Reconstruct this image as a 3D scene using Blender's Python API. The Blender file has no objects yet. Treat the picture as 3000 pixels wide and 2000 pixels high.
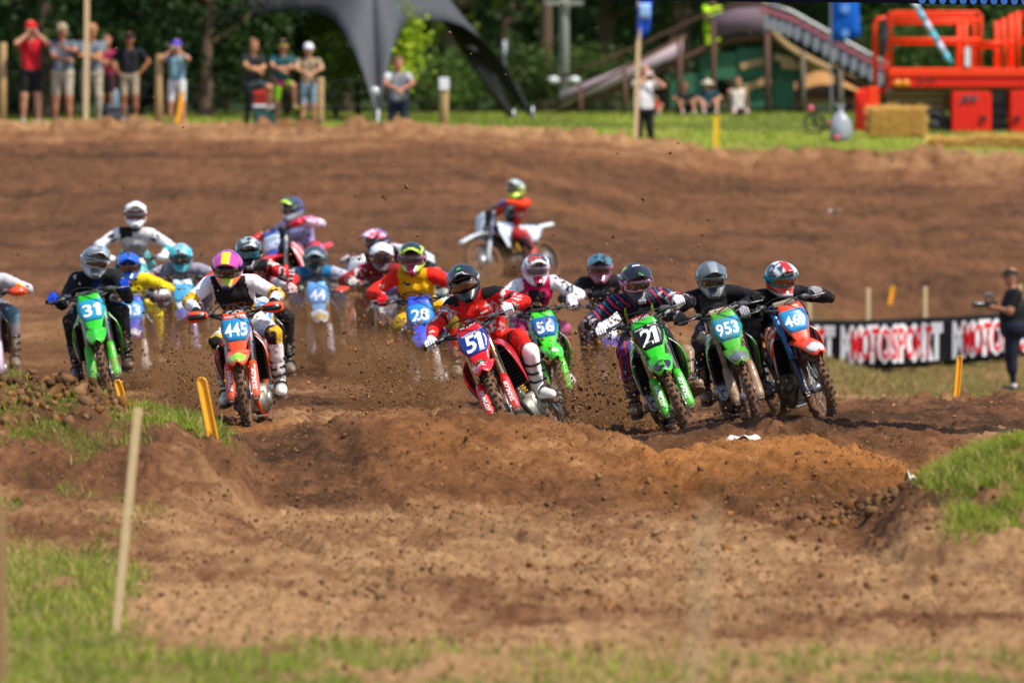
import bpy, math, random
import numpy as np
from mathutils import Vector, Matrix
from mathutils.bvhtree import BVHTree

random.seed(7)
rng = np.random.default_rng(7)
S = bpy.context.scene
COL = S.collection
R = math.radians

# ------------------------------------------------------------------ camera
FPX, HZ, CZ = 20000.0, 650.0, 1.73       # focal length in pixels of the 3000 px wide picture, horizon row, eye height
PITCH = math.atan((1000 - HZ) / FPX)
camd = bpy.data.cameras.new('camera')
camd.lens, camd.sensor_width = 240.0, 36.0
camd.clip_start, camd.clip_end = 0.5, 3000
camd.dof.use_dof = True
camd.dof.focus_distance = FPX / 362
camd.dof.aperture_fstop = 2.75
cam = bpy.data.objects.new('camera', camd)
COL.objects.link(cam)
cam.location = (0, 0, CZ)
cam.rotation_euler = (math.pi / 2 - PITCH, 0, 0)
S.camera = cam
CP, SP = math.cos(PITCH), math.sin(PITCH)

# ------------------------------------------------------------------ light
SUN_DIR = Vector((0.46, -0.30, 0.835)).normalized()
W = bpy.data.worlds.new('World')
S.world = W
W.use_nodes = True
nt = W.node_tree
sky = nt.nodes.new('ShaderNodeTexSky')
sky.sky_type = 'NISHITA'
sky.sun_disc = False
sky.sun_elevation = math.asin(SUN_DIR.z)
sky.sun_rotation = math.atan2(SUN_DIR.x, SUN_DIR.y)
sky.air_density = 1.0
sky.dust_density = 1.2
bg = nt.nodes['Background']
nt.links.new(sky.outputs['Color'], bg.inputs['Color'])
bg.inputs['Strength'].default_value = 0.135
sund = bpy.data.lights.new('sun', 'SUN')
sund.energy = 4.0
sund.angle = R(0.5)
sund.color = (1.0, 0.93, 0.81)
suno = bpy.data.objects.new('sun', sund)
suno.rotation_euler = SUN_DIR.to_track_quat('Z', 'Y').to_euler()
COL.objects.link(suno)
S.view_settings.view_transform = 'Standard'
S.view_settings.look = 'None'
S.view_settings.gamma = 1.0
S.view_settings.exposure = 0.58
S.view_settings.use_curve_mapping = False
S.render.engine = 'CYCLES'
S.cycles.use_denoising = True
S.cycles.max_bounces = 6
S.cycles.transparent_max_bounces = 8


def P(px, py, s):
    """world point seen at pixel (px, py) of the 3000 x 2000 photograph where one metre spans s pixels"""
    d = FPX / s
    r, u = (px - 1500) / s, (1000 - py) / s
    return Vector((r, u * SP + d * CP, CZ + u * CP - d * SP))


def proj(p):
    x, y, z = p[0], p[1], p[2] - CZ
    d = y * CP - z * SP
    u = y * SP + z * CP
    s = FPX / d
    return 1500 + x * s, 1000 - u * s, s


# ------------------------------------------------------------------ objects
def link(o):
    COL.objects.link(o)
    return o


def tag(o, label=None, cat=None, group=None, kind=None):
    if label: o['label'] = label
    if cat: o['category'] = cat
    if group: o['group'] = group
    if kind: o['kind'] = kind
    return o


def empty(name, M=None):
    o = bpy.data.objects.new(name, None)
    o.empty_display_size = 0.2
    if M is not None: o.matrix_world = M
    return link(o)


class MB:
    """collects polygons for one mesh"""
    def __init__(self):
        self.v, self.f, self.m, self.sm = [], [], [], []

    def add(self, vs, fs, m=0, smooth=True, M=None):
        b = len(self.v)
        if M is not None: vs = [M @ Vector(p) for p in vs]
        self.v.extend(tuple(p) for p in vs)
        self.f.extend(tuple(i + b for i in f) for f in fs)
        self.m.extend([m] * len(fs))
        self.sm.extend([smooth] * len(fs))
        return self

    def box(self, c, size, m=0, rot=None, ch=0.0):
        sx, sy, sz = (a / 2 for a in size)
        M = Matrix.Translation(c) @ (rot.to_4x4() if rot is not None else Matrix())
        if ch <= 0:
            vs = [(x, y, z) for z in (-sz, sz) for y in (-sy, sy) for x in (-sx, sx)]
            fs = [(0, 2, 3, 1), (4, 5, 7, 6), (0, 1, 5, 4), (2, 6, 7, 3), (0, 4, 6, 2), (1, 3, 7, 5)]
            return self.add(vs, fs, m, False, M)
        ring = []
        prof = [(-sz, ch), (-sz + ch, 0), (sz - ch, 0), (sz, ch)]
        vs, fs = [], []
        for z, i in prof:
            ax, ay = sx - i, sy - i
            k = ch * .8
            vs += [(ax - k, -ay, z), (ax, -ay + k, z), (ax, ay - k, z), (ax - k, ay, z),
                   (-ax + k, ay, z), (-ax, ay - k, z), (-ax, -ay + k, z), (-ax + k, -ay, z)]
        for r in range(3):
            for i in range(8):
                j = (i + 1) % 8
                fs.append((r * 8 + i, r * 8 + j, r * 8 + 8 + j, r * 8 + 8 + i))
        fs.append(tuple(range(7, -1, -1)))
        fs.append(tuple(range(24, 32)))
        return self.add(vs, fs, m, False, M)

    def tube(self, pts, rad, n=8, m=0, caps=True, smooth=True):
        pts = [Vector(p) for p in pts]
        if not hasattr(rad, '__len__'): rad = [rad] * len(pts)
        vs, fs = [], []
        up = None
        for i, p in enumerate(pts):
            a = pts[max(i - 1, 0)]
            b = pts[min(i + 1, len(pts) - 1)]
            t = (b - a)
            if t.length < 1e-9: t = Vector((0, 0, 1))
            t.normalize()
            if up is None:
                up = t.orthogonal().normalized()
            else:
                up = up - t * up.dot(t)
                up = up.normalized() if up.length > 1e-6 else t.orthogonal().normalized()
            w = t.cross(up)
            for k in range(n):
                an = 2 * math.pi * k / n
                vs.append(p + (up * math.cos(an) + w * math.sin(an)) * rad[i])
        for i in range(len(pts) - 1):
            for k in range(n):
                l = (k + 1) % n
                fs.append((i * n + k, i * n + l, (i + 1) * n + l, (i + 1) * n + k))
        if caps:
            fs.append(tuple(range(n - 1, -1, -1)))
            b = (len(pts) - 1) * n
            fs.append(tuple(range(b, b + n)))
        return self.add(vs, fs, m, smooth)

    def capsule(self, a, b, ra, rb, n=12, m=0):
        a, b = Vector(a), Vector(b)
        t = (b - a)
        L = t.length
        t = t.normalized() if L > 1e-6 else Vector((0, 0, 1))
        pts, rad = [], []
        for k in range(5):
            an = math.pi / 2 * (k + .12) / 4.24
            pts.append(a - t * ra * math.cos(an)); rad.append(ra * math.sin(an))
        for k in range(5):
            an = math.pi / 2 * (4 - k + .12) / 4.24
            pts.append(b + t * rb * math.cos(an)); rad.append(rb * math.sin(an))
        return self.tube(pts, rad, n, m)

    def ell(self, c, r, m=0, nu=16, nv=10, M=None):
        if not hasattr(r, '__len__'): r = (r, r, r)
        vs, fs = [], []
        for j in range(nv + 1):
            e = -math.pi / 2 + math.pi * (j if 0 < j < nv else (0.02 if j == 0 else nv - .02)) / nv
            for i in range(nu):
                a = 2 * math.pi * i / nu
                vs.append((c[0] + r[0] * math.cos(e) * math.cos(a), c[1] + r[1] * math.cos(e) * math.sin(a), c[2] + r[2] * math.sin(e)))
        for j in range(nv):
            for i in range(nu):
                k = (i + 1) % nu
                fs.append((j * nu + i, j * nu + k, (j + 1) * nu + k, (j + 1) * nu + i))
        fs.append(tuple(range(nu - 1, -1, -1)))
        fs.append(tuple(range(nv * nu, nv * nu + nu)))
        return self.add(vs, fs, m, True, M)

    def torus(self, c, Rr, rx, rr, nu=40, nv=10, m=0, axis='X'):
        """ring about the X axis: Rr major radius, rr radial half thickness, rx half width"""
        vs, fs = [], []
        for i in range(nu):
            a = 2 * math.pi * i / nu
            for j in range(nv):
                b = 2 * math.pi * j / nv
                q = Rr + rr * math.cos(b)
                vs.append((c[0] + rx * math.sin(b), c[1] + q * math.cos(a), c[2] + q * math.sin(a)))
        for i in range(nu):
            for j in range(nv):
                k, l = (i + 1) % nu, (j + 1) % nv
                fs.append((i * nv + j, i * nv + l, k * nv + l, k * nv + j))
        return self.add(vs, fs, m)

    def sheet(self, grid, th, m=0, m2=None):
        """closed thin shell over a grid of points (rows of equal length)"""
        nv, nu = len(grid), len(grid[0])
        g = np.array([[tuple(p) for p in r] for r in grid], float)
        du = np.gradient(g, axis=1); dv = np.gradient(g, axis=0)
        n = np.cross(du, dv)
        ln = np.linalg.norm(n, axis=2, keepdims=True); ln[ln < 1e-9] = 1
        n = n / ln
        top = (g + n * th / 2).reshape(-1, 3); bot = (g - n * th / 2).reshape(-1, 3)
        N = nu * nv
        vs = [tuple(p) for p in top] + [tuple(p) for p in bot]
        f1, f2, f3 = [], [], []
        for j in range(nv - 1):
            for i in range(nu - 1):
                a = j * nu + i
                f1.append((a, a + 1, a + nu + 1, a + nu))
                f2.append((N + a, N + a + nu, N + a + nu + 1, N + a + 1))
        edge = [j * nu for j in range(nv)], [j * nu + nu - 1 for j in range(nv)], list(range(nu)), [(nv - 1) * nu + i for i in range(nu)]
        for e, fl in zip(edge, (0, 1, 1, 0)):
            for p, q in zip(e[:-1], e[1:]):
                f3.append((p, q, q + N, p + N) if fl == 0 else (q, p, p + N, q + N))
        b = len(self.v)
        self.add(vs, f1 + f3, m)
        self.f.extend(tuple(i + b for i in f) for f in f2)
        self.m.extend([m if m2 is None else m2] * len(f2)); self.sm.extend([True] * len(f2))
        return self

    def mesh(self, name):
        me = bpy.data.meshes.new(name)
        me.from_pydata(self.v, [], self.f)
        me.polygons.foreach_set('material_index', self.m)
        me.polygons.foreach_set('use_smooth', self.sm)
        me.update()
        return me

    def build(self, name, mats, parent=None, M=None, **kw):
        return obj(name, self.mesh(name), mats, parent, M, **kw)


def obj(name, me, mats, parent=None, M=None, label=None, cat=None, group=None, kind=None):
    if not isinstance(mats, (list, tuple)): mats = [mats]
    o = bpy.data.objects.new(name, me)
    link(o)
    while len(me.materials) < len(mats): me.materials.append(None)
    for i, mt in enumerate(mats):
        if me.materials[i] is None and me.users <= 1:
            me.materials[i] = mt
        elif me.materials[i] != mt:
            o.material_slots[i].link = 'OBJECT'
            o.material_slots[i].material = mt
    if parent is not None: o.parent = parent
    if M is not None: o.matrix_basis = M
    return tag(o, label, cat, group, kind)


def np_mesh(name, V, F, smooth=True):
    """mesh from numpy: V (n,3), F (m,k)"""
    me = bpy.data.meshes.new(name)
    V = np.ascontiguousarray(V, np.float32); F = np.ascontiguousarray(F, np.int32)
    k = F.shape[1]
    me.vertices.add(len(V)); me.vertices.foreach_set('co', V.ravel())
    me.loops.add(F.size); me.loops.foreach_set('vertex_index', F.ravel())
    me.polygons.add(len(F)); me.polygons.foreach_set('loop_start', np.arange(0, F.size, k, dtype=np.int32))
    me.polygons.foreach_set('use_smooth', np.full(len(F), smooth))
    me.update(calc_edges=True)
    return me


def set_col(me, C, name='Col'):
    a = me.color_attributes.new(name, 'FLOAT_COLOR', 'POINT')
    C = np.asarray(C, np.float32)
    if C.shape[1] == 3: C = np.hstack([C, np.ones((len(C), 1), np.float32)])
    a.data.foreach_set('color', C.ravel())


# ------------------------------------------------------------------ colours and materials
def hexc(h, k=1.0):
    h = h.lstrip('#')
    c = [int(h[i:i + 2], 16) / 255 for i in (0, 2, 4)]
    return tuple(k * (x / 12.92 if x <= .04045 else ((x + .055) / 1.055) ** 2.4) for x in c)


MUD = hexc('#7a563a')
_mats = {}


def mat(color, rough=.5, metal=0.0, dirt=0.15, bump=0.0, scale=25.0, coat=0.0, spec=.5, attr=None, key=None, trans=0.0, dirtc=None, graphic=None, lowmud=0.0):
    """procedural surface: base colour (or the mesh's own garment colours), uneven tone, patches of dried mud, grain"""
    if isinstance(color, str): color = hexc(color)
    k = (tuple(round(c, 4) for c in color), rough, metal, dirt, bump, scale, coat, spec, attr, trans, dirtc, graphic, lowmud)
    if k in _mats: return _mats[k]
    m = bpy.data.materials.new(key or 'surface')
    m.use_nodes = True
    t = m.node_tree
    b = t.nodes['Principled BSDF']
    L = t.links.new
    tc = t.nodes.new('ShaderNodeTexCoord')
    n1 = t.nodes.new('ShaderNodeTexNoise'); n1.inputs['Scale'].default_value = scale; n1.inputs['Detail'].default_value = 6; n1.inputs['Roughness'].default_value = .65
    L(tc.outputs['Object'], n1.inputs['Vector'])
    if attr:
        src = t.nodes.new('ShaderNodeVertexColor'); src.layer_name = attr
        base = src.outputs['Color']
    else:
        rgb = t.nodes.new('ShaderNodeRGB'); rgb.outputs[0].default_value = (*color, 1)
        base = rgb.outputs[0]
    hv = t.nodes.new('ShaderNodeMixRGB'); hv.blend_type = 'MULTIPLY'; hv.inputs['Fac'].default_value = 1
    mr = t.nodes.new('ShaderNodeMapRange'); mr.inputs['From Min'].default_value = .3; mr.inputs['From Max'].default_value = .7
    mr.inputs['To Min'].default_value = .86; mr.inputs['To Max'].default_value = 1.08
    L(n1.outputs['Fac'], mr.inputs['Value'])
    L(base, hv.inputs['Color1']); L(mr.outputs[0], hv.inputs['Color2'])
    out = hv.outputs[0]
    if graphic:
        gc, gs, gt = graphic
        gm = t.nodes.new('ShaderNodeMapping'); gm.inputs['Rotation'].default_value = (.6, .3, .4); gm.inputs['Location'].default_value = (.13, .07, .21)
        gw = t.nodes.new('ShaderNodeTexWave'); gw.inputs['Scale'].default_value = gs; gw.inputs['Distortion'].default_value = 2.2; gw.inputs['Detail'].default_value = 0; gw.bands_direction = 'DIAGONAL'
        L(tc.outputs['Object'], gm.inputs['Vector']); L(gm.outputs[0], gw.inputs['Vector'])
        gr = t.nodes.new('ShaderNodeMapRange'); gr.inputs['From Min'].default_value = gt; gr.inputs['From Max'].default_value = gt + .02
        L(gw.outputs['Fac'], gr.inputs['Value'])
        gx = t.nodes.new('ShaderNodeMixRGB'); gx.inputs['Color2'].default_value = (*hexc(gc), 1)
        L(gr.outputs[0], gx.inputs['Fac']); L(out, gx.inputs['Color1'])
        out = gx.outputs[0]
    if dirt > 0:
        n2 = t.nodes.new('ShaderNodeTexNoise'); n2.inputs['Scale'].default_value = scale * .45; n2.inputs['Detail'].default_value = 8; n2.inputs['Roughness'].default_value = .75
        mp = t.nodes.new('ShaderNodeMapping'); mp.inputs['Location'].default_value = (3.1, 7.7, 1.3)
        L(tc.outputs['Object'], mp.inputs['Vector']); L(mp.outputs[0], n2.inputs['Vector'])
        ra = t.nodes.new('ShaderNodeMapRange')
        ra.inputs['From Min'].default_value = .68 - .38 * dirt; ra.inputs['From Max'].default_value = .80 - .25 * dirt
        ra.inputs['To Max'].default_value = min(1, .55 + dirt * .5)
        src = n2.outputs['Fac']
        if lowmud > 0:
            sx = t.nodes.new('ShaderNodeSeparateXYZ'); L(tc.outputs['Object'], sx.inputs[0])
            lr = t.nodes.new('ShaderNodeMapRange'); lr.inputs['From Min'].default_value = .95; lr.inputs['From Max'].default_value = .30; lr.inputs['To Max'].default_value = .16 * lowmud
            L(sx.outputs['Z'], lr.inputs['Value'])
            ad = t.nodes.new('ShaderNodeMath'); ad.operation = 'ADD'; L(src, ad.inputs[0]); L(lr.outputs[0], ad.inputs[1]); src = ad.outputs[0]
        L(src, ra.inputs['Value'])
        mx = t.nodes.new('ShaderNodeMixRGB'); mx.inputs['Color2'].default_value = (*(dirtc or MUD), 1)
        L(ra.outputs[0], mx.inputs['Fac']); L(out, mx.inputs['Color1'])
        out = mx.outputs[0]
        rr = t.nodes.new('ShaderNodeMapRange'); rr.inputs['To Min'].default_value = rough; rr.inputs['To Max'].default_value = .9
        L(ra.outputs[0], rr.inputs['Value']); L(rr.outputs[0], b.inputs['Roughness'])
    else:
        b.inputs['Roughness'].default_value = rough
    L(out, b.inputs['Base Color'])
    b.inputs['Metallic'].default_value = metal
    b.inputs['Specular IOR Level'].default_value = spec
    b.inputs['Coat Weight'].default_value = coat
    b.inputs['Coat Roughness'].default_value = .08
    if trans > 0:
        tr = t.nodes.new('ShaderNodeBsdfTranslucent'); L(out, tr.inputs['Color'])
        ms = t.nodes.new('ShaderNodeMixShader'); ms.inputs['Fac'].default_value = trans
        L(b.outputs[0], ms.inputs[1]); L(tr.outputs[0], ms.inputs[2])
        L(ms.outputs[0], t.nodes['Material Output'].inputs['Surface'])
    if bump > 0:
        bp = t.nodes.new('ShaderNodeBump'); bp.inputs['Strength'].default_value = .6; bp.inputs['Distance'].default_value = bump
        n3 = t.nodes.new('ShaderNodeTexNoise'); n3.inputs['Scale'].default_value = scale * 2.2; n3.inputs['Detail'].default_value = 5
        L(tc.outputs['Object'], n3.inputs['Vector']); L(n3.outputs['Fac'], bp.inputs['Height']); L(bp.outputs[0], b.inputs['Normal'])
    _mats[k] = m
    return m


def plastic(c, dirt=.12, graphic=None, lowmud=0.0): return mat(c, .32, 0, dirt, 0, 22, .25, graphic=graphic, lowmud=lowmud)
def cloth(c, dirt=.05): return mat(c, .85, 0, dirt, .003, 30, 0, .2)


BLACKP = mat('#16161a', .45, 0, .18, 0, 22)
BLACKR = mat('#1b1a1a', .75, 0, .25, .002, 60)
SILVER = mat('#a9abad', .38, .85, .25, 0, 30)
DARKM = mat('#3a3a3c', .45, .7, .3, 0, 30)
MUDM = mat('#6b4a31', .95, 0, .5, .006, 45, dirtc=hexc('#42301f'))
WHITEP = plastic('#e6e6e4', .08)
DULLW = plastic('#d5d3cd', .3)

# ------------------------------------------------------------------ lettering
_txt = {}


def text_geo(s, bold=.03, shear=0.0, res=2):
    """triangulated outline of a word, centred, height of a capital = 1"""
    k = (s, bold, shear, res)
    if k in _txt: return _txt[k]
    if '1' in s and s.isdigit():      # figures set one by one, with a plain block 1
        Vs, Fs, x, n = [], [], 0.0, 0
        for ch in s:
            if ch == '1':
                V = np.array([(.13, -.5, 0), (.37, -.5, 0), (.37, .5, 0), (.17, .5, 0), (0, .34, 0), (0, .16, 0), (.13, .24, 0)], float)
                V[:, 0] += shear * (V[:, 1] + .5)
                F = [(0, 1, 2, 3, 6), (6, 3, 4, 5)]
            else:
                V, F = text_geo(ch, bold, shear, res)
                V = V.copy()
            V[:, 0] += x - V[:, 0].min()
            x = V[:, 0].max() + .09 - shear * .9
            Vs.append(V); Fs += [tuple(i + n for i in f) for f in F]; n += len(V)
        V = np.vstack(Vs); V[:, 0] -= (V[:, 0].min() + V[:, 0].max()) / 2
        _txt[k] = (V, Fs)
        return _txt[k]
    c = bpy.data.curves.new('lettering', 'FONT')
    c.body = s; c.offset = bold; c.shear = shear; c.resolution_u = res; c.extrude = 0.0; c.fill_mode = 'FRONT'
    o = link(bpy.data.objects.new('lettering_outline', c))
    dg = bpy.context.evaluated_depsgraph_get()
    me = bpy.data.meshes.new_from_object(o.evaluated_get(dg))
    V = np.array([v.co[:] for v in me.vertices]).reshape(-1, 3)
    me.calc_loop_triangles()
    F = [tuple(t.vertices) for t in me.loop_triangles]
    bpy.data.objects.remove(o); bpy.data.curves.remove(c); bpy.data.meshes.remove(me)
    lo, hi = V.min(0), V.max(0)
    V = (V - (lo + hi) / 2) / (hi[1] - lo[1])
    V[:, 2] = 0
    _txt[k] = (V, F)
    return _txt[k]


def letter(mb, s, h, w, fn, bold=.03, shear=0.0, th=.002, m=0, cx=0.0, cy=0.0, rot=0.0):
    """write s into mb: fn(x, y, z) maps flat lettering onto the surface, z is proud of it"""
    V, F = text_geo(s, bold, shear)
    V = V.copy()
    cw = V[:, 0].max() - V[:, 0].min()
    sx = w / cw if w else h
    x, y = V[:, 0] * sx, V[:, 1] * h
    c, sn = math.cos(rot), math.sin(rot)
    X, Y = cx + x * c - y * sn, cy + x * sn + y * c
    top = [fn(a, b, th) for a, b in zip(X, Y)]
    mb.add(top, F, m, False)
    return mb

# ================================================================== MOTOCROSS BIKE (faces -Y, X is image right when yaw = 0)
SA = math.atan2(.446, .895)
AXV = Vector((0, math.sin(SA), math.cos(SA)))          # steering axis, up and back
HEADP = Vector((0, -.40, 1.0))                         # a point on the steering axis
PLC = Vector((0, -.575, 1.015)); PLU = Vector((0, .40, .9165)); PLN = Vector((0, -.9165, .40))


def fork(x, t): return Vector((x, -.715, .345)) + AXV * t
def plate_pt(x, h, off=0.0): return PLC + Vector((x, 0, 0)) + PLU * h + PLN * (off - 1.6 * x * x)


def arc3(a, b, c, n=7):
    """smooth curve through three points"""
    a, b, c = Vector(a), Vector(b), Vector(c)
    q = b * 2 - (a + c) / 2
    return [a * (1 - t) ** 2 + q * 2 * t * (1 - t) + c * t * t for t in [i / (n - 1) for i in range(n)]]


def poly(pts, n=4):
    """Catmull-Rom through the points"""
    P_ = [Vector(p) for p in pts]
    P_ = [P_[0] * 2 - P_[1]] + P_ + [P_[-1] * 2 - P_[-2]]
    out = []
    for i in range(1, len(P_) - 2):
        for k in range(n):
            t = k / n
            a, b, c, d = P_[i - 1:i + 3]
            out.append(.5 * ((2 * b) + (c - a) * t + (2 * a - 5 * b + 4 * c - d) * t * t + (3 * b - a - 3 * c + d) * t ** 3))
    out.append(P_[-2])
    return out


def tyre_mesh(Rad, w, name):
    mb = MB()
    mb.torus((0, 0, 0), Rad - .052, w * .40, .042, 44, 10, 0)
    rn = random.Random(5)
    rows = 38
    for i in range(rows):
        a = 2 * math.pi * i / rows
        pat = (-.30, .30) if i % 2 else (-.86, 0.0, .86)
        for q in pat:
            b = q * 1.15
            aa = a + rn.uniform(-.012, .012)
            M = Matrix.Rotation(-aa, 4, 'X') @ Matrix.Translation((0, Rad - .052, 0)) @ Matrix.Rotation(-b, 4, 'Z') @ Matrix.Translation((0, .046, 0))
            # knob: slab standing out along +Y
            sx, sy, sz = w * .105, .010, .0135
            if abs(q) > .8: sy = .007
            k = .72
            vs = [(-sx, -sy, -sz), (sx, -sy, -sz), (sx, -sy, sz), (-sx, -sy, sz), (-sx * k, sy, -sz * k), (sx * k, sy, -sz * k), (sx * k, sy, sz * k), (-sx * k, sy, sz * k)]
            fs = [(0, 1, 5, 4), (1, 2, 6, 5), (2, 3, 7, 6), (3, 0, 4, 7), (4, 5, 6, 7)]
            mb.add(vs, fs, 1, False, M)
    return mb.mesh(name)


def wheel_mesh(Rr, name):
    mb = MB()
    mb.tube([(-.06, 0, 0), (-.05, 0, 0), (.05, 0, 0), (.06, 0, 0)], [.03, .042, .042, .03], 14)
    for i in range(32):
        a = 2 * math.pi * i / 32
        sd = -1 if i % 2 else 1
        b = a + (.35 if i % 4 < 2 else -.35)
        mb.tube([(sd * .04, .04 * math.cos(a), .04 * math.sin(a)), (0, Rr * math.cos(b), Rr * math.sin(b))], .0022, 4, caps=False)
    mb.tube([(.065, 0, 0), (.069, 0, 0)], [.12, .12], 24, 0)      # brake disc
    mb.tube([(-.13, 0, 0), (.13, 0, 0)], .012, 8)
    return mb.mesh(name)


def rim_mesh(Rr, name):
    mb = MB(); mb.torus((0, 0, 0), Rr, .024, .013, 44, 8)
    return mb.mesh(name)


def grid_between(rows, nu=5, nv=5):
    """rows: list of (front, mid, back) points top to bottom -> refined grid"""
    R_ = [arc3(*r, n=nu) for r in rows]
    cols = [poly([R_[j][i] for j in range(len(R_))], nv) for i in range(nu)]
    return [[cols[i][j] for i in range(nu)] for j in range(len(cols[0]))]


def mirror_grid(g): return [[Vector((-p.x, p.y, p.z)) for p in r][::-1] for r in g]


BIKE = []    # name, mesh, material keys, steers with the bars, parent name


def part(name, me, keys, steer=False, parent=None, M=None): BIKE.append((name, me, keys, steer, parent, M))


def build_bike_parts():
    # wheels
    TF, TR = Matrix.Translation((0, -.74, .345)), Matrix.Translation((0, .74, .335))
    part('front_wheel', wheel_mesh(.285, 'front_wheel'), ['hub'], True, None, TF)
    part('tyre', tyre_mesh(.345, .106, 'front_tyre'), ['tyre', 'knob'], True, 'front_wheel')
    part('rim', rim_mesh(.282, 'front_rim'), ['rim'], True, 'front_wheel')
    part('rear_wheel', wheel_mesh(.255, 'rear_wheel'), ['hub'], False, None, TR)
    part('tyre', tyre_mesh(.335, .128, 'rear_tyre'), ['tyre', 'knob'], False, 'rear_wheel')
    part('rim', rim_mesh(.255, 'rear_rim'), ['rim'], False, 'rear_wheel')
    # forks, guards
    for sd in (-1, 1):
        mb = MB()
        x = sd * .105
        mb.tube([fork(x, .24), fork(x, .62), fork(x, .63), fork(x, .90), fork(x, .915)], [.0235, .0235, .029, .029, .022], 14, 0)
        part('fork_tube', mb.mesh('fork_tube'), ['fork'], True)
        mb = MB()
        mb.tube([fork(x, .02), fork(x, .26)], .025, 10, 1)
        mb.box(fork(x, -.005) + Vector((0, .0, .0)), (.05, .075, .10), 1, Matrix.Rotation(-SA, 3, 'X'), .012)
        mb.box(fork(x, -.055) + Vector((0, -.01, .0)), (.045, .05, .035), 1, Matrix.Rotation(-SA, 3, 'X'), .01)
        part('fork_leg', mb.mesh('fork_leg'), ['fork', 'lug'], True, None, None)
        g = []
        for k in range(9):
            t = -.055 + .36 * k / 8
            hw = (.034, .040, .042, .042, .041, .040, .039, .037, .029)[k]
            row = []
            for i in range(9):
                a = -2.0 + 4.0 * i / 8
                n = Vector((0, -math.cos(SA), math.sin(SA)))
                row.append(fork(x, t) + Vector((hw * math.sin(a), 0, 0)) + n * (hw * .85 * math.cos(a) + .006))
            g.append(row)
        mb = MB(); mb.sheet(g, .005)
        part('fork_guard', mb.mesh('fork_guard'), ['guard'], True)
        mb = MB()
        n = Vector((0, -math.cos(SA), math.sin(SA)))
        def onguard(u, v, z, x=x, n=n):
            a = v / .040
            return fork(x, .125 + u) + Vector((.043 * math.sin(a), 0, 0)) + n * (.0365 * math.cos(a) + .009)
        letter(mb, 'DUNLOP', .034, .20, lambda u, v, z: onguard(-u if sd < 0 else u, v if sd < 0 else -v, z), .05)
        part('lettering', mb.mesh('guard_lettering'), ['guard_text'], True, 'fork_guard')
    mb = MB()
    mb.box(fork(0, .60) + Vector((0, .02, 0)), (.27, .075, .045), 0, Matrix.Rotation(-SA, 3, 'X'), .014)
    mb.box(fork(0, .84) + Vector((0, .02, 0)), (.27, .075, .035), 0, Matrix.Rotation(-SA, 3, 'X'), .012)
    mb.tube([fork(0, .56) + Vector((0, .035, 0)), fork(0, .86) + Vector((0, .035, 0))], .026, 10)
    part('triple_clamp', mb.mesh('triple_clamp'), ['black'], True)
    # front fender
    ys = (-.26, -.38, -.52, -.66, -.80, -.92, -1.0, -1.045)
    hw = (.060, .082, .098, .104, .100, .088, .068, .040)
    zz = (.815, .838, .852, .850, .826, .790, .758, .737)
    g = []
    for y, w, z in zip(ys, hw, zz):
        g.append([(w * u, y + .02 * abs(u) ** 2, z - .034 * abs(u) ** 2.2 + (.010 if abs(u) < .3 else 0)) for u in (-1, -.8, -.55, -.3, -.12, .12, .3, .55, .8, 1)])
    mb = MB(); mb.sheet(g, .007)
    part('front_fender', mb.mesh('front_fender'), ['fender'], True)
    global fend
    def fend(x, y, off=.007):
        i = max(j for j in range(len(ys)) if ys[j] >= y or j == 0); i = min(i, len(ys) - 2)
        t = (y - ys[i]) / (ys[i + 1] - ys[i]); w = hw[i] + (hw[i + 1] - hw[i]) * t; z = zz[i] + (zz[i + 1] - zz[i]) * t
        u = x / w
        return Vector((x, y + .02 * u * u, z - .034 * abs(u) ** 2.2 + (.010 if abs(u) < .3 else 0) + off))
    g = []
    for k in range(6):
        y = -.88 - .145 * k / 5
        w = (.075, .078, .074, .066, .054, .036)[k]
        g.append([fend(w * u, y, .008) for u in (-1, -.75, -.5, -.25, 0, .25, .5, .75, 1)])
    mb = MB(); mb.sheet(g, .003)
    part('fender_decal', mb.mesh('fender_decal'), ['fender_tip'], True, 'front_fender')
    # number plate: shield in the bike's colour, background panel
    hs = (.150, .135, .07, .0, -.07, -.125, -.17, -.205)
    ws = (.098, .108, .128, .132, .108, .085, .074, .060)
    mb = MB(); mb.sheet([[plate_pt(w * u, h + (.02 * abs(u) if h > .14 else 0)) for u in (-1, -.7, -.35, 0, .35, .7, 1)] for h, w in zip(hs, ws)], .008)
    part('number_plate', mb.mesh('number_plate'), ['plate'], True)
    hs = (.105, .07, .0, -.06, -.105)
    ws = (.113, .122, .126, .104, .078)
    mb = MB(); mb.sheet([[plate_pt(w * u, h, .006) for u in (-1, -.7, -.35, 0, .35, .7, 1)] for h, w in zip(hs, ws)], .003)
    part('plate_background', mb.mesh('plate_background'), ['plate_bg'], True, 'number_plate')
    # bars
    mb = MB()
    mb.tube(poly([(-.405, -.285, 1.168), (-.25, -.315, 1.170), (-.12, -.385, 1.125), (0, -.388, 1.120), (.12, -.385, 1.125), (.25, -.315, 1.170), (.405, -.285, 1.168)], 4), .014, 10, 0)
    mb.tube([(-.175, -.352, 1.158), (.175, -.352, 1.158)], .009, 8)
    for x in (-.05, .05): mb.box((x, -.388, 1.105), (.035, .05, .06), 0, None, .008)
    part('handlebar', mb.mesh('handlebar'), ['bar'], True)
    mb = MB(); mb.box((0, -.362, 1.168), (.21, .048, .052), 0, None, .014)
    part('bar_pad', mb.mesh('bar_pad'), ['pad'], True, 'handlebar')
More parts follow.
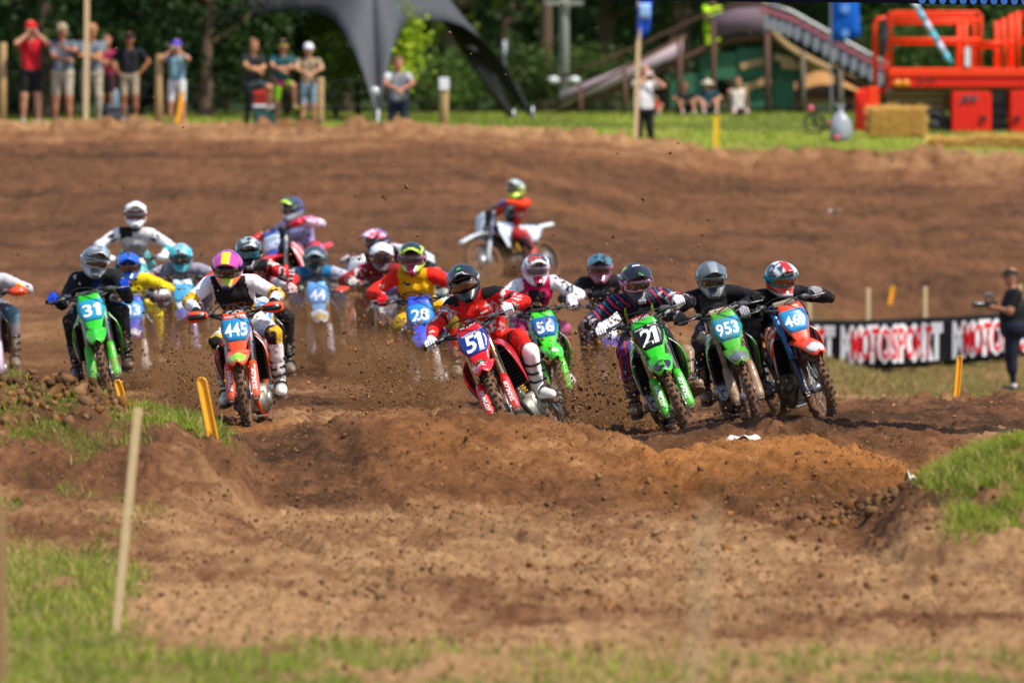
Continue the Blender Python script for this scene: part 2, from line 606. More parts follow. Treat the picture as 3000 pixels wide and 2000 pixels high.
    for sd in (-1, 1):
        mb = MB(); mb.tube([(sd * .275, -.311, 1.170), (sd * .28, -.310, 1.170), (sd * .40, -.286, 1.168), (sd * .412, -.284, 1.168)], [.028, .0185, .0185, .022], 12)
        part('grip', mb.mesh('grip'), ['grip'], True, 'handlebar')
        mb = MB()
        mb.box((sd * .235, -.335, 1.170), (.045, .045, .04), 0, None, .01)
        mb.box((sd * .20, -.365, 1.182), (.065, .05, .035), 0, None, .01)
        mb.tube(poly([(sd * .215, -.375, 1.170), (sd * .27, -.405, 1.165), (sd * .345, -.385, 1.160), (sd * .385, -.378, 1.158)], 3), [.007] * 9 + [.010], 7)
        part('brake_lever' if sd < 0 else 'clutch_lever', mb.mesh('lever'), ['lever'], True, 'handlebar')
    mb = MB()
    mb.tube(poly([(-.20, -.37, 1.18), (-.10, -.48, 1.235), (.06, -.56, 1.20), (.135, -.545, 1.05), (.14, -.50, .92), fork(.135, .42), fork(.135, .1)], 5), .006, 6)
    mb.tube(poly([(.20, -.37, 1.18), (.10, -.46, 1.20), (-.02, -.47, 1.17), (-.10, -.42, 1.06), (-.13, -.30, .95)], 4), .0055, 6)
    part('cable', mb.mesh('cable'), ['black'], True, 'handlebar')
    # shrouds and radiators
    for sd in (-1, 1):
        g = grid_between([((.105, -.33, .985), (.135, -.17, .985), (.125, .0, .96)),
                          ((.200, -.43, .875), (.180, -.20, .90), (.150, .02, .90)),
                          ((.228, -.44, .765), (.205, -.22, .79), (.165, -.02, .83)),
                          ((.222, -.37, .640), (.205, -.24, .67), (.170, -.10, .75)),
                          ((.200, -.29, .545), (.195, -.24, .58), (.175, -.17, .66))], 6, 3)
        if sd < 0: g = mirror_grid(g)
        mb = MB(); mb.sheet(g, .007)
        part('radiator_shroud', mb.mesh('radiator_shroud'), ['shroud'])
        mb = MB()
        mb.box((sd * .135, -.255, .725), (.105, .03, .34), 0, None, .006)
        for k in range(11): mb.box((sd * .135, -.292, .575 + .03 * k), (.115, .036, .006), 0, Matrix.Rotation(.5, 3, 'X'))
        for k in (-1, 1): mb.box((sd * .135 + k * .056, -.285, .725), (.008, .05, .35), 0)
        part('radiator', mb.mesh('radiator'), ['black'])
        g = grid_between([((.125, .14, .93), (.125, .40, .93), (.095, .66, .93)),
                          ((.150, .16, .82), (.160, .40, .80), (.125, .68, .86)),
                          ((.150, .22, .70), (.165, .42, .66), (.130, .60, .76))], 5, 3)
        if sd < 0: g = mirror_grid(g)
        mb = MB(); mb.sheet(g, .006)
        part('side_panel', mb.mesh('side_panel'), ['side'])
        mb = MB(); mb.box((sd * .235, .165, .385), (.10, .05, .025), 0, None, .005)
        for k in range(4): mb.box((sd * (.20 + .023 * k), .165, .402), (.005, .05, .012), 0)
        mb.tube([(sd * .13, .17, .40), (sd * .20, .165, .39)], .014, 8)
        part('footpeg', mb.mesh('footpeg'), ['lug'])
    # tank, seat, rear fender
    mb = MB(); mb.ell((0, -.10, .90), (.125, .24, .115))
    mb.tube([(0, -.17, 1.0), (0, -.17, 1.035)], .04, 12)
    part('fuel_tank', mb.mesh('fuel_tank'), ['tank'])
    g = []
    for y, w, z in ((-.08, .045, 1.015), (.05, .07, .99), (.2, .085, .965), (.4, .095, .965), (.55, .085, .985), (.66, .06, .995)):
        g.append([(w * 1.15, y, z - .075), (w, y, z - .02), (w * .6, y, z), (0, y, z + .006), (-w * .6, y, z), (-w, y, z - .02), (-w * 1.15, y, z - .075)])
    mb = MB(); mb.sheet(g, .03)
    part('seat', mb.mesh('seat'), ['seat'])
    g = []
    for y, w, z in ((.52, .10, .935), (.66, .105, .955), (.80, .10, .975), (.94, .09, .995), (1.05, .075, 1.01), (1.11, .045, 1.018)):
        g.append([(w * u, y, z - .055 * abs(u) ** 2) for u in (1, .75, .4, 0, -.4, -.75, -1)])
    mb = MB(); mb.sheet(g, .008)
    part('rear_fender', mb.mesh('rear_fender'), ['rear'])
    # frame
    mb = MB()
    for sd in (-1, 1):
        mb.tube(poly([(sd * .02, -.33, .93), (sd * .09, -.15, .86), (sd * .115, .08, .66), (sd * .11, .15, .42), (sd * .09, .12, .27)], 3), .024, 8)
        mb.tube(poly([(sd * .02, -.36, .86), (sd * .035, -.30, .62), (sd * .06, -.20, .36), (sd * .085, -.08, .25), (sd * .09, .12, .25)], 3), .020, 8)
        mb.tube([(sd * .09, .10, .80), (sd * .07, .62, .90)], .014, 7)
        mb.tube([(sd * .10, .18, .50), (sd * .07, .55, .84)], .012, 7)
    mb.tube([(0, -.41, 1.02), (0, -.34, .84)], .036, 12)
    part('frame', mb.mesh('frame'), ['frame'])
    mb = MB()
    for sd in (-1, 1):
        mb.tube(poly([(sd * .10, .12, .42), (sd * .115, .40, .41), (sd * .105, .72, .34), (sd * .105, .79, .335)], 3), [.032] * 6 + [.026] * 4, 8)
        mb.box((sd * .105, .755, .335), (.03, .09, .06), 0, None, .01)
    mb.box((0, .20, .425), (.20, .06, .05), 0, None, .01)
    part('swingarm', mb.mesh('swingarm'), ['lug'])
    mb = MB()
    mb.tube([(-.15, .03, .40), (-.145, .03, .40), (.135, .03, .40), (.14, .03, .40)], [.10, .125, .125, .10], 20, 0)
    mb.tube([(-.13, -.10, .37), (.12, -.10, .37)], [.095, .095], 18, 0)
    mb.tube([(-.165, -.06, .40), (-.12, -.06, .40)], [.075, .085], 18, 0)
    mb.tube([(.165, .0, .38), (.12, .0, .38)], [.065, .08], 18, 0)
    for k in range(7): mb.box((0, -.10 - .012 * k, .50 + .028 * k), (.15, .15, .016), 0, Matrix.Rotation(-.35, 3, 'X'), .004)
    mb.box((0, -.175, .71), (.14, .15, .07), 0, Matrix.Rotation(-.35, 3, 'X'), .015)
    mb.box((0, -.02, .245), (.20, .34, .02), 0, None, .006)
    part('engine', mb.mesh('engine'), ['engine'])
    mb = MB()
    mb.tube(poly([(-.03, -.25, .66), (-.06, -.33, .56), (-.10, -.30, .42), (-.14, -.16, .40), (-.15, .02, .52), (-.14, .20, .66), (-.13, .34, .72)], 4), .019, 10)
    mb.tube([(-.13, .33, .715), (-.13, .36, .725), (-.135, .70, .80), (-.135, .72, .805)], [.025, .048, .048, .03], 12)
    part('exhaust', mb.mesh('exhaust'), ['exhaust'])
    mb = MB(); mb.tube([(0, .10, .74), (0, .22, .46)], [.03, .03], 10)
    for k in range(7):
        t = .2 + .1 * k
        c = Vector((0, .10 + .12 * t, .74 - .28 * t))
        mb.tube([c + Vector((.042 * math.cos(a), .042 * math.sin(a) * .92, .042 * math.sin(a) * .4)) for a in [2 * math.pi * i / 14 for i in range(15)]], .007, 6)
    part('shock', mb.mesh('shock'), ['shock'])
    # optional hand guards
    for sd in (-1, 1):
        g = []
        for k in range(7):
            x = .235 + .19 * k / 6
            y = -.415 - .028 * math.sin(math.pi * k / 6) + (.04 if k == 6 else 0)
            hh = (.022, .034, .044, .048, .048, .042, .026)[k]
            g.append([(sd * x, y + .02 * abs(u), 1.168 + hh * u) for u in (-1, -.6, 0, .6, 1)])
        mb = MB(); mb.sheet(g, .008)
        for u in (.03, -.03): mb.tube([(sd * .225, -.335, 1.17), (sd * .25, -.41, 1.168 + u * .3)], .010, 6)
        part('handguard', mb.mesh('handguard'), ['handguard'], True)
        g2 = [[Vector((sd * (.25 + .16 * k / 6), -.424 - .028 * math.sin(math.pi * (k + .4) / 6.6), 1.165 + .024 * u * (1 if k < 6 else .5))) for u in (-1, 0, 1)] for k in range(7)]
        mb = MB(); mb.sheet(g2, .003)
        part('handguard_decal', mb.mesh('handguard_decal'), ['handguard_decal'], True, 'handguard')


build_bike_parts()


def steer_matrix(deg):
    return Matrix.Translation(HEADP) @ Matrix.Rotation(R(deg), 4, AXV) @ Matrix.Translation(-HEADP)


def solve_bike(sp):
    yaw, st, pit = R(sp['yaw']), sp.get('steer', 0), R(sp.get('pitch', 0))
    MS = steer_matrix(st)
    cp = sp.setdefault('comp', .07)
    pl, ct = MS @ PLC, MS @ (Vector((0, -.74, 0.0)) + AXV * cp)
    s = sp['s']
    lean = R(sp.get('lean', 5))
    loc = P(*sp['wheel'], s)
    for _ in range(60):
        M = Matrix.Translation(loc) @ Matrix.Rotation(yaw, 4, 'Z') @ Matrix.Rotation(-lean, 4, 'Y') @ Matrix.Rotation(-pit, 4, 'X')
        a, b, sa = proj(M @ pl); c, d, sc = proj(M @ ct)
        if 'lean' in sp:
            loc.x += (sp['plate'][0] - a) / s * .7
        else:
            loc.x += (sp['wheel'][0] - c) / s * .7
            lean += -((sp['plate'][0] - a) - (sp['wheel'][0] - c)) / s * .6
        loc.z -= (sp['plate'][1] - b) / s * .7
        loc.y += (FPX / s - FPX / sa) * .7
    sp['lean_r'] = lean
    sp['M'], sp['MS'] = M, MS
    sp['contact'] = [M @ ct, M @ Vector((0, .74, cp))]
    return M


def bike_palette(sp):
    d = dict(hub=SILVER, tyre=MUDM, knob=mat('#2a221d', .9, 0, .45, .003, 50), rim=mat('#222326', .4, .6, .35, 0, 40), fork=SILVER, lug=mat('#8f8c86', .4, .8, .45, 0, 40),
             black=BLACKP, bar=DARKM, pad=BLACKP, grip=BLACKR, lever=mat('#77777a', .4, .8, .2, 0, 40), seat=BLACKR, tank=BLACKP, frame=DARKM,
             engine=mat('#9a978f', .45, .75, .45, 0, 25), exhaust=mat('#8d8880', .35, .9, .3, 0, 20), shock=mat('#c9a227', .4, .3, .4), guard_text=WHITEP)
    c = sp['colour']
    di = sp.get('dirt', .12)
    body = plastic(c, di + .12, None, 1.3)
    for k in ('fender', 'plate', 'side', 'guard', 'rear'): d[k] = body
    g = sp.get('graphic', '#e8e8e8')
    d['shroud'] = d['side'] = plastic(c, di, (g, 3.4, .72), 1.3)
    d['fender_tip'] = body
    d['plate_bg'] = plastic(sp.get('plate_bg', '#1f8fc9'), di * .6)
    d['number'] = plastic(sp.get('number_c', '#f2f2ee'), di * .5)
    for k, v in sp.get('pal', {}).items():
        d[k] = v if not isinstance(v, str) else plastic(v, di)
    d.setdefault('handguard', body); d.setdefault('handguard_decal', d['handguard'])
    return d


def make_bike(sp):
    root = empty('motocross_bike', sp['M'])
    tag(root, sp['bike_label'], 'motocross bike', 'motocross bikes racing through the turn')
    pal = bike_palette(sp)
    last = {}
    DN = Matrix.Translation(AXV * sp['comp'])
    PIV = Matrix.Translation((0, .12, .42))
    SW = PIV @ Matrix.Rotation(sp['comp'] / .62, 4, 'X') @ PIV.inverted()
    for name, me, keys, steer, par, M in BIKE:
        if name.startswith('handguard') and not sp.get('guards'): continue
        if name == 'lettering' and not sp.get('dunlop'): continue
        if name == 'fender_decal' and 'fender_tip' not in sp.get('pal', {}): continue
        o = obj(name, me, [pal[k] for k in keys])
        if par:
            o.parent = last[par]
            if M is not None: o.matrix_basis = M
        else:
            o.parent = root
            B = M if M is not None else Matrix()
            if name in ('front_wheel', 'fork_leg', 'fork_guard'): B = DN @ B
            if name in ('rear_wheel', 'swingarm'): B = SW @ B
            o.matrix_basis = (sp['MS'] @ B) if steer else B
        last[name] = o
    num = sp.get('num')
    if num:
        mb = MB()
        w = {1: .08, 2: .165, 3: .195}[len(num)]
        letter(mb, num, sp.get('num_h', .128), w, lambda x, y, z: plate_pt(x, y, .0095), .022, sp.get('shear', .0))
        mb.build('number', pal['number'], last['number_plate'])
    if sp.get('plate_text'):
        for txt, mt, h, w, cx, cy in sp['plate_text']:
            mb = MB()
            letter(mb, txt, h, w, lambda x, y, z: plate_pt(x, y, .0100), .04, .15, cx=cx, cy=cy)
            mb.build('lettering', mt, last['number_plate'])
    if sp.get('pad_text'):
        mb = MB()
        letter(mb, sp['pad_text'], .032, .15, lambda x, y, z: Vector((x, -.3885, 1.168 + y)), .05)
        mb.build('lettering', sp.get('pad_text_m', WHITEP), last['handlebar'])
    if sp.get('fender_mark'):
        sp['fender_mark'](last['front_fender'])
    return root

# ================================================================== PEOPLE
def ik(a, c, la, lb, pole):
    a, c = Vector(a), Vector(c)
    d = c - a
    L = min(d.length, (la + lb) * .995)
    L = max(L, abs(la - lb) * 1.02 + .01)
    u = d.normalized()
    x = (la * la - lb * lb + L * L) / (2 * L)
    h = math.sqrt(max(la * la - x * x, 0))
    p = Vector(pole) - u * Vector(pole).dot(u)
    p = p.normalized() if p.length > 1e-6 else u.orthogonal().normalized()
    return a + u * x + p * h


TMP = bpy.data.scenes.new('workbench')


def merged(mb, voxel, smooth=4, fac=.5):
    """one continuous skin round overlapping limbs"""
    me = mb.mesh('limbs')
    o = bpy.data.objects.new('limbs', me)
    TMP.collection.objects.link(o)
    r = o.modifiers.new('r', 'REMESH'); r.mode = 'VOXEL'; r.voxel_size = voxel; r.use_smooth_shade = True
    if smooth:
        sm = o.modifiers.new('s', 'SMOOTH'); sm.factor = fac; sm.iterations = smooth
    vl = TMP.view_layers[0]
    vl.update()
    dg = vl.depsgraph
    dg.update()
    out = bpy.data.meshes.new_from_object(o.evaluated_get(dg))
    bpy.data.objects.remove(o); bpy.data.meshes.remove(me)
    out.polygons.foreach_set('use_smooth', [True] * len(out.polygons))
    return out


def verts_np(me):
    V = np.empty(len(me.vertices) * 3, np.float32); me.vertices.foreach_get('co', V)
    return V.reshape(-1, 3)


def norms_np(me):
    V = np.empty(len(me.vertices) * 3, np.float32); me.vertices.foreach_get('normal', V)
    return V.reshape(-1, 3)


def hashn(ix, iy, iz, seed):
    h = (ix * 374761393 + iy * 668265263 + iz * 1274126177 + seed * 974711) & 0xffffffff
    h = ((h ^ (h >> 13)) * 1103515245) & 0xffffffff
    h = ((h ^ (h >> 16)) * 2246822519) & 0xffffffff
    return ((h ^ (h >> 15)) & 0xffff).astype(np.float32) / 65535.0


def vnoise(x, y, z=None, seed=0):
    """smooth value noise 0..1 (numpy)"""
    x = np.asarray(x, np.float64); y = np.asarray(y, np.float64); z = np.zeros_like(x) if z is None else np.asarray(z, np.float64)
    fx, fy, fz = np.floor(x), np.floor(y), np.floor(z)
    ix, iy, iz = fx.astype(np.int64), fy.astype(np.int64), fz.astype(np.int64)
    u, v, w = x - fx, y - fy, z - fz
    u = u * u * (3 - 2 * u); v = v * v * (3 - 2 * v)
    def plane(k):
        a = hashn(ix, iy, iz + k, seed); b = hashn(ix + 1, iy, iz + k, seed); c = hashn(ix, iy + 1, iz + k, seed); d = hashn(ix + 1, iy + 1, iz + k, seed)
        return (a * (1 - u) + b * u) * (1 - v) + (c * (1 - u) + d * u) * v
    p0 = plane(0)
    if not np.any(w): return p0
    w = w * w * (3 - 2 * w)
    return p0 * (1 - w) + plane(1) * w


def fbm(x, y, z=None, oct=4, seed=0, gain=.5):
    s, a, t = 0, 1, 0
    for o in range(oct):
        s = s + a * vnoise(x * 2 ** o + 17.3 * o, y * 2 ** o - 9.1 * o, None if z is None else z * 2 ** o, seed + o)
        t += a; a *= gain
    return s / t


SKIN = hexc('#c08a6a')


class Body:
    """bones with thickness; becomes one skin, coloured by garment"""
    def __init__(self): self.b = []

    def bone(self, a, b, ra, rb, reg, sd=0, t0=0.0, t1=1.0): self.b.append((Vector(a), Vector(b), ra, rb, reg, sd, t0, t1))

    def mesh(self, origin, voxel, frame, colour, wrinkle=.004, smooth=4):
        mb = MB()
        for a, b, ra, rb in [q[:4] for q in self.b]: mb.capsule(a - origin, b - origin, ra, rb, 14)
        me = merged(mb, voxel, smooth)
        V = verts_np(me); N = norms_np(me)
        best = np.full(len(V), 1e9); reg = np.zeros(len(V), int); tt = np.zeros(len(V)); side = np.zeros(len(V))
        for i, (a, b, ra, rb, rg, sd, t0, t1) in enumerate(self.b):
            a = np.array(a - origin); b = np.array(b - origin)
            d = b - a; L2 = max(d @ d, 1e-8)
            t = np.clip(((V - a) @ d) / L2, 0, 1)
            q = a + t[:, None] * d
            dist = np.linalg.norm(V - q, axis=1) - (ra + (rb - ra) * t)
            k = dist < best
            best[k] = dist[k]; reg[k] = i; tt[k] = t0 + (t1 - t0) * t[k]; side[k] = sd
        names = np.array([x[4] for x in self.b])[reg]
        O, X, Y, Z = (np.array(v) for v in frame)
        lo = V + np.array(origin) - O
        loc = np.stack([lo @ X, lo @ Y, lo @ Z], 1)      # lateral, forward, up the spine
        C = colour(names, tt, side, loc, V, N)
        if wrinkle:
            garment = ~np.isin(names, ('skin', 'head', 'hand'))
            n = fbm(V[:, 0] * 17, V[:, 1] * 17, V[:, 2] * 12, 2, 3) - .5
            rd = np.abs(fbm(V[:, 0] * 11 + V[:, 2] * 7, V[:, 1] * 11, V[:, 2] * 15 - V[:, 0] * 6, 2, 13) - .5) * 2
            V2 = V + N * ((n * wrinkle * 3.2 + (.22 - rd) * wrinkle * 2.6) * garment)[:, None]
            me.vertices.foreach_set('co', V2.astype(np.float32).ravel())
        me.update()
        set_col(me, C)
        return me


# ---------------------------------------------------------------- helmets (face -Y, centre 0)
def sstep(a, b, x):
    t = np.clip((np.asarray(x, float) - a) / (b - a), 0, 1)
    return t * t * (3 - 2 * t)


def helm_pts(az, el):
    """outer shell; az 0 = forward, el up (radians)"""
    d = np.stack([np.sin(az) * np.cos(el), -np.cos(az) * np.cos(el), np.sin(el)], -1)
    p = d * np.array([.128, .152, .145])
    ad, ed = np.degrees(np.abs(az)), np.degrees(el)
    wc = (1 - sstep(35, 95, ad)) * sstep(-80, -46, ed) * (1 - sstep(-40, -16, ed))
    p[..., 1] -= .078 * wc * np.clip(np.cos(az), 0, 1)
    p[..., 2] -= .018 * wc
    p[..., 0] *= 1 - .10 * wc
    we = (1 - sstep(52, 66, ad)) * sstep(-22, -15, ed) * (1 - sstep(20, 26, ed))
    p *= (1 - .13 * we)[..., None]
    p[..., 2] = np.maximum(p[..., 2], -.150)
    return p, we


def helmet_mesh():
    nu, nv = 64, 44
    az = np.linspace(-math.pi, math.pi, nu, endpoint=False); el = np.linspace(-math.pi / 2 + .12, math.pi / 2 - .01, nv)
    A, E = np.meshgrid(az, el)
    p, we = helm_pts(A, E)
    V = p.reshape(-1, 3)
    F = [(j * nu + i, j * nu + (i + 1) % nu, (j + 1) * nu + (i + 1) % nu, (j + 1) * nu + i) for j in range(nv - 1) for i in range(nu)]
    me = np_mesh('helmet', V, np.array(F))
    return V, F, A.ravel(), E.ravel(), we.ravel()


HEL = helmet_mesh()


def patch(a0, a1, e0, e1, k, n=14, m=5, taper=0):
    g = []
    for j in range(m):
        row = []
        for i in range(n):
            u = -1 + 2 * i / (n - 1)
            a = R(a0 + (a1 - a0) * i / (n - 1)); v = j / (m - 1)
            lo = e0 + 3.5 * max(0, 1 - (u / .22) ** 2) + taper * u * u; hi = e1 - taper * u * u
            e = R(lo + (hi - lo) * v)
            row.append(Vector((math.sin(a) * math.cos(e) * .128 * k, -math.cos(a) * math.cos(e) * .152 * k, math.sin(e) * .145 * k)))
        g.append(row)
    return g


def goggle_meshes():
    f = MB(); f.sheet(patch(-60, 60, -19, 21, .955, 18, 7, 3), .012)
    l = MB(); l.sheet(patch(-50, 50, -11, 14, 1.005, 18, 7, 3), .004)
    s = MB()
    for sd in (-1, 1):
        g = []
        for j in range(3):
            g.append([Vector((sd * math.sin(R(a)) * .132, -math.cos(R(a)) * .156, .014 + .016 * (j - 1))) for a in range(56, 181, 12)])
        s.sheet(g, .004)
    ch = MB()
    ch.box((0, -.218, -.098), (.062, .02, .040), 0, Matrix.Rotation(.35, 3, 'X'), .008)
    for k in range(4): ch.box((-.021 + .014 * k, -.229, -.098), (.004, .006, .034), 0, Matrix.Rotation(.35, 3, 'X'))
    return f.mesh('goggle_frame'), l.mesh('goggle_lens'), s.mesh('goggle_strap'), ch.mesh('chin_vent')


GOG = goggle_meshes()


def peak_pt(u, v, off=0.0):
    """u across -1..1, v from the forehead 0 to the tip 1"""
    w = .118 - .022 * v + .004 * math.sin(v * 3)
    y = -.045 - .185 * v + .035 * abs(u) ** 2.2 * (v + .2)
    z = .146 - .005 * v - .030 * v * v - .055 * abs(u) ** 2.3 + (.007 if abs(u) < .3 else 0)
    return Vector((w * u, y, z + off))


def peak_mesh():
    mb = MB(); mb.sheet([[peak_pt(u / 8, v / 7) for u in range(8, -9, -1)] for v in range(8)], .007)
    me = mb.mesh('helmet_peak')
    return me


PEAK = peak_mesh()


def helmet_colours(h):
    V, F, A, E, we = HEL
    ad, ed = np.degrees(np.abs(A)), np.degrees(E)
    n = len(V)
    c = lambda x: np.array(hexc(x))
    C = np.tile(c(h['shell']), (n, 1))
    pt = h.get('pattern')
    if pt:
        k, c2 = pt[0], c(pt[1])
        q = fbm(V[:, 0] * 22 + 5, V[:, 1] * 22, V[:, 2] * 22, 2, h.get('seed', 1))
        if k == 'blotch': m = q > .52
        elif k == 'stripe': m = (np.abs(V[:, 0]) < .028) & (ed > 5)
        elif k == 'sides': m = (np.abs(V[:, 0]) > .062) & (np.abs(V[:, 0]) < .1) & (ed > 10)
        elif k == 'top': m = ed > 28
        C[m] = c2
        if len(pt) > 2:
            q2 = fbm(V[:, 0] * 30, V[:, 1] * 30 + 9, V[:, 2] * 30, 2, h.get('seed', 1) + 8)
            C[(q2 > .57) & m] = c(pt[2])
    jaw = (ed < -14)
    C[jaw] = c(h.get('jaw', h['shell']))
    if 'jaw2' in h:
        band = jaw & (ed > -34) & (ad < 100)
        C[band] = c(h['jaw2'])
    if 'jaw3' in h:
        C[jaw & (ad < 24) & (ed > -40)] = c(h['jaw3'])
    C[we > .5] = c('#101012')
    return C


def helmet_part(parent, M, h, det):
    V, F, A, E, we = HEL
    me = np_mesh('helmet', V, np.array(F))
    set_col(me, helmet_colours(h))
    sh = obj('helmet', me, mat((1, 1, 1), h.get('rough', .22), 0, h.get('dirt', .06), 0, 18, .5, attr='Col'), parent, M)
    pk = PEAK if 'peak_pattern' not in h else PEAK.copy()
    if 'peak_pattern' in h:
        VV = verts_np(pk)
        C = np.tile(hexc(h['peak']), (len(VV), 1))
        kind, c2 = h['peak_pattern'][:2]
        q = fbm(VV[:, 0] * 26, VV[:, 1] * 26, VV[:, 2] * 10, 2, h.get('seed', 1))
        if kind == 'blotch': m = q > .5
        elif kind == 'rim': m = (VV[:, 1] < -.19) | (np.abs(VV[:, 0]) > .088)
        elif kind == 'mid': m = np.abs(VV[:, 0]) < .034
        elif kind == 'half': m = VV[:, 1] < -.17
        C[m] = hexc(c2)
        if len(h['peak_pattern']) > 2: C[(fbm(VV[:, 0] * 33 + 4, VV[:, 1] * 33, None, 2, 5) > .55) & ~m] = hexc(h['peak_pattern'][2])
        set_col(pk, C)
        obj('helmet_peak', pk, mat((1, 1, 1), .25, 0, .06, 0, 18, .4, attr='Col'), sh)
    else:
        obj('helmet_peak', pk, plastic(h['peak'], h.get('dirt', .06)), sh)
    obj('goggle_frame', GOG[0], plastic(h.get('goggle', '#15151a'), .08), sh)
    obj('goggle_lens', GOG[1], mat(h.get('lens', '#2a1a12'), .06, 0, .0, 0, 20, 1.0, 1.0), sh)
    obj('goggle_strap', GOG[2], cloth(h.get('strap', h.get('goggle', '#15151a'))), sh)
    obj('chin_vent', GOG[3], plastic(h.get('vent', '#18181a'), .1), sh)
    if det and h.get('marks'):
        for fn in h['marks']: fn(sh)
    return sh


# ---------------------------------------------------------------- boots and gloves
def boot_meshes():
    mb = MB()
    mb.capsule((0, .015, .0), (0, .02, .17), .054, .066, 14); mb.capsule((0, .02, .17), (0, .012, .30), .066, .074, 14)
    mb.capsule((0, .030, -.035), (0, -.10, -.052), .052, .050, 14); mb.capsule((0, -.10, -.052), (0, -.185, -.060), .049, .040, 14)
    mb.capsule((.016, -.06, -.058), (.014, -.17, -.062), .044, .036, 12); mb.capsule((-.016, -.06, -.058), (-.014, -.17, -.062), .044, .036, 12)
    mb.capsule((0, .05, -.06), (0, -.02, -.02), .045, .05, 12)
    mb.capsule((0, -.052, .10), (0, -.048, .27), .030, .034, 10)
    b = merged(mb, .011, 3)
    b.name = 'boot'
    so = MB()
    out = [(.040, .092), (.050, .03), (.046, -.05), (.054, -.13), (.046, -.20), (.02, -.232), (-.02, -.232), (-.046, -.20), (-.054, -.13), (-.046, -.05), (-.050, .03), (-.040, .092)]
    n = len(out)
    vs = [(x, y, -.098) for x, y in out] + [(x, y, -.118) for x, y in out]
    so.add(vs, [tuple(range(n - 1, -1, -1)), tuple(range(n, 2 * n))] + [(i, (i + 1) % n, n + (i + 1) % n, n + i) for i in range(n)], 0, False)
    bu = MB()
    for z, r in ((.06, .067), (.13, .074), (.20, .079)):
        pts = [Vector((r * .92 * math.sin(a), .016 - (r + .018) * math.cos(a), z + .012 * math.sin(a * 2))) for a in [R(q) for q in range(-110, 111, 20)]]
        bu.sheet([[p + Vector((0, 0, -.010)) for p in pts], [p + Vector((0, 0, .010)) for p in pts]], .006)
        bu.box((.062, -.03, z), (.014, .03, .026), 0, Matrix.Rotation(.6, 3, 'Z'), .004)
    bu.sheet([[Vector((.058 * math.sin(a), -.085 + .01 * q - .01 * math.cos(a), -.035 + .052 * math.cos(a) - .012 * q)) for a in [R(k) for k in range(-90, 91, 20)]] for q in (-1, 1)], .006)
    return b, so.mesh('sole'), bu.mesh('buckle')


BOOT = boot_meshes()


def glove_mesh():
    """hand closed round a bar that runs along X through the origin; wrist behind (+Y)"""
    mb = MB()
    mb.capsule((0, .085, .030), (0, .035, .034), .030, .030, 12)
    for x in (-.024, 0, .024): mb.capsule((x * .8, .070, .030), (x, .018, .036), .019, .017, 10)
    for i, x in enumerate((-.033, -.011, .011, .032)):
        L = (.95, 1.08, 1.0, .82)[i]
        prev = Vector((x, .016, .038))
        for k, an in enumerate((118, 172, 238)):
            an = 90 + (an - 90) * L
            q = Vector((x * (1 - .04 * k), math.cos(R(an)) * .033, math.sin(R(an)) * .033))
            r = (.0118, .0108, .0098)[k]
            mb.capsule(prev, q, r + .0007, r, 10)
            prev = q
    # thumb leaves the inner side of the palm and closes below the bar
    mb.capsule((-.030, .062, .022), (-.048, .030, .0), .015, .0125, 10)
    mb.capsule((-.048, .030, .0), (-.040, .004, -.030), .0125, .0105, 10)
    me = mb.mesh('glove')
    return me


GLOVE = glove_mesh()


def basis(o, x, y, z):
    M = Matrix.Identity(4)
    for i, v in enumerate((x, y, z)):
        for r in range(3): M[r][i] = v[r]
    M.translation = o
    return M


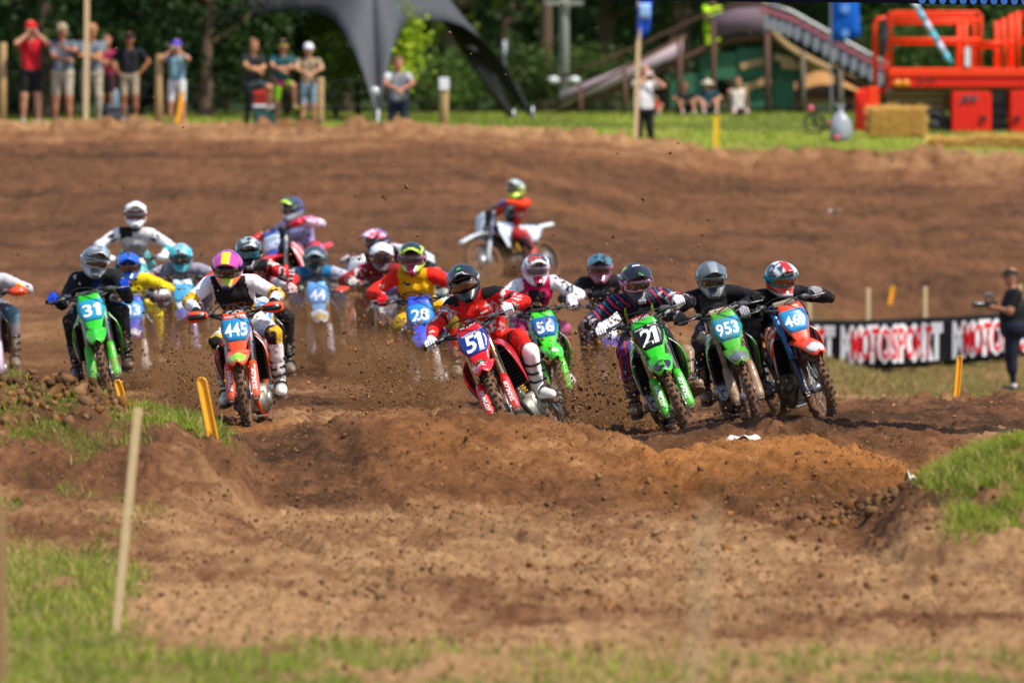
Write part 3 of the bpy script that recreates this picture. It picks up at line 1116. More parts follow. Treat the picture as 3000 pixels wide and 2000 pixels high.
def make_rider(sp):
    M, MS = sp['M'], sp['MS']
    r = sp['rider']
    lean = sp['lean_r']
    yaw = R(sp['yaw'])
    Zr = Matrix.Rotation(yaw, 3, 'Z')
    rl = R(r['roll']) if 'roll' in r else lean * .55
    Q = Zr @ Matrix.Rotation(-rl, 3, 'Y')
    X, U, Fw = Q @ Vector((1, 0, 0)), Q @ Vector((0, 0, 1)), Q @ Vector((0, -1, 0))
    # head at the photograph's helmet, at the distance of the bar-to-seat region
    hp = M @ Vector((0, r.get('hy', .03), 1.5))
    sh = proj(hp)[2]
    head = P(*r['head'], sh)
    drop = r.get('drop', .150)
    smid = head - U * drop - Fw * r.get('reach', .135)
    hip_t = M @ Vector((r.get('hipx', 0), r.get('hipy', .44), r.get('hipz', 1.05)))
    dv = hip_t - smid
    hip = smid + dv.normalized() * min(max(dv.length, .44), .54)
    spine = (smid - hip).normalized()
    Xh = (M.to_3x3() @ Vector((1, 0, 0))) * .5 + X * .5
    Xh = (Xh - spine * Xh.dot(spine) * .3).normalized()
    Xs = (X - spine * X.dot(spine)).normalized()
    Ft = Xs.cross(spine); Ft = -Ft if Ft.dot(Fw) < 0 else Ft
    Ft.normalize()
    B = Body()
    mid = hip.lerp(smid, .45)
    B.bone(hip - Xh * .07, hip + Xh * .07, .125, .125, 'hips')
    B.bone(hip, mid, .12, .125, 'torso')
    B.bone(mid - X * .045, smid - X * .075 - spine * .08, .105, .115, 'torso')
    B.bone(mid + X * .045, smid + X * .075 - spine * .08, .105, .115, 'torso')
    B.bone(smid - X * .08 - spine * .10 + Ft * .045, smid + X * .08 - spine * .10 + Ft * .045, .095, .095, 'torso')
    B.bone(smid - X * .165, smid + X * .165, .073, .073, 'shoulder')
    B.bone(smid + spine * .01, head - U * .03, .062, .058, 'neck')
    B.bone(head - U * .02, head + U * .03, .085, .085, 'neck')
    hands = {}
    for sd in (-1, 1):
        S0 = smid + X * (.185 * sd) - spine * .005
        if r.get('off_hand') == sd:
            gl = P(*r['off_hand_px'], sh)
            wrist = gl
            gx, gy, gz = X, -Fw, U
        else:
            BM = M @ MS
            gl = BM @ Vector((sd * .345, -.297, 1.170))
            B3 = BM.to_3x3()
            gx = (B3 @ Vector((1, 0.18 * sd, 0))).normalized()
            el_dir = (S0 + X * (.14 * sd) - U * .02) - gl
            gy = el_dir - gx * el_dir.dot(gx); gy = gy.normalized() * .8 + (B3 @ Vector((0, 1, .25))) * .5
            gy = (gy - gx * gy.dot(gx)).normalized()
            gz = gx.cross(gy)
            wrist = gl + gy * .095 + gz * .030
        hands[sd] = (gl, gx, gy, gz)
        pole = X * (sd * r.get('elbow_out', 1.0)) + U * r.get('elbow_up', -.40) - Fw * .15
        E = ik(S0, wrist, .30, .265, pole)
        B.bone(S0, S0.lerp(E, .5), .074, .066, 'upper', sd, 0, .5)
        B.bone(S0.lerp(E, .5), E, .066, .058, 'upper', sd, .5, 1)
        B.bone(E, E.lerp(wrist, .45), .058, .055, 'fore', sd, 0, .5)
        B.bone(E.lerp(wrist, .45), wrist, .055, .034, 'fore', sd, .5, 1)
    feet = {}
    for sd in (-1, 1):
        hipj = hip + Xh * (.095 * sd)
        ank = M @ Vector((sd * .235, .20, .515))
        fdir = M.to_3x3() @ Vector((sd * .12, -1, -.05))
        if r.get('foot') and sd in r['foot']:
            fx, fy, fz = r['foot'][sd][:3]
            ank = M @ Vector((fx, fy, fz))
            if len(r['foot'][sd]) > 3: fdir = M.to_3x3() @ Vector(r['foot'][sd][3])
        if sd in r.get('foot_px', {}):
            q = r['foot_px'][sd]
            ank = P(q[0], q[1], q[2]); fdir = Vector(q[3])
        pole = (M.to_3x3() @ Vector((0, -1, 0))) + Xh * (sd * r.get('knee_out', .35)) + Vector((0, 0, .3))
        K = ik(hipj, ank, .43, .44, pole)
        B.bone(hipj, hipj.lerp(K, .55), .105, .088, 'thigh', sd, 0, .5)
        B.bone(hipj.lerp(K, .55), K, .088, .074, 'thigh', sd, .5, 1)
        B.bone(K + (K - hipj).normalized() * .0, K + (ank - K) * .12, .080, .074, 'knee', sd)
        B.bone(K, K.lerp(ank, .5), .072, .066, 'shin', sd, 0, .5)
        B.bone(K.lerp(ank, .5), ank.lerp(K, .12), .062, .050, 'shin', sd, .5, 1)
        up = (K - ank).normalized()
        f = fdir - up * fdir.dot(up); f.normalize()
        f = (f * .93 + fdir.normalized() * .35).normalized()
        f = (f * .78 + fdir.normalized() * .22).normalized()
        up = (up - f * up.dot(f)).normalized()
        y = -f; x = y.cross(up).normalized(); y = up.cross(x).normalized()
        feet[sd] = basis(ank, x, y, up)
    o0 = (M @ Vector((0, .1, 0)))
    det = sp['s'] > 300
    me = B.mesh(o0, .0125 if det else .016, (hip, Xs, Ft, spine), r['colour'], .0045 if det else .003)
    me.name = 'person'
    g = obj('person', me, mat((1, 1, 1), .8, 0, r.get('dirt', .05), .002, 34, 0, .25, attr='Col'), None, Matrix.Translation(o0))
    tag(g, r['label'], 'person', 'riders racing in the pack')
    inv = Matrix.Translation(-o0)
    # helmet
    hy, hr, hpit = R(r.get('look', 0)), R(r.get('hroll', 0)), R(r.get('nod', 14))
    HM = Matrix.Translation(head) @ (Zr @ Matrix.Rotation(-rl * .6, 3, 'Y')).to_4x4() @ Matrix.Rotation(hy, 4, 'Z') @ Matrix.Rotation(-hr, 4, 'Y') @ Matrix.Rotation(hpit, 4, 'X') @ Matrix.Scale(1.05, 4)
    sp['HM'] = HM
    helmet_part(g, inv @ HM, r['helmet'], det)
    for sd in (-1, 1):
        gl, gx, gy, gz = hands[sd]
        xx = gx if sd > 0 else -gx
        GM = basis(gl, xx, gy, gz if sd > 0 else gz)
        obj('glove', GLOVE, cloth(r.get('glove', '#e8e8e8'), .12), g, inv @ GM)
    bm = plastic(r.get('boot', '#e2e0da'), r.get('boot_dirt', .35))
    for sd in (-1, 1):
        b = obj('boot', BOOT[0], bm, g, inv @ feet[sd])
        obj('sole', BOOT[1], mat('#5a4634', .9, 0, .4), b)
        obj('buckle', BOOT[2], plastic(r.get('buckle', '#1c1c1f'), r.get('boot_dirt', .35) * .8), b)
    for fn in r.get('extra', []): fn(g, o0, (hip, Xs, Ft, spine, smid), me)
    return g


def chest_text(txt, h, w, cu, col, cx=0.0, bold=.05, shear=0.0, rot=0.0):
    """print on the front of the jersey: cu = height along the spine from the hips"""
    def fn(g, o0, fr, me):
        hip, X, Ft, sp_, smid = fr
        t = BVHTree.FromPolygons([v.co[:] for v in me.vertices], [tuple(p.vertices) for p in me.polygons])
        mb = MB()
        def put(x, y, z):
            p = hip - o0 + X * x + sp_ * (cu + y)
            hit = t.ray_cast(p + Ft * .6, -Ft)
            q = hit[0] if hit[0] is not None else p + Ft * .15
            return q + Ft * .007
        letter(mb, txt, h, w, put, bold, shear, cx=cx, rot=rot)
        mb.build('lettering', cloth(col, .02), g)
    return fn


def kit(torso, sleeve=None, fore=None, pants=None, knee=None, panel=None, shin=None, fn=None, cuff=None, neck='#1a1a1a'):
    """colour rule of a riding kit"""
    sleeve = sleeve or torso; fore = fore or sleeve; pants = pants or torso; knee = knee or pants; shin = shin or pants
    def f(names, t, side, loc, V, N):
        C = np.tile(hexc(torso), (len(V), 1))
        def put(m, c): C[m] = hexc(c)
        arms = (names == 'upper') | ((names == 'shoulder') & (np.abs(loc[:, 0]) > .135))
        put(arms, sleeve); put(names == 'fore', fore)
        put(names == 'hips', pants); put(names == 'thigh', pants); put(names == 'knee', knee); put(names == 'shin', shin)
        put(names == 'neck', neck)
        if cuff: put((names == 'fore') & (t > .8), cuff)
        if panel:
            pc, hw, top = panel
            m = np.isin(names, ('torso', 'shoulder')) & (loc[:, 1] > .0) & (np.abs(loc[:, 0]) < hw) & (loc[:, 2] > .08) & (loc[:, 2] < top)
            put(m, pc)
        if fn: fn(C, names, t, side, loc, V)
        # small sponsor prints and dried spatter
        big = fbm(V[:, 0] * 10, V[:, 1] * 10, V[:, 2] * 10, 1, 71); fine = fbm(V[:, 0] * 42, V[:, 1] * 42, V[:, 2] * 42, 1, 77)
        lum = C.mean(1)
        pan = (names == 'torso') & (loc[:, 1] > 0) & (panel is not None)
        m = ~pan & np.isin(names, ('upper', 'fore', 'thigh', 'torso')) & (big > .66) & (fine > .58)
        C[m & (lum > .25)] = hexc('#2a2a2e'); C[m & (lum <= .25)] = hexc('#bcbcbc')
        sp_ = fbm(V[:, 0] * 60, V[:, 1] * 60, V[:, 2] * 60, 1, 91)
        low = np.isin(names, ('shin', 'knee', 'thigh', 'fore'))
        C[(sp_ > .80) & low] = MUD
        return C
    return f

# ================================================================== THE PACK
GREEN, ORANGE, RED, BLUE = '#2fc422', '#ee4a16', '#d8141f', '#2f49c8'
CLAW = '#4fd02a'


def claws(pt, sc, c=CLAW):
    """three ragged claw strokes"""
    def fn(par):
        mb = MB()
        for k in (-1, 0, 1):
            L, R_ = [], []
            for j in range(6):
                t = j / 5
                w = .16 * (1 - t) ** .7 * (1.2 if j else .7)
                x = k * .42 + (.10 if j == 1 else 0) - .05 * t
                y = .8 - 1.6 * t - (.12 if k else -.08)
                L.append(pt((x - w) * sc, y * sc)); R_.append(pt((x + w) * sc, y * sc))
            mb.sheet([L, R_], .0015)
        mb.build('logo', plastic(c, 0), par)
    return fn


def peak_word(txt, h, w, v, c='#e8e8e8', u=0.0, rot=0.0):
    def fn(par):
        mb = MB()
        letter(mb, txt, h, w, lambda x, y, z: peak_pt(x / .105, v - y / .185, .0065), .05, 0, cx=u, rot=rot)
        mb.build('lettering', plastic(c, 0), par)
    return fn


def stripes_sleeve(C, names, t, side, loc, V):
    m = np.isin(names, ('upper', 'shoulder'))
    q = np.sin(V[:, 2] * 55 + V[:, 0] * 60 + 3 * vnoise(V[:, 0] * 6, V[:, 1] * 6, V[:, 2] * 6, 4))
    C[m & (q > .74)] = hexc('#b8305c'); C[m & (q < -.84)] = hexc('#2a5c88')
    m2 = np.isin(names, ('shin', 'knee'))
    q2 = np.sin(V[:, 0] * 110 + V[:, 2] * 20)
    C[m2 & (q2 > .45)] = hexc('#b0264f'); C[m2 & (q2 < -.6)] = hexc('#3a48a0')
    t_ = (names == 'torso') & (loc[:, 1] > 0)
    line = (np.abs(np.abs(loc[:, 0]) - .115) < .007) | (np.abs(loc[:, 2] - .17 - .25 * np.abs(loc[:, 0])) < .006)
    C[t_ & line] = hexc('#b6d81c')


def fn445(C, names, t, side, loc, V):
    q = (names == 'fore') & (t < .62) & (fbm(V[:, 0] * 25, V[:, 1] * 25, V[:, 2] * 25, 2, 3) > .30)
    C[(names == 'upper') & (t > .72)] = hexc('#d9a11c')
    C[(names == 'fore') & (t < .35)] = hexc('#d9a11c')
    k = (names == 'knee'); C[k] = hexc('#1a1719')
    C[k & (fbm(V[:, 0] * 20, V[:, 1] * 20, V[:, 2] * 20, 1, 3) > .56)] = hexc('#d6a51c')
    C[(names == 'torso') & (np.abs(loc[:, 0]) > .115) & (loc[:, 2] < .22)] = hexc('#d9a11c')


def fn51(C, names, t, side, loc, V):
    q = np.isin(names, ('shoulder', 'upper')) & (np.abs(loc[:, 0]) > .10) & ((names == 'shoulder') | (t < .30)) & (loc[:, 1] < .07)
    C[q] = hexc('#17171a')
    w = (names == 'upper') & (t > .34) & (t < .46) & (fbm(V[:, 0] * 40, V[:, 1] * 40, V[:, 2] * 40, 1, 5) > .42) & (loc[:, 1] > -.02)
    C[w] = hexc('#e6e2e2')
    C[(names == 'upper') & (t > .56) & (t < .66) & (loc[:, 1] > -.02)] = hexc('#1b1b1e')
    C[(names == 'fore') & (loc[:, 1] < .02) & (t > .15) & (t < .8)] = hexc('#1b1b1e')
    C[(names == 'knee')] = hexc('#c01814')
    C[(names == 'shin') & (loc[:, 0] * side > .0) & (np.sin(V[:, 0] * 70) > .3)] = hexc('#24242a')
    C[(names == 'thigh') & (t > .6) & (np.sin(V[:, 0] * 70 + 2) > .78)] = hexc('#24242a')


def camo(c1, c2, regs, sc=16, th=.54):
    def f(C, names, t, side, loc, V):
        q = fbm(V[:, 0] * sc, V[:, 1] * sc, V[:, 2] * sc, 2, 6)
        q2 = fbm(V[:, 0] * sc * 1.4 + 9, V[:, 1] * sc, V[:, 2] * sc, 2, 16)
        m = np.isin(names, regs)
        C[m & (q > th)] = hexc(c1); C[m & (q2 > th + .05)] = hexc(c2)
    return f


def fender_dot(c, rx=.042):
    def fn(par):
        mb = MB()
        mb.sheet([[fend(rx * k * math.cos(a), -.945 + rx * k * .9 * math.sin(a), .011) for a in [2 * math.pi * i / 18 for i in range(19)]] for k in (.05, .5, 1)], .001)
        mb.build('logo', plastic(c, .05), par)
    return fn


def fender_claws(par): claws(lambda x, y: fend(x, -.955 - y, .013), .045, '#56d02c')(par)


def fender_red(par):
    mb = MB(); mb.sheet([[fend(x, y, .010) for x in (-.045, -.02, 0, .02, .045)] for y in (-.80, -.84, -.88)], .002)
    mb.build('fender_patch', plastic('#15161a', .03), par)
    claws(lambda x, y: fend(x, -.84 - y, .013), .034, '#56d02c')(par)
    mb = MB()
    letter(mb, 'HONDA', .020, .085, lambda x, y, z: fend(x, -.965 + y * -1.2, .012), .05); mb.build('lettering', plastic('#f0eeee', .03), par)
    mb = MB()
    for k in range(5): mb.sheet([[fend(-.035 + .012 * k, -.938 + .004 * k, .012), fend(-.028 + .012 * k, -.938 + .004 * k, .012)], [fend(.005 + .010 * k, -.895 - .004 * k, .012), fend(.012 + .010 * k, -.895 - .004 * k, .012)]], .001)
    mb.build('logo', plastic('#f0eeee', .03), par)


BIKES = [
    dict(num='445', plate=(691, 966), wheel=(728, 1268), s=340, comp=.12, yaw=-4, steer=4, colour=ORANGE, dunlop=True, guards=True, dirt=.05,
         bike_label='orange motocross bike with blue 445 plate and orange hand guards by the yellow stake',
         pal=dict(fender_tip='#8fce36', handguard_decal='#15151a', pad='#17171a', plate_bg='#1c86bb', frame='#d9480f', exhaust=mat('#3a5f9c', .3, .7, .2, 0, 20), seat=BLACKR),
         plate_text=[('HOLEN', WHITEP, .020, .085, -.045, .125), ('KTM', WHITEP, .026, .075, .055, .125)], pad_text='ODI',
         rider=dict(head=(668, 782), nod=22, reach=.15, drop=.135, roll=2,
                    colour=kit('#e6e2e6', '#e8e4e9', '#e6dfe2', '#e2dee2', '#1a1719', ('#170d10', .15, .60), '#dcd8da', fn445, '#d8dde8'),
                    helmet=dict(shell='#7b2f8c', pattern=('blotch', '#b23a9a'), peak='#df4196', peak_pattern=('mid', '#dcc81c', '#a63aa6'), jaw='#6d4a9c', jaw2='#ee6a1c', jaw3='#b9c23a', goggle='#14182c', lens='#2c1c12', vent='#3a2a66'),
                    glove='#17171a', boot='#dedad6', boot_dirt=.22, extra=[chest_text('110', .085, .21, .30, '#8a4f1c', .0, .01, .25), chest_text('RACING', .035, .19, .215, '#e0641c', .01, .04, .25, .06)],
                    label='person in white and yellow kit with pink helmet riding orange bike 445')),
    dict(num='51', plate=(1389, 1004), wheel=(1524, 1290), s=362, yaw=-15, steer=12, graphic='#17171a', colour=RED, dunlop=True, dirt=.03,
         bike_label='red motocross bike with blue 51 plate leaning hard over the dirt mound',
         pal=dict(fork=mat('#b59a74', .3, .85, .15, 0, 30), plate_bg='#173a94', exhaust=SILVER), shear=.12, num_h=.155,
         plate_text=[('PROMOTOCROSS', WHITEP, .016, .16, .0, .088), ('HONDA', WHITEP, .014, .05, .045, -.086)], pad_text='DVK',
         fender_mark=fender_red,
         rider=dict(head=(1359, 826), nod=16, look=12, hroll=10, roll=15, reach=.14, drop=.15, hipx=-.03, hipz=1.0,
                    foot_px={1: (1578, 1134, 359, (.55, -.75, -.40))},
                    colour=kit('#d91a16', '#da1b17', '#d81a16', '#dc2414', '#c01814', None, '#d8200f', fn51),
                    helmet=dict(shell='#1b1e21', peak='#1d2023', jaw='#17181a', goggle='#121214', lens='#5a3018', vent='#101012', rough=.38, strap='#9a9a98',
                                marks=[claws(lambda x, y: peak_pt(x / .11, .55 - y / .2, .0065), .026), peak_word('MONSTER', .014, .085, .90)]),
                    glove='#e6e6ea', boot='#e8e6e2', boot_dirt=.12,
                    extra=[chest_text('ALY', .10, .24, .27, '#e9dcda', .0, .06, .2), chest_text('WPS', .022, .06, .40, '#f2ecec', -.09, .05), chest_text('SHOWA', .018, .07, .42, '#f2ecec', .08, .05)],
                    label='person in bright red kit with black helmet riding red bike 51')),
    dict(num='21', plate=(1902, 985), wheel=(2030, 1295), s=356, comp=.06, yaw=5, steer=-4, colour=GREEN, dunlop=True, dirt=.05,
         bike_label='bright green motocross bike with black 21 plate leaning over beside the dirt mound',
         pal=dict(plate_bg='#121519', fender_tip='#1d2126', pad=plastic('#8f1a24'), fork=mat('#a79f8c', .3, .85, .15, 0, 30)), shear=.12, num_h=.148,
         plate_text=[('STALLINGS', WHITEP, .016, .075, -.060, .085), ('Kawasaki', WHITEP, .017, .075, .055, .092)], pad_text='RENTHAL',
         fender_mark=fender_claws,
         rider=dict(head=(1862, 824), nod=18, look=4, hroll=2, roll=9, reach=.14, hipx=.06,
                    foot_px={1: (2016, 1128, 354, (.35, -.9, -.4))},
                    colour=kit('#121116', '#14161f', '#121319', '#15151b', '#17171d', None, '#17171f', stripes_sleeve),
                    helmet=dict(shell='#1c1d20', pattern=('sides', '#9cc41c'), peak='#1b1c1f', jaw='#25272a', goggle='#e2a6c4', lens='#33221a', vent='#b9bcc0', strap='#d08fb0', rough=.4,
                                marks=[peak_word('FOX', .03, .055, .16, '#eeeeee'), claws(lambda x, y: peak_pt(x / .11, .86 - y / .2, .0065), .014)]),
                    glove='#e4e4ea', boot='#8a6c50', boot_dirt=.5,
                    extra=[chest_text('eng', .05, .18, .33, '#a8cf1c', .02, .0, .4), lambda g, o0, fr, me: None],
                    label='person in black kit with striped sleeves and pink goggles riding green bike 21')),
    dict(num='953', plate=(2131, 962), wheel=(2222, 1262), s=336, yaw=6, steer=-2, colour='#3fae26', dirt=.42,
         bike_label='muddy green motocross bike with pale blue 953 plate between bikes 21 and 469',
         pal=dict(plate_bg='#2291b5', fender_tip='#6d7480', guard=plastic('#a08468', .7), fork=mat('#9c8a74', .5, .3, .6, 0, 30), pad='#b7a88c'), num_h=.12,
         rider=dict(head=(2083, 815), nod=16, roll=8, reach=.14, hipx=.05,
                    colour=kit('#131216', '#16141a', '#141218', '#15141a', '#3a3336', ('#3c3a3c', .12, .52), '#1a181c'),
                    helmet=dict(shell='#565c60', peak='#596064', peak_pattern=('mid', '#8a9093'), jaw='#8d938c', jaw3='#3c3e40', goggle='#8f9a94', lens='#2a1c18', rough=.12, vent='#6d706e'),
                    glove='#17171a', boot='#6f5844', boot_dirt=.7, extra=[chest_text('FLY', .075, .24, .28, '#5a5656')],
                    label='person in black kit with grey glossy helmet riding muddy green bike 953')),
    dict(num='469', plate=(2330, 938), wheel=(2424, 1240), s=336, yaw=13, steer=4, colour='#ee4418', dirt=.1,
         bike_label='orange motocross bike with blue 469 plate beside the banner',
         pal=dict(plate_bg='#1c84bc', fender_tip='#e9e2dc', fork=mat('#2f6fa8', .35, .5, .2, 0, 30), guard='#1d1a24', pad='#8a7a66'), num_h=.105,
         rider=dict(head=(2285, 815), nod=14, look=6, roll=7, reach=.14, hipx=-.02,
                    colour=kit('#101014', '#131318', '#121216', '#131318', '#1a1a1e', None, '#15151a'),
                    helmet=dict(shell='#2a4a5c', pattern=('blotch', '#dcdcdc'), peak='#d9dadb', peak_pattern=('mid', '#d81f1c', '#3a4654'), jaw='#cfd3d0', jaw2='#c23a20', goggle='#1a8a92', lens='#7a3412', vent='#d9d9d6'),
                    glove='#9a969c', boot='#6d6a6a', boot_dirt=.4, extra=[chest_text('110 RACING', .045, .26, .27, '#8f7f9c', .0, .05)],
                    label='person in black kit with white red and blue helmet riding orange bike 469')),
    dict(num='56', plate=(1597, 957), wheel=(1652, 1215), s=302, yaw=8, steer=0, colour='#3fd81c', dirt=.1,
         bike_label='light green motocross bike with blue 56 plate just behind red bike 51',
         pal=dict(plate_bg='#1a62aa', fender_tip='#3fd81c'), num_h=.125, fender_mark=fender_dot('#e8efe8'),
         rider=dict(head=(1569, 788), nod=12, roll=6, reach=.13,
                    colour=kit('#b5134f', '#e2dfe6', '#e2dfe6', '#a0205c', '#b0557c', ('#1d0f18', .085, .46), '#b31c58'),
                    helmet=dict(shell='#c9bcc8', pattern=('blotch', '#26323c'), peak='#23323f', peak_pattern=('rim', '#e6e4e4', '#d2461c'), jaw='#d9d4d6', jaw3='#c7203c', goggle='#dcb8cc', lens='#5a4a54', vent='#1c1a1c'),
                    glove='#e4e2e6', boot='#e2e0dc', boot_dirt=.2, extra=[chest_text('W', .07, .09, .33, '#cfc7cc', .0, .08)],
                    label='person in magenta kit with white sleeves riding green bike 56')),
    dict(num='', plate=(1783, 936), wheel=(1806, 1205), s=284, yaw=0, steer=0, colour='#2434a0', dirt=.25,
         bike_label='blue motocross bike with blank white plate half hidden behind green bike 21',
         pal=dict(plate_bg='#e2e8ec', plate='#dfe6ea', fork=mat('#b59a4a', .4, .6, .3, 0, 30), guard=plastic('#8a8a92', .5)),
         rider=dict(head=(1757, 785), nod=12, roll=3, reach=.13,
                    colour=kit('#17171b', '#1a1b20', '#1a1b20', '#1b1c24', '#4c4c58', None, '#20222c', camo('#55555c', '#2a2a30', ('torso', 'upper'), 12, .56)),
                    helmet=dict(shell='#24343a', pattern=('blotch', '#3c6c7c'), peak='#1f2a2e', peak_pattern=('blotch', '#3f7486'), jaw='#8c4a5c', goggle='#b06a80', lens='#2c1c1c', vent='#3c2a2c'),
                    glove='#9c9a98', boot='#6d5c4c', boot_dirt=.6,
                    label='person in black and grey kit with teal and pink helmet behind rider 21')),
    dict(num='28', plate=(1231, 922), wheel=(1264, 1206), s=312, yaw=-2, steer=3, colour='#3b52d6', dirt=.2,
         bike_label='blue motocross bike with pale blue 28 plate ploughing through flying dirt',
         pal=dict(plate_bg='#2482c8', pad='#2b3fae', fork=mat('#8a7a3c', .4, .6, .3, 0, 30), guard=plastic('#c9c4c4', .6), plate='#3b52d6'), num_h=.12,
         rider=dict(head=(1207, 756), nod=10, roll=3, reach=.12, drop=.17, hipz=1.06,
                    colour=kit('#dca202', '#dc2113', '#da1f12', '#d99b04', '#8a7414', None, '#d61e10',
                               lambda C, names, t, side, loc, V: C.__setitem__((names == 'thigh') & (loc[:, 0] * side < .08), hexc('#d8200f'))),
                    helmet=dict(shell='#1c2024', pattern=('sides', '#c4e01c'), peak='#1d2226', peak_pattern=('rim', '#b4cf24'), jaw='#23282b', jaw2='#a9c42a', jaw3='#a2345c', goggle='#a86a90', lens='#3a2430', vent='#b4284c'),
                    glove='#c41424', boot='#8c8478', boot_dirt=.7, extra=[chest_text('Y', .09, .10, .27, '#b51c12', .0, .14)],
                    label='person in yellow and red kit with black helmet riding blue bike 28')),
    dict(num='31', plate=(268, 908), wheel=(329, 1192), s=314, yaw=4, steer=-2, colour='#27c01c', dirt=.15,
         bike_label='green motocross bike with blue 31 plate rising behind the dirt clods',
         pal=dict(plate_bg='#1e94c0', pad='#3c4a44'), num_h=.125,
         rider=dict(elbow_out=.35, elbow_up=-1.0, head=(277, 766), nod=10, look=10, hroll=-14, roll=5, reach=.13, hipx=.03,
                    colour=kit('#0f1217', '#11151a', '#10141a', '#111318', '#1a1b1f', ('#10265c', .045, .5), '#141519'),
                    helmet=dict(shell='#8f9496', pattern=('blotch', '#63686c'), peak='#a4a8ab', peak_pattern=('blotch', '#6a6f74'), jaw='#a9adae', jaw3='#5a5e60', goggle='#b9bcbc', lens='#3a2a1c', vent='#6c6c6a', rough=.12),
                    glove='#123fae', boot='#4c3f36', boot_dirt=.6, extra=[chest_text('FXR', .035, .12, .36, '#2a7f8c', -.06)],
                    label='person in black kit with silver helmet and blue gloves riding green bike 31')),
    dict(num='33', plate=(388, 908), wheel=(404, 1166), s=270, yaw=2, steer=2, colour='#3247c0', dirt=.2, guards=True,
         bike_label='blue motocross bike with pale blue 33 plate and white hand guards next to bike 31',
         pal=dict(plate_bg='#2a94d2', handguard=DULLW, handguard_decal=DULLW, fork=mat('#b0a078', .4, .6, .3, 0, 30), guard=plastic('#c8c4bc', .5), pad='#a08c74', fender_tip='#d8d4d2'), num_h=.125,
         rider=dict(head=(377, 780), nod=10, roll=3, reach=.12,
                    colour=kit('#d4bd0a', '#d8c00a', '#d8c00a', '#d2bc0a', '#d8c20a', None, '#d0b80a', camo('#23230f', '#2a6a7a', ('torso',), 13, .60)),
                    helmet=dict(shell='#1750c4', peak='#1c5ad0', jaw='#2062c8', goggle='#15181f', lens='#3a1c16', vent='#2a5aa0'),
                    glove='#22242a', boot='#a08a70', boot_dirt=.6,
                    label='person in yellow kit with plain blue helmet riding blue bike 33')),
    dict(num='', plate=(400, 795), wheel=(412, 1025), s=256, yaw=4, lean=2, colour='#d9dee0', dirt=.2, guards=True,
         bike_label='white motocross bike with white hand guards hidden behind riders 31 and 33',
         pal=dict(plate_bg='#57b3b8', handguard=WHITEP),
         rider=dict(head=(397, 630), nod=4, roll=-2, reach=.06, drop=.21, hipz=1.16, knee_out=.3,
                    colour=kit('#b9b7b9', '#d2d2d4', '#d4d4d6', '#3aa0a4', '#2b2c30', None, '#2c2d32',
                               lambda C, names, t, side, loc, V: (C.__setitem__((names == 'shoulder') & (loc[:, 0] < -.03), hexc('#1b1a1c')), C.__setitem__((names == 'fore') & (t > .55), hexc('#2a9a9e')))),
                    helmet=dict(shell='#e2e2e2', peak='#e8e8e8', jaw='#dcdcdc', goggle='#8a3c4c', lens='#3a1c20', vent='#b8c4c4'),
                    glove='#d8d8d8', boot='#8c8478', boot_dirt=.5, extra=[chest_text('THOR', .04, .14, .38, '#6c6c70')],
                    label='person standing tall in white kit with plain white helmet behind rider 33')),
    dict(num='', plate=(536, 858), wheel=(548, 1085), s=266, yaw=2, lean=3, colour='#3350b8', dirt=.25, guards=True,
         bike_label='blue motocross bike with white and blue plate behind orange bike 445',
         pal=dict(plate_bg='#3f9fce', plate='#cfdce6', handguard=plastic('#c9452c'), fork=mat('#c4a63c', .4, .6, .3, 0, 30), guard=plastic('#7a78b0', .5)),
         rider=dict(head=(530, 752), nod=18, roll=2, reach=.14, drop=.14,
                    colour=kit('#7c7686', '#8d8898', '#8d8898', '#45434e', '#55525e', None, '#3c3a42', camo('#3a3744', '#a9a4b4', ('torso', 'upper'), 14, .56)),
                    helmet=dict(shell='#b4bcd0', pattern=('sides', '#20b0b8'), peak='#a9b2c6', peak_pattern=('blotch', '#28b4bc'), jaw='#2a8f98', goggle='#2a6f78', lens='#24282c', vent='#3c8a90'),
                    glove='#a02c24', boot='#8c8478', boot_dirt=.5,
                    label='person in mottled grey kit with turquoise and white helmet behind rider 445')),
    dict(num='50', plate=(760, 916), wheel=(800, 1205), s=306, yaw=4, steer=-2, colour='#191a1f', dirt=.1,
         bike_label='black motocross bike with white and blue 50 plate tucked behind bike 445',
         pal=dict(plate_bg='#4f93cc', plate='#d9dee4', fork=mat('#c9a636', .35, .6, .2, 0, 30), guard=plastic('#8d8a86', .6), fender_tip='#6a6a70', hub=mat('#a98a2c', .4, .8, .3, 0, 30)), num_h=.155,
         rider=dict(head=(728, 738), nod=14, roll=4, reach=.13, hipx=.02,
                    colour=kit('#1a1416', '#161418', '#161418', '#1c181b', '#1d1a1c', None, '#1c1a1c',
                               lambda C, names, t, side, loc, V: (C.__setitem__(np.isin(names, ('upper', 'fore')) & (loc[:, 2] > .38) & (np.abs(np.sin(V[:, 0] * 30)) > .45), hexc('#c81c1a')),
                                                                 C.__setitem__((names == 'torso') & (np.sin(loc[:, 2] * 90) * np.sin(loc[:, 0] * 90) > .3), hexc('#8c1420')))),
                    helmet=dict(shell='#c6cac8', pattern=('blotch', '#2a2f2e'), peak='#b9bfbc', peak_pattern=('blotch', '#3a4240'), jaw='#1c1e20', goggle='#14161a', lens='#146a78', vent='#8c8c8a'),
                    glove='#c9a8a8', boot='#7a7268', boot_dirt=.5,
                    label='person in black and red kit with mottled white helmet behind rider 445')),
    dict(num='', plate=(793, 712), wheel=(762, 868), s=232, yaw=-24, steer=-8, lean=14, colour='#d9202a', dirt=.1, guards=True,
         bike_label='red motocross bike with blue and white plate turning left below the dirt slope',
         pal=dict(plate_bg='#c9d6ea', plate='#2b57b8', handguard=plastic('#c8142a'), fender='#d92a2a'),
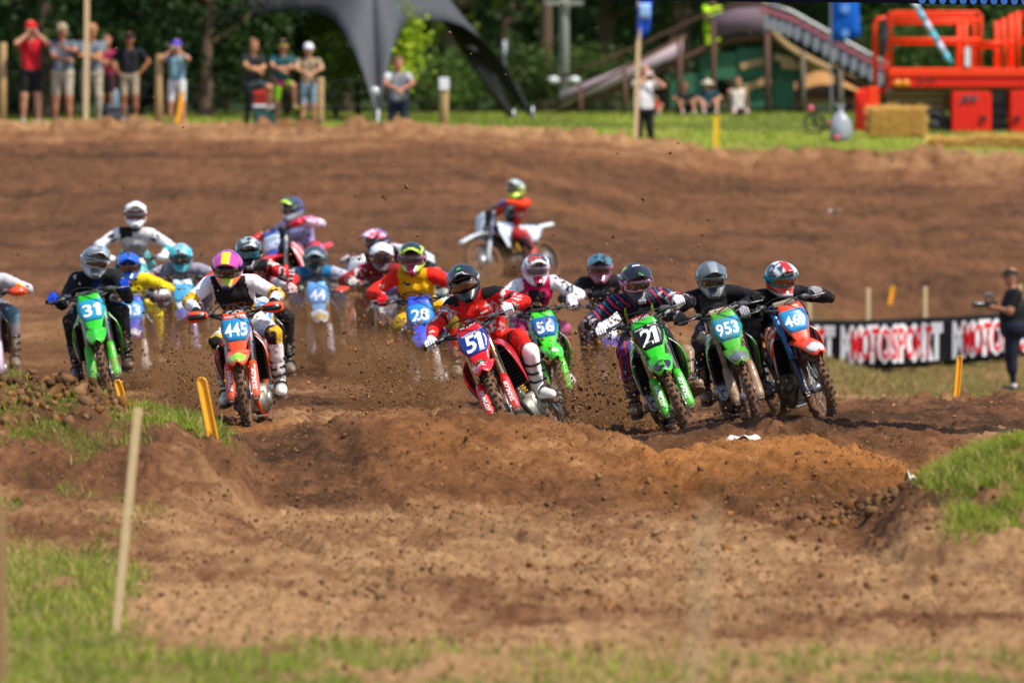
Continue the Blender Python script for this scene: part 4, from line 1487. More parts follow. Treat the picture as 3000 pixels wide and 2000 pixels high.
         rider=dict(head=(858, 612), nod=8, look=-6, roll=10, reach=.04, drop=.19, hipy=.25, hipx=.05,
                    colour=kit('#a4a2cc', '#e2c4d8', '#e0c8d8', '#d86aa4', '#c83a4a', None, '#a9aacb', camo('#c82a78', '#b4a8d0', ('upper', 'fore', 'thigh', 'shoulder'), 13, .55)),
                    helmet=dict(shell='#2a4cae', pattern=('blotch', '#3a3f48'), peak='#3c444c', peak_pattern=('half', '#a8cf1c'), jaw='#8c8f94', goggle='#4a4c52', lens='#22242a', vent='#6c6c6c'),
                    glove='#c4182c', boot='#8c8aa0', boot_dirt=.3,
                    label='person in pink and white kit with blue helmet on the red bike up the slope')),
    dict(num='44', plate=(931, 864), wheel=(948, 1082), s=264, yaw=2, steer=2, colour='#c9d4e2', dirt=.2, guards=True,
         bike_label='white and blue motocross bike with 44 plate in the gap between bikes 50 and 28',
         pal=dict(plate_bg='#3f8fd6', plate='#5fa8e0', handguard=WHITEP, fork=mat('#c4a040', .4, .6, .3, 0, 30), guard=plastic('#b4b6c4', .4), fender='#d9e0ea', fender_tip='#c4ae5c', shroud='#2a7cb0', side='#2a5a9c'), num_h=.125,
         rider=dict(head=(922, 758), nod=16, roll=2, reach=.13, drop=.15,
                    colour=kit('#1c3658', '#a9a9bc', '#dad8de', '#23364c', '#2a6a94', None, '#3c3c44',
                               lambda C, names, t, side, loc, V: C.__setitem__((names == 'shoulder'), hexc('#1c72a8'))),
                    helmet=dict(shell='#343c42', pattern=('blotch', '#232a30'), peak='#39424a', peak_pattern=('half', '#8fa0a6'), jaw='#2a2f34', goggle='#2a6a78', lens='#30241e', vent='#3c3a38'),
                    glove='#c9c9cc', boot='#8c8478', boot_dirt=.5,
                    label='person in navy vest and pale sleeves with dark grey helmet riding bike 44')),
    dict(num='', plate=(1040, 786), wheel=(1026, 985), s=252, yaw=-34, steer=-4, lean=10, colour='#e0301c', dirt=.1,
         bike_label='red orange motocross bike with plain white plate turning left behind rider 28',
         pal=dict(plate_bg='#d9d6da', plate='#e2d6d6', fork=mat('#9c9894', .4, .6, .3, 0, 30), guard=plastic('#e0644a', .3)),
         rider=dict(head=(1104, 708), nod=12, look=-4, roll=14, reach=.10, drop=.17,
                    colour=kit('#1d171d', '#241d24', '#c4bccc', '#7c1420', '#901c24', None, '#c9b4b0'),
                    helmet=dict(shell='#6a5a9c', pattern=('blotch', '#c82a4a', '#dcdce4'), peak='#c4c0d2', peak_pattern=('blotch', '#c02c50'), jaw='#4c3c5c', goggle='#2a242c', lens='#241c20', vent='#5c4c5c'),
                    glove='#b4acb0', boot='#b08474', boot_dirt=.4,
                    label='person in black jersey with violet and red helmet on the red orange bike')),
    dict(num='', plate=(1130, 872), wheel=(1106, 1130), s=272, yaw=3, lean=2, colour='#2a2022', dirt=.3,
         bike_label='dark motocross bike with white plate wreathed in dirt beside blue bike 28',
         pal=dict(plate_bg='#d6d4d2', plate='#d0cecc', guard=plastic('#6a6464', .6)),
         rider=dict(head=(1118, 750), nod=14, roll=0, reach=.13, drop=.15,
                    colour=kit('#7c1218', '#8c141a', '#8c141a', '#4c1418', '#5c1c20', None, '#3a1c20'),
                    helmet=dict(shell='#dcdedd', peak='#e0e2e0', jaw='#5a3a3a', goggle='#8c3a3a', lens='#2a1c1c', vent='#6c5c5c'),
                    glove='#b8b0a8', boot='#6c6460', boot_dirt=.6,
                    label='person in dark red kit with white topped helmet just left of rider 28')),
    dict(num='', plate=(1290, 885), wheel=(1300, 1120), s=274, yaw=2, lean=4, colour='#7c8a80', dirt=.4,
         bike_label='grey muddy motocross bike almost hidden between bikes 28 and 51',
         pal=dict(plate_bg='#c9d2c9', guard=plastic('#c9d2b8', .5)),
         rider=dict(head=(1240, 775), nod=14, roll=3, reach=.13, drop=.15,
                    colour=kit('#5a3f74', '#7c5a9c', '#7c5a9c', '#4c3a5c', '#5c4a6c', None, '#c9c4bc'),
                    helmet=dict(shell='#b8c4c4', peak='#b4c2c4', jaw='#8c9494', goggle='#3a3a40', lens='#241c20', vent='#6c6c6c'),
                    glove='#5a4a5c', boot='#c9c0b4', boot_dirt=.4,
                    label='person with purple sleeves mostly hidden behind rider 28')),
    dict(num='', plate=(1402, 655), wheel=(1330, 828), s=194, yaw=-40, steer=-16, lean=17, colour='#dfe6ea', dirt=.10, graphic='#7f9cc0',
         bike_label='white motocross bike seen from the side turning at the foot of the slope',
         pal=dict(plate_bg='#b9c4cf', plate='#c4ccd4', fork=mat('#8a92a4', .4, .6, .2, 0, 30), guard=plastic('#9aa2b0', .2), engine=DARKM),
         rider=dict(head=(1512, 556), nod=2, look=18, roll=5, reach=.0, drop=.21, hipy=.16, hipz=.98, 
                    colour=kit('#14141f', '#e23c12', '#e23a12', '#8c141c', '#9c1820', None, '#241c2c',
                               lambda C, names, t, side, loc, V: (C.__setitem__((names == 'thigh') & (np.sin(V[:, 2] * 30 + V[:, 0] * 20) > .3), hexc('#1c1c34')), C.__setitem__((names == 'torso') & (loc[:, 0] > .09), hexc('#b01c14')))),
                    helmet=dict(shell='#7c9490', pattern=('blotch', '#c4ccd0'), peak='#a4b0ae', jaw='#6ab81c', jaw2='#b4c81c', goggle='#a4b41c', lens='#242a24', vent='#8cb41c'),
                    glove='#5a5f94', boot='#c4402c', boot_dirt=.15,
                    label='person in orange and navy kit alone on the white bike near the slope')),
    dict(num='', plate=(-42, 905), wheel=(-30, 1175), s=290, yaw=3, lean=4, colour='#7a8a9c', dirt=.2, guards=True,
         bike_label='motocross bike with orange hand guard cut off by the picture edge',
         pal=dict(handguard=plastic('#d9481c'), plate_bg='#2a90c4', shroud='#20242a', fork=mat('#b09a9c', .4, .6, .3, 0, 30), guard=plastic('#a48ca4', .4)),
         rider=dict(head=(-46, 778), nod=10, roll=2, reach=.13,
                    colour=kit('#8d8a92', '#b9b6be', '#bab8c0', '#5c5a66', '#5c8a9c', None, '#8c8a94', None, '#cfd01c'),
                    helmet=dict(shell='#c4c42a', peak='#d2cc4c', jaw='#8a8a6a', goggle='#2a2a2c', lens='#2a201c', vent='#5a5a4c'),
                    glove='#d9501c', boot='#8c8478', boot_dirt=.5,
                    label='person with grey sleeve and yellow cuff cut off by the picture edge')),
]
for sp in BIKES: solve_bike(sp)

# ================================================================== THE GROUND
def CPT(px, s, z=None, py=None):
    Y = FPX / s
    return ((px - 1500) / s, Y, z if z is not None else CZ - (py - HZ) / s)


ctrl = []
for px in (-900, 300, 1500, 2700, 3900):
    ctrl += [CPT(px, 800, -.62), CPT(px, 640, -.42), CPT(px, 550, -.45), CPT(px, 490, -.31), CPT(px, 430, -.22), CPT(px, 395, -.17)]
for px in (-500, 3500): ctrl += [CPT(px, 340, -.08), CPT(px, 300, .02)]
ctrl += [CPT(2750, 300, -.05), CPT(2500, 300, -.08), CPT(2500, 232, -.38), CPT(2750, 222, -.48), CPT(2925, 212, -.66), CPT(3300, 212, -.68), CPT(3800, 212, -.6),
         CPT(2340, 195, -.56), CPT(2600, 195, -.62), CPT(3000, 195, -.46), CPT(3500, 195, -.25), CPT(2600, 182, .40), CPT(3000, 182, .42), CPT(3600, 182, .42), CPT(2100, 200, .42), CPT(2350, 210, -.1), CPT(1850, 230, .15), CPT(1700, 200, .70), CPT(2100, 188, .85)]
for px, a, b, c in ((1900, 1.30, 2.18, 3.04), (2400, 1.12, 2.08, 2.98), (2900, 1.05, 2.05, 2.95), (3600, 1.05, 2.05, 2.95)):
    ctrl += [CPT(px, 178, a), CPT(px, 167, b), CPT(px, 158, c)]
for px in (-800, 0, 500, 1000): ctrl += [CPT(px, 202, py=835), CPT(px, 188, py=738), CPT(px, 176, py=612), CPT(px, 166, py=462)]
ctrl += [CPT(1450, 188, py=742), CPT(1450, 176, py=615), CPT(1450, 166, py=470)]
for px, py in ((-800, 384), (0, 388), (500, 386), (1000, 386), (1400, 398), (1650, 411), (1900, 424)): ctrl.append(CPT(px, 160, py=py))
for px in (-1200, 0, 1000, 2000, 3000, 4200):
    k = 1 if px > 1500 else 0
    ctrl += [CPT(px, 154, py=(370, 418)[k]), CPT(px, 140, py=(342, 345)[k]), CPT(px, 120, 4.35), CPT(px, 100, 4.95), CPT(px, 80, 6.1)]
for sp in BIKES:
    for c in sp['contact']: ctrl.append((c.x, c.y, c.z + .045))
ctrl = np.array(ctrl)


def warp(x, y): return np.stack([np.clip(x / np.maximum(y, 15) * 20, -6, 6), np.log(np.clip(y, 18, 300)) * 6.0], -1)


CW = warp(ctrl[:, 0], ctrl[:, 1])


def tpsk(r2): return np.where(r2 > 1e-12, r2 * np.log(np.maximum(r2, 1e-12)) * .5, 0)


_n = len(ctrl)
_K = tpsk(((CW[:, None] - CW[None]) ** 2).sum(-1)) + np.eye(_n) * .003
_P = np.hstack([np.ones((_n, 1)), CW])
_A = np.block([[_K, _P], [_P.T, np.zeros((3, 3))]])
_w = np.linalg.solve(_A, np.concatenate([ctrl[:, 2], np.zeros(3)]))


def base_h(x, y):
    sh = np.shape(x)
    q = warp(np.ravel(x), np.ravel(y)); out = np.empty(len(q))
    for i in range(0, len(q), 40000):
        b = q[i:i + 40000]
        out[i:i + 40000] = tpsk(((b[:, None] - CW[None]) ** 2).sum(-1)) @ _w[:_n] + _w[_n] + b @ _w[_n + 1:]
    return out.reshape(sh)


# ridges: silhouette in the photograph, distance, length of the front and back slope
RIDGES = [
    (300, [(2330, 1270), (2440, 1240), (2560, 1216), (2650, 1202), (2750, 1196), (2850, 1200), (3000, 1200), (3500, 1205)], 4.0, 3.0, 'r'),
    (374, [(1700, 1330), (1780, 1302), (1850, 1286), (1950, 1277), (2100, 1248), (2250, 1240), (2400, 1243), (2600, 1252), (2750, 1262), (3000, 1270), (3500, 1275)], 2.0, 1.3, 'r'),
    (406, [(1850, 1380), (1950, 1335), (2100, 1302), (2175, 1288), (2296, 1287), (2420, 1292), (2500, 1312), (2600, 1350), (2700, 1390)], 2.6, 1.2, 'both'),
    (398, [(500, 1330), (600, 1290), (700, 1283), (900, 1255), (1060, 1230), (1150, 1216), (1212, 1212), (1330, 1221), (1450, 1225), (1560, 1238), (1650, 1249), (1750, 1275), (1824, 1292), (1920, 1330)], 3.4, 1.2, 'both'),
    (420, [(-600, 1120), (0, 1140), (60, 1144), (150, 1158), (250, 1158), (330, 1184), (450, 1198), (560, 1218), (640, 1246), (710, 1296), (770, 1345)], 3.4, 1.6, 'l'),
    (468, [(2560, 1520), (2660, 1440), (2740, 1385), (2820, 1345), (2900, 1318), (2980, 1300), (3100, 1286), (3600, 1270)], 2.6, 1.8, 'r'),
]


def fine_noise(x, y):
    s = FPX / np.maximum(y, 15)
    near = sstep(120, 300, s)
    back = 1 - near
    h = (.022 + .028 * near) * (fbm(x * .9, y * .55, None, 3, 11) - .5) * 2
    r = 1 - np.abs(fbm(x * 5.0, y * 4.0, None, 3, 21) - .5) * 2
    h += near * .030 * (fbm(x * 3.2, y * 2.6, None, 3, 31) - .5) * 2
    h += near * .020 * (r ** 3 - .45)
    cl = fbm(x * 13, y * 9, None, 3, 41)
    h += near * .040 * np.clip(cl - .45, 0, 1) * 2
    cl = fbm(x * 30, y * 18, None, 2, 51)
    h += near * .034 * np.clip(cl - .4, 0, 1) * 2
    # wheel ruts through the near corner
    for k, (x0, sl, cv) in enumerate(((-2.3, -.10, .012), (-1.2, -.16, .010), (-.2, -.22, .012), (.9, -.20, .008), (1.7, -.26, .010), (2.7, -.22, .006), (3.4, -.30, .008))):
        q = y - 48
        xr = x0 + sl * q + cv * q * q + .10 * np.sin(y * .9 + k)
        w = (x - xr) / .085
        on = sstep(36, 40, y) * (1 - sstep(60, 66, y))
        h += on * (-.040 * np.exp(-w * w) + .018 * np.exp(-(np.abs(w) - 1.7) ** 2 * 2)) * (.6 + .8 * vnoise(x * 2 + k, y * .7))
        h += on * .010 * np.exp(-w * w) * np.sin(y * 40)
    # ruts worn across the far slope
    tr = fbm(x * .22 + y * .05, y * 1.15 + .15 * np.sin(x * .5), None, 4, 61)
    h += back * .10 * (tr - .5)
    h += back * .14 * (fbm(x * 2.2, y * 1.0, None, 3, 71) - .5)
    rr = 1 - np.abs(fbm(x * 4.2, y * 1.9, None, 2, 81) - .5) * 2
    h += back * .08 * (rr ** 3 - .4)
    return h


def grass_mask(x, y):
    """how much of the ground is under grass"""
    y = np.maximum(y, 12); s = FPX / y; px = 1500 + x * s
    n = fbm(x * 1.3, y * .8, None, 3, 91); n2 = fbm(x * 3.5, y * 2.0, None, 3, 95)
    g = np.zeros_like(x)
    # bank at the left of the track
    a = sstep(402, 410, s) * (1 - sstep(426, 433, s)) * (1 - sstep(600, 720, px)) * sstep(.30, .46, n2)
    a = a * (.10 + .95 * sstep(300, 430, px) + .85 * (1 - sstep(20, 80, px)) + .8 * sstep(425, 430, s))
    a2 = .42 * sstep(.50, .66, n2) * sstep(425, 432, s) * (1 - sstep(455, 490, s)) * (1 - sstep(150, 560, px))
    g = np.maximum(g, np.maximum(a, a2))
    # near verge at the bottom of the picture
    edge = 300 + 130 * (n - .5) * 2
    b = sstep(474, 500, s) * (1 - sstep(edge, edge + 160, px)) * (.9 + .4 * sstep(.4, .6, n2))
    c = sstep(575, 600, s + 34 * (n - .5)) * (.25 + .75 * (1 - sstep(900, 1400, px + 300 * (n - .5))))
    c = np.maximum(c, .75 * sstep(616, 634, s + 30 * (n - .5)))
    g = np.maximum(g, np.maximum(b * sstep(.24, .40, n2), c * sstep(.40, .56, n2)))
    # bank at the right
    e = .85 * sstep(2700, 2820, px + 150 * (n - .5) + 60 * (n2 - .5) - (s - 468) * 1.3) * sstep(.28, .42, n2) * sstep(440, 452, s) * (1 - sstep(488, 502, s + 26 * (n2 - .5)))
    g = np.maximum(g, e)
    # field behind the crest
    f = 1 - sstep(155.5, 158.0, s + 2.0 * (n - .5) - 3.0 * sstep(1500, 2000, px) * (1 - sstep(150, 154, s)))
    g = np.maximum(g, f)
    return np.clip(g, 0, 1)


def dry_mask(x, y):
    y = np.maximum(y, 12); s = FPX / y; px = 1500 + x * s
    n = fbm(x * .8, y * .5, None, 3, 99)
    return sstep(2280, 2420, px) * sstep(183, 190, s) * (1 - sstep(228, 250, s)) * (.45 + .7 * n)


def height(x, y, detail=True):
    h = base_h(x, y)
    s = FPX / np.maximum(y, 15); px = 1500 + x * s
    for rs, prof, sf, sb, mode in RIDGES:
        Yr = FPX / rs
        pr = np.array(prof, float)
        pxr = 1500 + x * rs
        zr = CZ - (np.interp(pxr, pr[:, 0], pr[:, 1]) - HZ) / rs
        d = y - Yr
        g = np.where(d < 0, np.exp(-(d / sf) ** 2), np.exp(-(d / sb) ** 2))
        lo = 1 if mode == 'l' else sstep(pr[0, 0] - 60, pr[0, 0] + 60, pxr)
        hi = 1 if mode == 'r' else 1 - sstep(pr[-1, 0] - 60, pr[-1, 0] + 60, pxr)
        g = g * lo * hi
        h = h + np.maximum(zr - h, -.05) * g
    # field far behind climbs into a wooded hill
    h = h + sstep(230, 420, y) * 16
    if detail:
        gm = grass_mask(x, y)
        fn = fine_noise(x, y)
        h = h + fn * (1 - .75 * gm) * (1 - sstep(128, 133, y) * .8)
        # heaps of clods
        cl = np.exp(-(((px - 150) / 130) ** 2)) * np.exp(-((y - 47.4) / .9) ** 2)
        cl = cl + .8 * np.exp(-(((px - 40) / 90) ** 2)) * np.exp(-((y - 46.2) / .6) ** 2)
        h = h + cl * (.03 + .34 * np.clip(fbm(x * 5.5, y * 4.0, None, 4, 121) - .42, 0, 1) * 2)
        cr = sstep(2440, 2560, px) * np.exp(-((y - 66.5) / 2.2) ** 2) + sstep(2480, 2600, px) * (1 - sstep(2700, 2780, px)) * np.exp(-((y - 44.3) / .8) ** 2)
        h = h + cr * .16 * np.clip(fbm(x * 4.0, y * 2.5, None, 4, 131) - .40, 0, 1) * 2
        dp = .16 * sstep(440, 520, px) * (1 - sstep(1230, 1300, px)) + .30 * np.exp(-((px - 1166) / 75) ** 2) + .42 * np.exp(-((px - 1890) / 90) ** 2) + .10 * np.exp(-((px - 900) / 60) ** 2)
        h = h - dp * np.exp(-((y - 128.1) / 1.0) ** 2)
        ce = np.exp(-((y - 125.6) / 1.5) ** 2)
        h = h + ce * .38 * np.clip(fbm(x * 2.4, y * 1.6, None, 4, 141) - .45, 0, 1) * 2
    return h


def Hs(x, y): return float(height(np.array([float(x)]), np.array([float(y)]))[0])


def ground_colours(x, y, z):
    s = FPX / np.maximum(y, 12); px = 1500 + x * s
    c = lambda q: np.array(hexc(q))
    tan, mid, dark, org = c('#aa835a'), c('#785033'), c('#452e1c'), c('#a5682c')
    n = fbm(x * .7, y * .45, None, 4, 201); n2 = fbm(x * 4, y * 2.4, None, 4, 211); n3 = fbm(x * 18, y * 12, None, 3, 221)
    st = fbm(x * .3 + y * .04, y * 1.3, None, 4, 261)
    fr = 1 - sstep(190, 240, s)
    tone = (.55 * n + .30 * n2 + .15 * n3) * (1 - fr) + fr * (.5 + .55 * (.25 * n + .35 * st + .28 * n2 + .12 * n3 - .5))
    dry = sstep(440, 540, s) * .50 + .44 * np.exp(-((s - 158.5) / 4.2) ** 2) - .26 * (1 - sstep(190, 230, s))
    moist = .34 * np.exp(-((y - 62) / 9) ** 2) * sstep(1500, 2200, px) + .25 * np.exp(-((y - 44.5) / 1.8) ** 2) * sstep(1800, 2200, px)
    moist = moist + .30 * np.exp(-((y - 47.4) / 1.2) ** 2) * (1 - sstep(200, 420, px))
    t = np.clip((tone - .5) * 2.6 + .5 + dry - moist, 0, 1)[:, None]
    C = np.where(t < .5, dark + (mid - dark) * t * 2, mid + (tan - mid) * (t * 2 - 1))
    o = np.exp(-((y - 48.6) / 2.6) ** 2) * (.75 * sstep(1750, 2050, px) * (1 - sstep(2600, 2900, px)) + .35 * sstep(900, 1300, px) * (1 - sstep(1900, 2100, px)))
    o = np.maximum(o, .55 * np.exp(-((y - 57) / 2.5) ** 2) * np.exp(-((px - 720) / 160) ** 2))
    C = C + (org * (.75 + .5 * n2[:, None]) - C) * (o * (.55 + .5 * n))[:, None]
    # soil path and grass
    g = grass_mask(x, y)
    gl, gd, gy = c('#7f8a2e'), c('#566524'), c('#968f44')
    far = (s < 160)
    gn = fbm(x * .35, y * .25, None, 3, 231)
    band = sstep(.42, .58, gn)[:, None]
    G = gd + (gl - gd) * band
    G = G + (gy - G) * (sstep(.55, .75, fbm(x * .9, y * .5, None, 3, 241)) * .5)[:, None]
    G = np.where(far[:, None], G, G * .8)
    C = C + (G - C) * (np.clip(g * 1.1, 0, 1) * np.where(far, 1.0, .75))[:, None]
    d = np.clip(dry_mask(x, y), 0, 1)
    D = c('#8c7446') + (c('#6f7034') - c('#8c7446')) * sstep(.48, .62, fbm(x * .9, y * .4, None, 3, 251))[:, None]
    C = C + (D - C) * d[:, None] * .85
    # forest floor
    w = sstep(178, 200, y)[:, None]
    C = C + (c('#2c3a1a') - C) * w
    return np.clip(C, 0, 1)


def build_ground():
    u = np.concatenate([-np.geomspace(60, .125, 26)[:-1], np.linspace(-.115, .115, 540), np.geomspace(.125, 60, 26)[1:]])
    yr = [-60, -20, 0, 10, 16, 20, 23]
    y = 25.0
    while y < 150:
        yr.append(y)
        y += np.interp(y, [25, 32, 40, 56, 64, 80, 105, 130, 150], [.16, .07, .05, .05, .09, .16, .17, .16, .7])
    yr += list(np.geomspace(150.8, 900, 26))
    yr = np.array(yr)
    U, Yg = np.meshgrid(u, yr)
    X = U * np.clip(Yg, 24, 260)
    h = height(X.ravel(), Yg.ravel())
    V = np.stack([X.ravel(), Yg.ravel(), h], 1)
    ny, nx = U.shape
    a = (np.arange(ny - 1)[:, None] * nx + np.arange(nx - 1)[None]).ravel()
    F = np.stack([a, a + 1, a + nx + 1, a + nx], 1)
    me = np_mesh('ground', V, F)
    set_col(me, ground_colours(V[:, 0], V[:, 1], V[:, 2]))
    m = bpy.data.materials.new('earth and turf')
    m.use_nodes = True
    t = m.node_tree; b = t.nodes['Principled BSDF']; L = t.links.new
    vc = t.nodes.new('ShaderNodeVertexColor'); vc.layer_name = 'Col'
    tc = t.nodes.new('ShaderNodeTexCoord')
    n1 = t.nodes.new('ShaderNodeTexNoise'); n1.inputs['Scale'].default_value = 14; n1.inputs['Detail'].default_value = 8; n1.inputs['Roughness'].default_value = .7
    mp = t.nodes.new('ShaderNodeMapping'); mp.inputs['Scale'].default_value = (1, .6, 1)
    L(tc.outputs['Object'], mp.inputs['Vector']); L(mp.outputs[0], n1.inputs['Vector'])
    mr = t.nodes.new('ShaderNodeMapRange'); mr.inputs['From Min'].default_value = .25; mr.inputs['From Max'].default_value = .75; mr.inputs['To Min'].default_value = .62; mr.inputs['To Max'].default_value = 1.34
    L(n1.outputs['Fac'], mr.inputs['Value'])
    mx = t.nodes.new('ShaderNodeMixRGB'); mx.blend_type = 'MULTIPLY'; mx.inputs['Fac'].default_value = 1
    L(vc.outputs['Color'], mx.inputs['Color1']); L(mr.outputs[0], mx.inputs['Color2']); L(mx.outputs[0], b.inputs['Base Color'])
    b.inputs['Roughness'].default_value = .95; b.inputs['Specular IOR Level'].default_value = .15
    n2 = t.nodes.new('ShaderNodeTexNoise'); n2.inputs['Scale'].default_value = 22; n2.inputs['Detail'].default_value = 9; n2.inputs['Roughness'].default_value = .72
    mp2 = t.nodes.new('ShaderNodeMapping'); mp2.inputs['Scale'].default_value = (1, .55, 1)
    L(tc.outputs['Object'], mp2.inputs['Vector']); L(mp2.outputs[0], n2.inputs['Vector'])
    bp = t.nodes.new('ShaderNodeBump'); bp.inputs['Strength'].default_value = 1.0; bp.inputs['Distance'].default_value = .045
    L(n2.outputs['Fac'], bp.inputs['Height']); L(bp.outputs[0], b.inputs['Normal'])
    obj('ground', me, m, kind='structure')


build_ground()


# ---------------------------------------------------------------- loose clods, flying dirt, grass
def ico():
    t = (1 + 5 ** .5) / 2
    v = np.array([(-1, t, 0), (1, t, 0), (-1, -t, 0), (1, -t, 0), (0, -1, t), (0, 1, t), (0, -1, -t), (0, 1, -t), (t, 0, -1), (t, 0, 1), (-t, 0, -1), (-t, 0, 1)], float)
    f = np.array([(0, 11, 5), (0, 5, 1), (0, 1, 7), (0, 7, 10), (0, 10, 11), (1, 5, 9), (5, 11, 4), (11, 10, 2), (10, 7, 6), (7, 1, 8), (3, 9, 4), (3, 4, 2), (3, 2, 6), (3, 6, 8), (3, 8, 9), (4, 9, 5), (2, 4, 11), (6, 2, 10), (8, 6, 7), (9, 8, 1)])
    return v / np.linalg.norm(v[0]), f


ICOV, ICOF = ico()


OCTV = np.array([(1, 0, 0), (-1, 0, 0), (0, 1, 0), (0, -1, 0), (0, 0, 1), (0, 0, -1)], float)
OCTF = np.array([(0, 2, 4), (2, 1, 4), (1, 3, 4), (3, 0, 4), (2, 0, 5), (1, 2, 5), (3, 1, 5), (0, 3, 5)])


def lumps(name, pos, size, cols, m, tiny=False, **kw):
    n = len(pos)
    SV, SF = (OCTV, OCTF) if tiny else (ICOV, ICOF)
    nv = len(SV)
    V = np.repeat(SV[None], n, 0) * (1 + .55 * (rng.random((n, nv, 1)) - .5) * 2 * .75)
    q = rng.normal(size=(n, 4)); q /= np.linalg.norm(q, axis=1, keepdims=True)
    w, x, y, z = q.T
    Rm = np.stack([np.stack([1 - 2 * (y * y + z * z), 2 * (x * y - z * w), 2 * (x * z + y * w)], -1), np.stack([2 * (x * y + z * w), 1 - 2 * (x * x + z * z), 2 * (y * z - x * w)], -1), np.stack([2 * (x * z - y * w), 2 * (y * z + x * w), 1 - 2 * (x * x + y * y)], -1)], 1)
    V = V * (size[:, None, None] * (1 + .5 * (rng.random((n, 1, 3)) - .5)))
    V = np.einsum('nij,nkj->nki', Rm, V) + pos[:, None]
    F = (SF[None] + nv * np.arange(n)[:, None, None]).reshape(-1, 3)
    me = np_mesh(name, V.reshape(-1, 3), F, False)
    set_col(me, np.repeat(cols, nv, 0))
    return obj(name, me, m, **kw)


EARTH = mat((1, 1, 1), .95, 0, 0, 0, 40, 0, .15, attr='Col')


def soil(n, lo=.55, hi=1.15):
    a, b, o = np.array(hexc('#583b26')), np.array(hexc('#96714c')), np.array(hexc('#8c5e32'))
    t = rng.random((n, 1)) ** 1.3
    c = a + (b - a) * t
    k = rng.random((n, 1)) < .2
    return np.where(k, o, c) * (lo + (hi - lo) * rng.random((n, 1)))


def ground_clods():
    n = 9000
    s = rng.uniform(300, 640, n) ** 1.0
    px = rng.uniform(-250, 3250, n)
    y = FPX / s; x = (px - 1500) / s
    k = rng.random(n) > grass_mask(x, y) * .95
    x, y, s, px = x[k], y[k], s[k], px[k]
    d = fbm(x * .9, y * .6, None, 3, 301)
    heap = np.exp(-(((px - 150) / 190) ** 2) - ((y - 47.4) / 1.3) ** 2) + sstep(2400, 2560, px) * np.exp(-((y - 66) / 4) ** 2) + .8 * sstep(1900, 2300, px) * np.exp(-((y - 44) / 2.2) ** 2)
    k = rng.random(len(x)) < np.clip(sstep(.38, .62, d) + heap, .10, 1)
    x, y, heap = x[k], y[k], heap[k]
    size = np.exp(rng.normal(-4.75, .42, len(x))) * (1 + 1.8 * np.minimum(heap, 1) * rng.random(len(x)))
    size = np.clip(size, .004, .034)
    z = height(x, y) + size * .25
    lumps('clods', np.stack([x, y, z], 1), size, soil(len(x)), EARTH, kind='stuff')


ground_clods()


def crumbs():
    n = 42000
    s = rng.uniform(345, 600, n); px = rng.uniform(-150, 3150, n)
    y = FPX / s; x = (px - 1500) / s
    d = fbm(x * 1.4, y * .8, None, 3, 311)
    k = (rng.random(n) > grass_mask(x, y)) & (rng.random(n) < np.clip(sstep(.36, .62, d), .12, 1) * (1 - .65 * sstep(500, 580, s)))
    x, y = x[k], y[k]
    size = np.clip(np.exp(rng.normal(-5.0, .35, len(x))), .003, .014)
    lumps('crumbs', np.stack([x, y, height(x, y) + size * .2], 1), size, soil(len(x), .5, 1.1), EARTH, True, kind='stuff')
    # two heaps of turned clods
    P_, Z_ = [], []
    for cx, cy, sx, sy, m in ((150, 47.2, 85, .5, 420), (40, 46.6, 70, .4, 160), (300, 47.3, 60, .4, 110), (2610, 44.4, 70, .5, 240), (2480, 44.6, 60, .4, 90)):
        for _ in range(m):
            yy = random.gauss(cy, sy); xx = (random.gauss(cx, sx) - 1500) * yy / FPX
            q = math.exp(-3.85 + random.gauss(0, .42)); q = min(q, .055)
            P_.append((xx, yy, Hs(xx, yy) + q * random.uniform(-.1, .9))); Z_.append(q)
    for _ in range(420):
        s0 = random.uniform(415, 560); p0 = random.uniform(700, 2750) if random.random() < .5 else random.uniform(1700, 2750)
        yy = FPX / s0; xx = (p0 - 1500) / s0; q = min(.042, math.exp(-4.15 + random.gauss(0, .35)))
        P_.append((xx, yy, Hs(xx, yy) + q * random.uniform(-.3, .4))); Z_.append(q)
    o = lumps('turned_clods', np.array(P_), np.array(Z_), soil(len(P_), .55, .85), EARTH, kind='stuff')
    o.data.polygons.foreach_set('use_smooth', [True] * len(o.data.polygons))


crumbs()


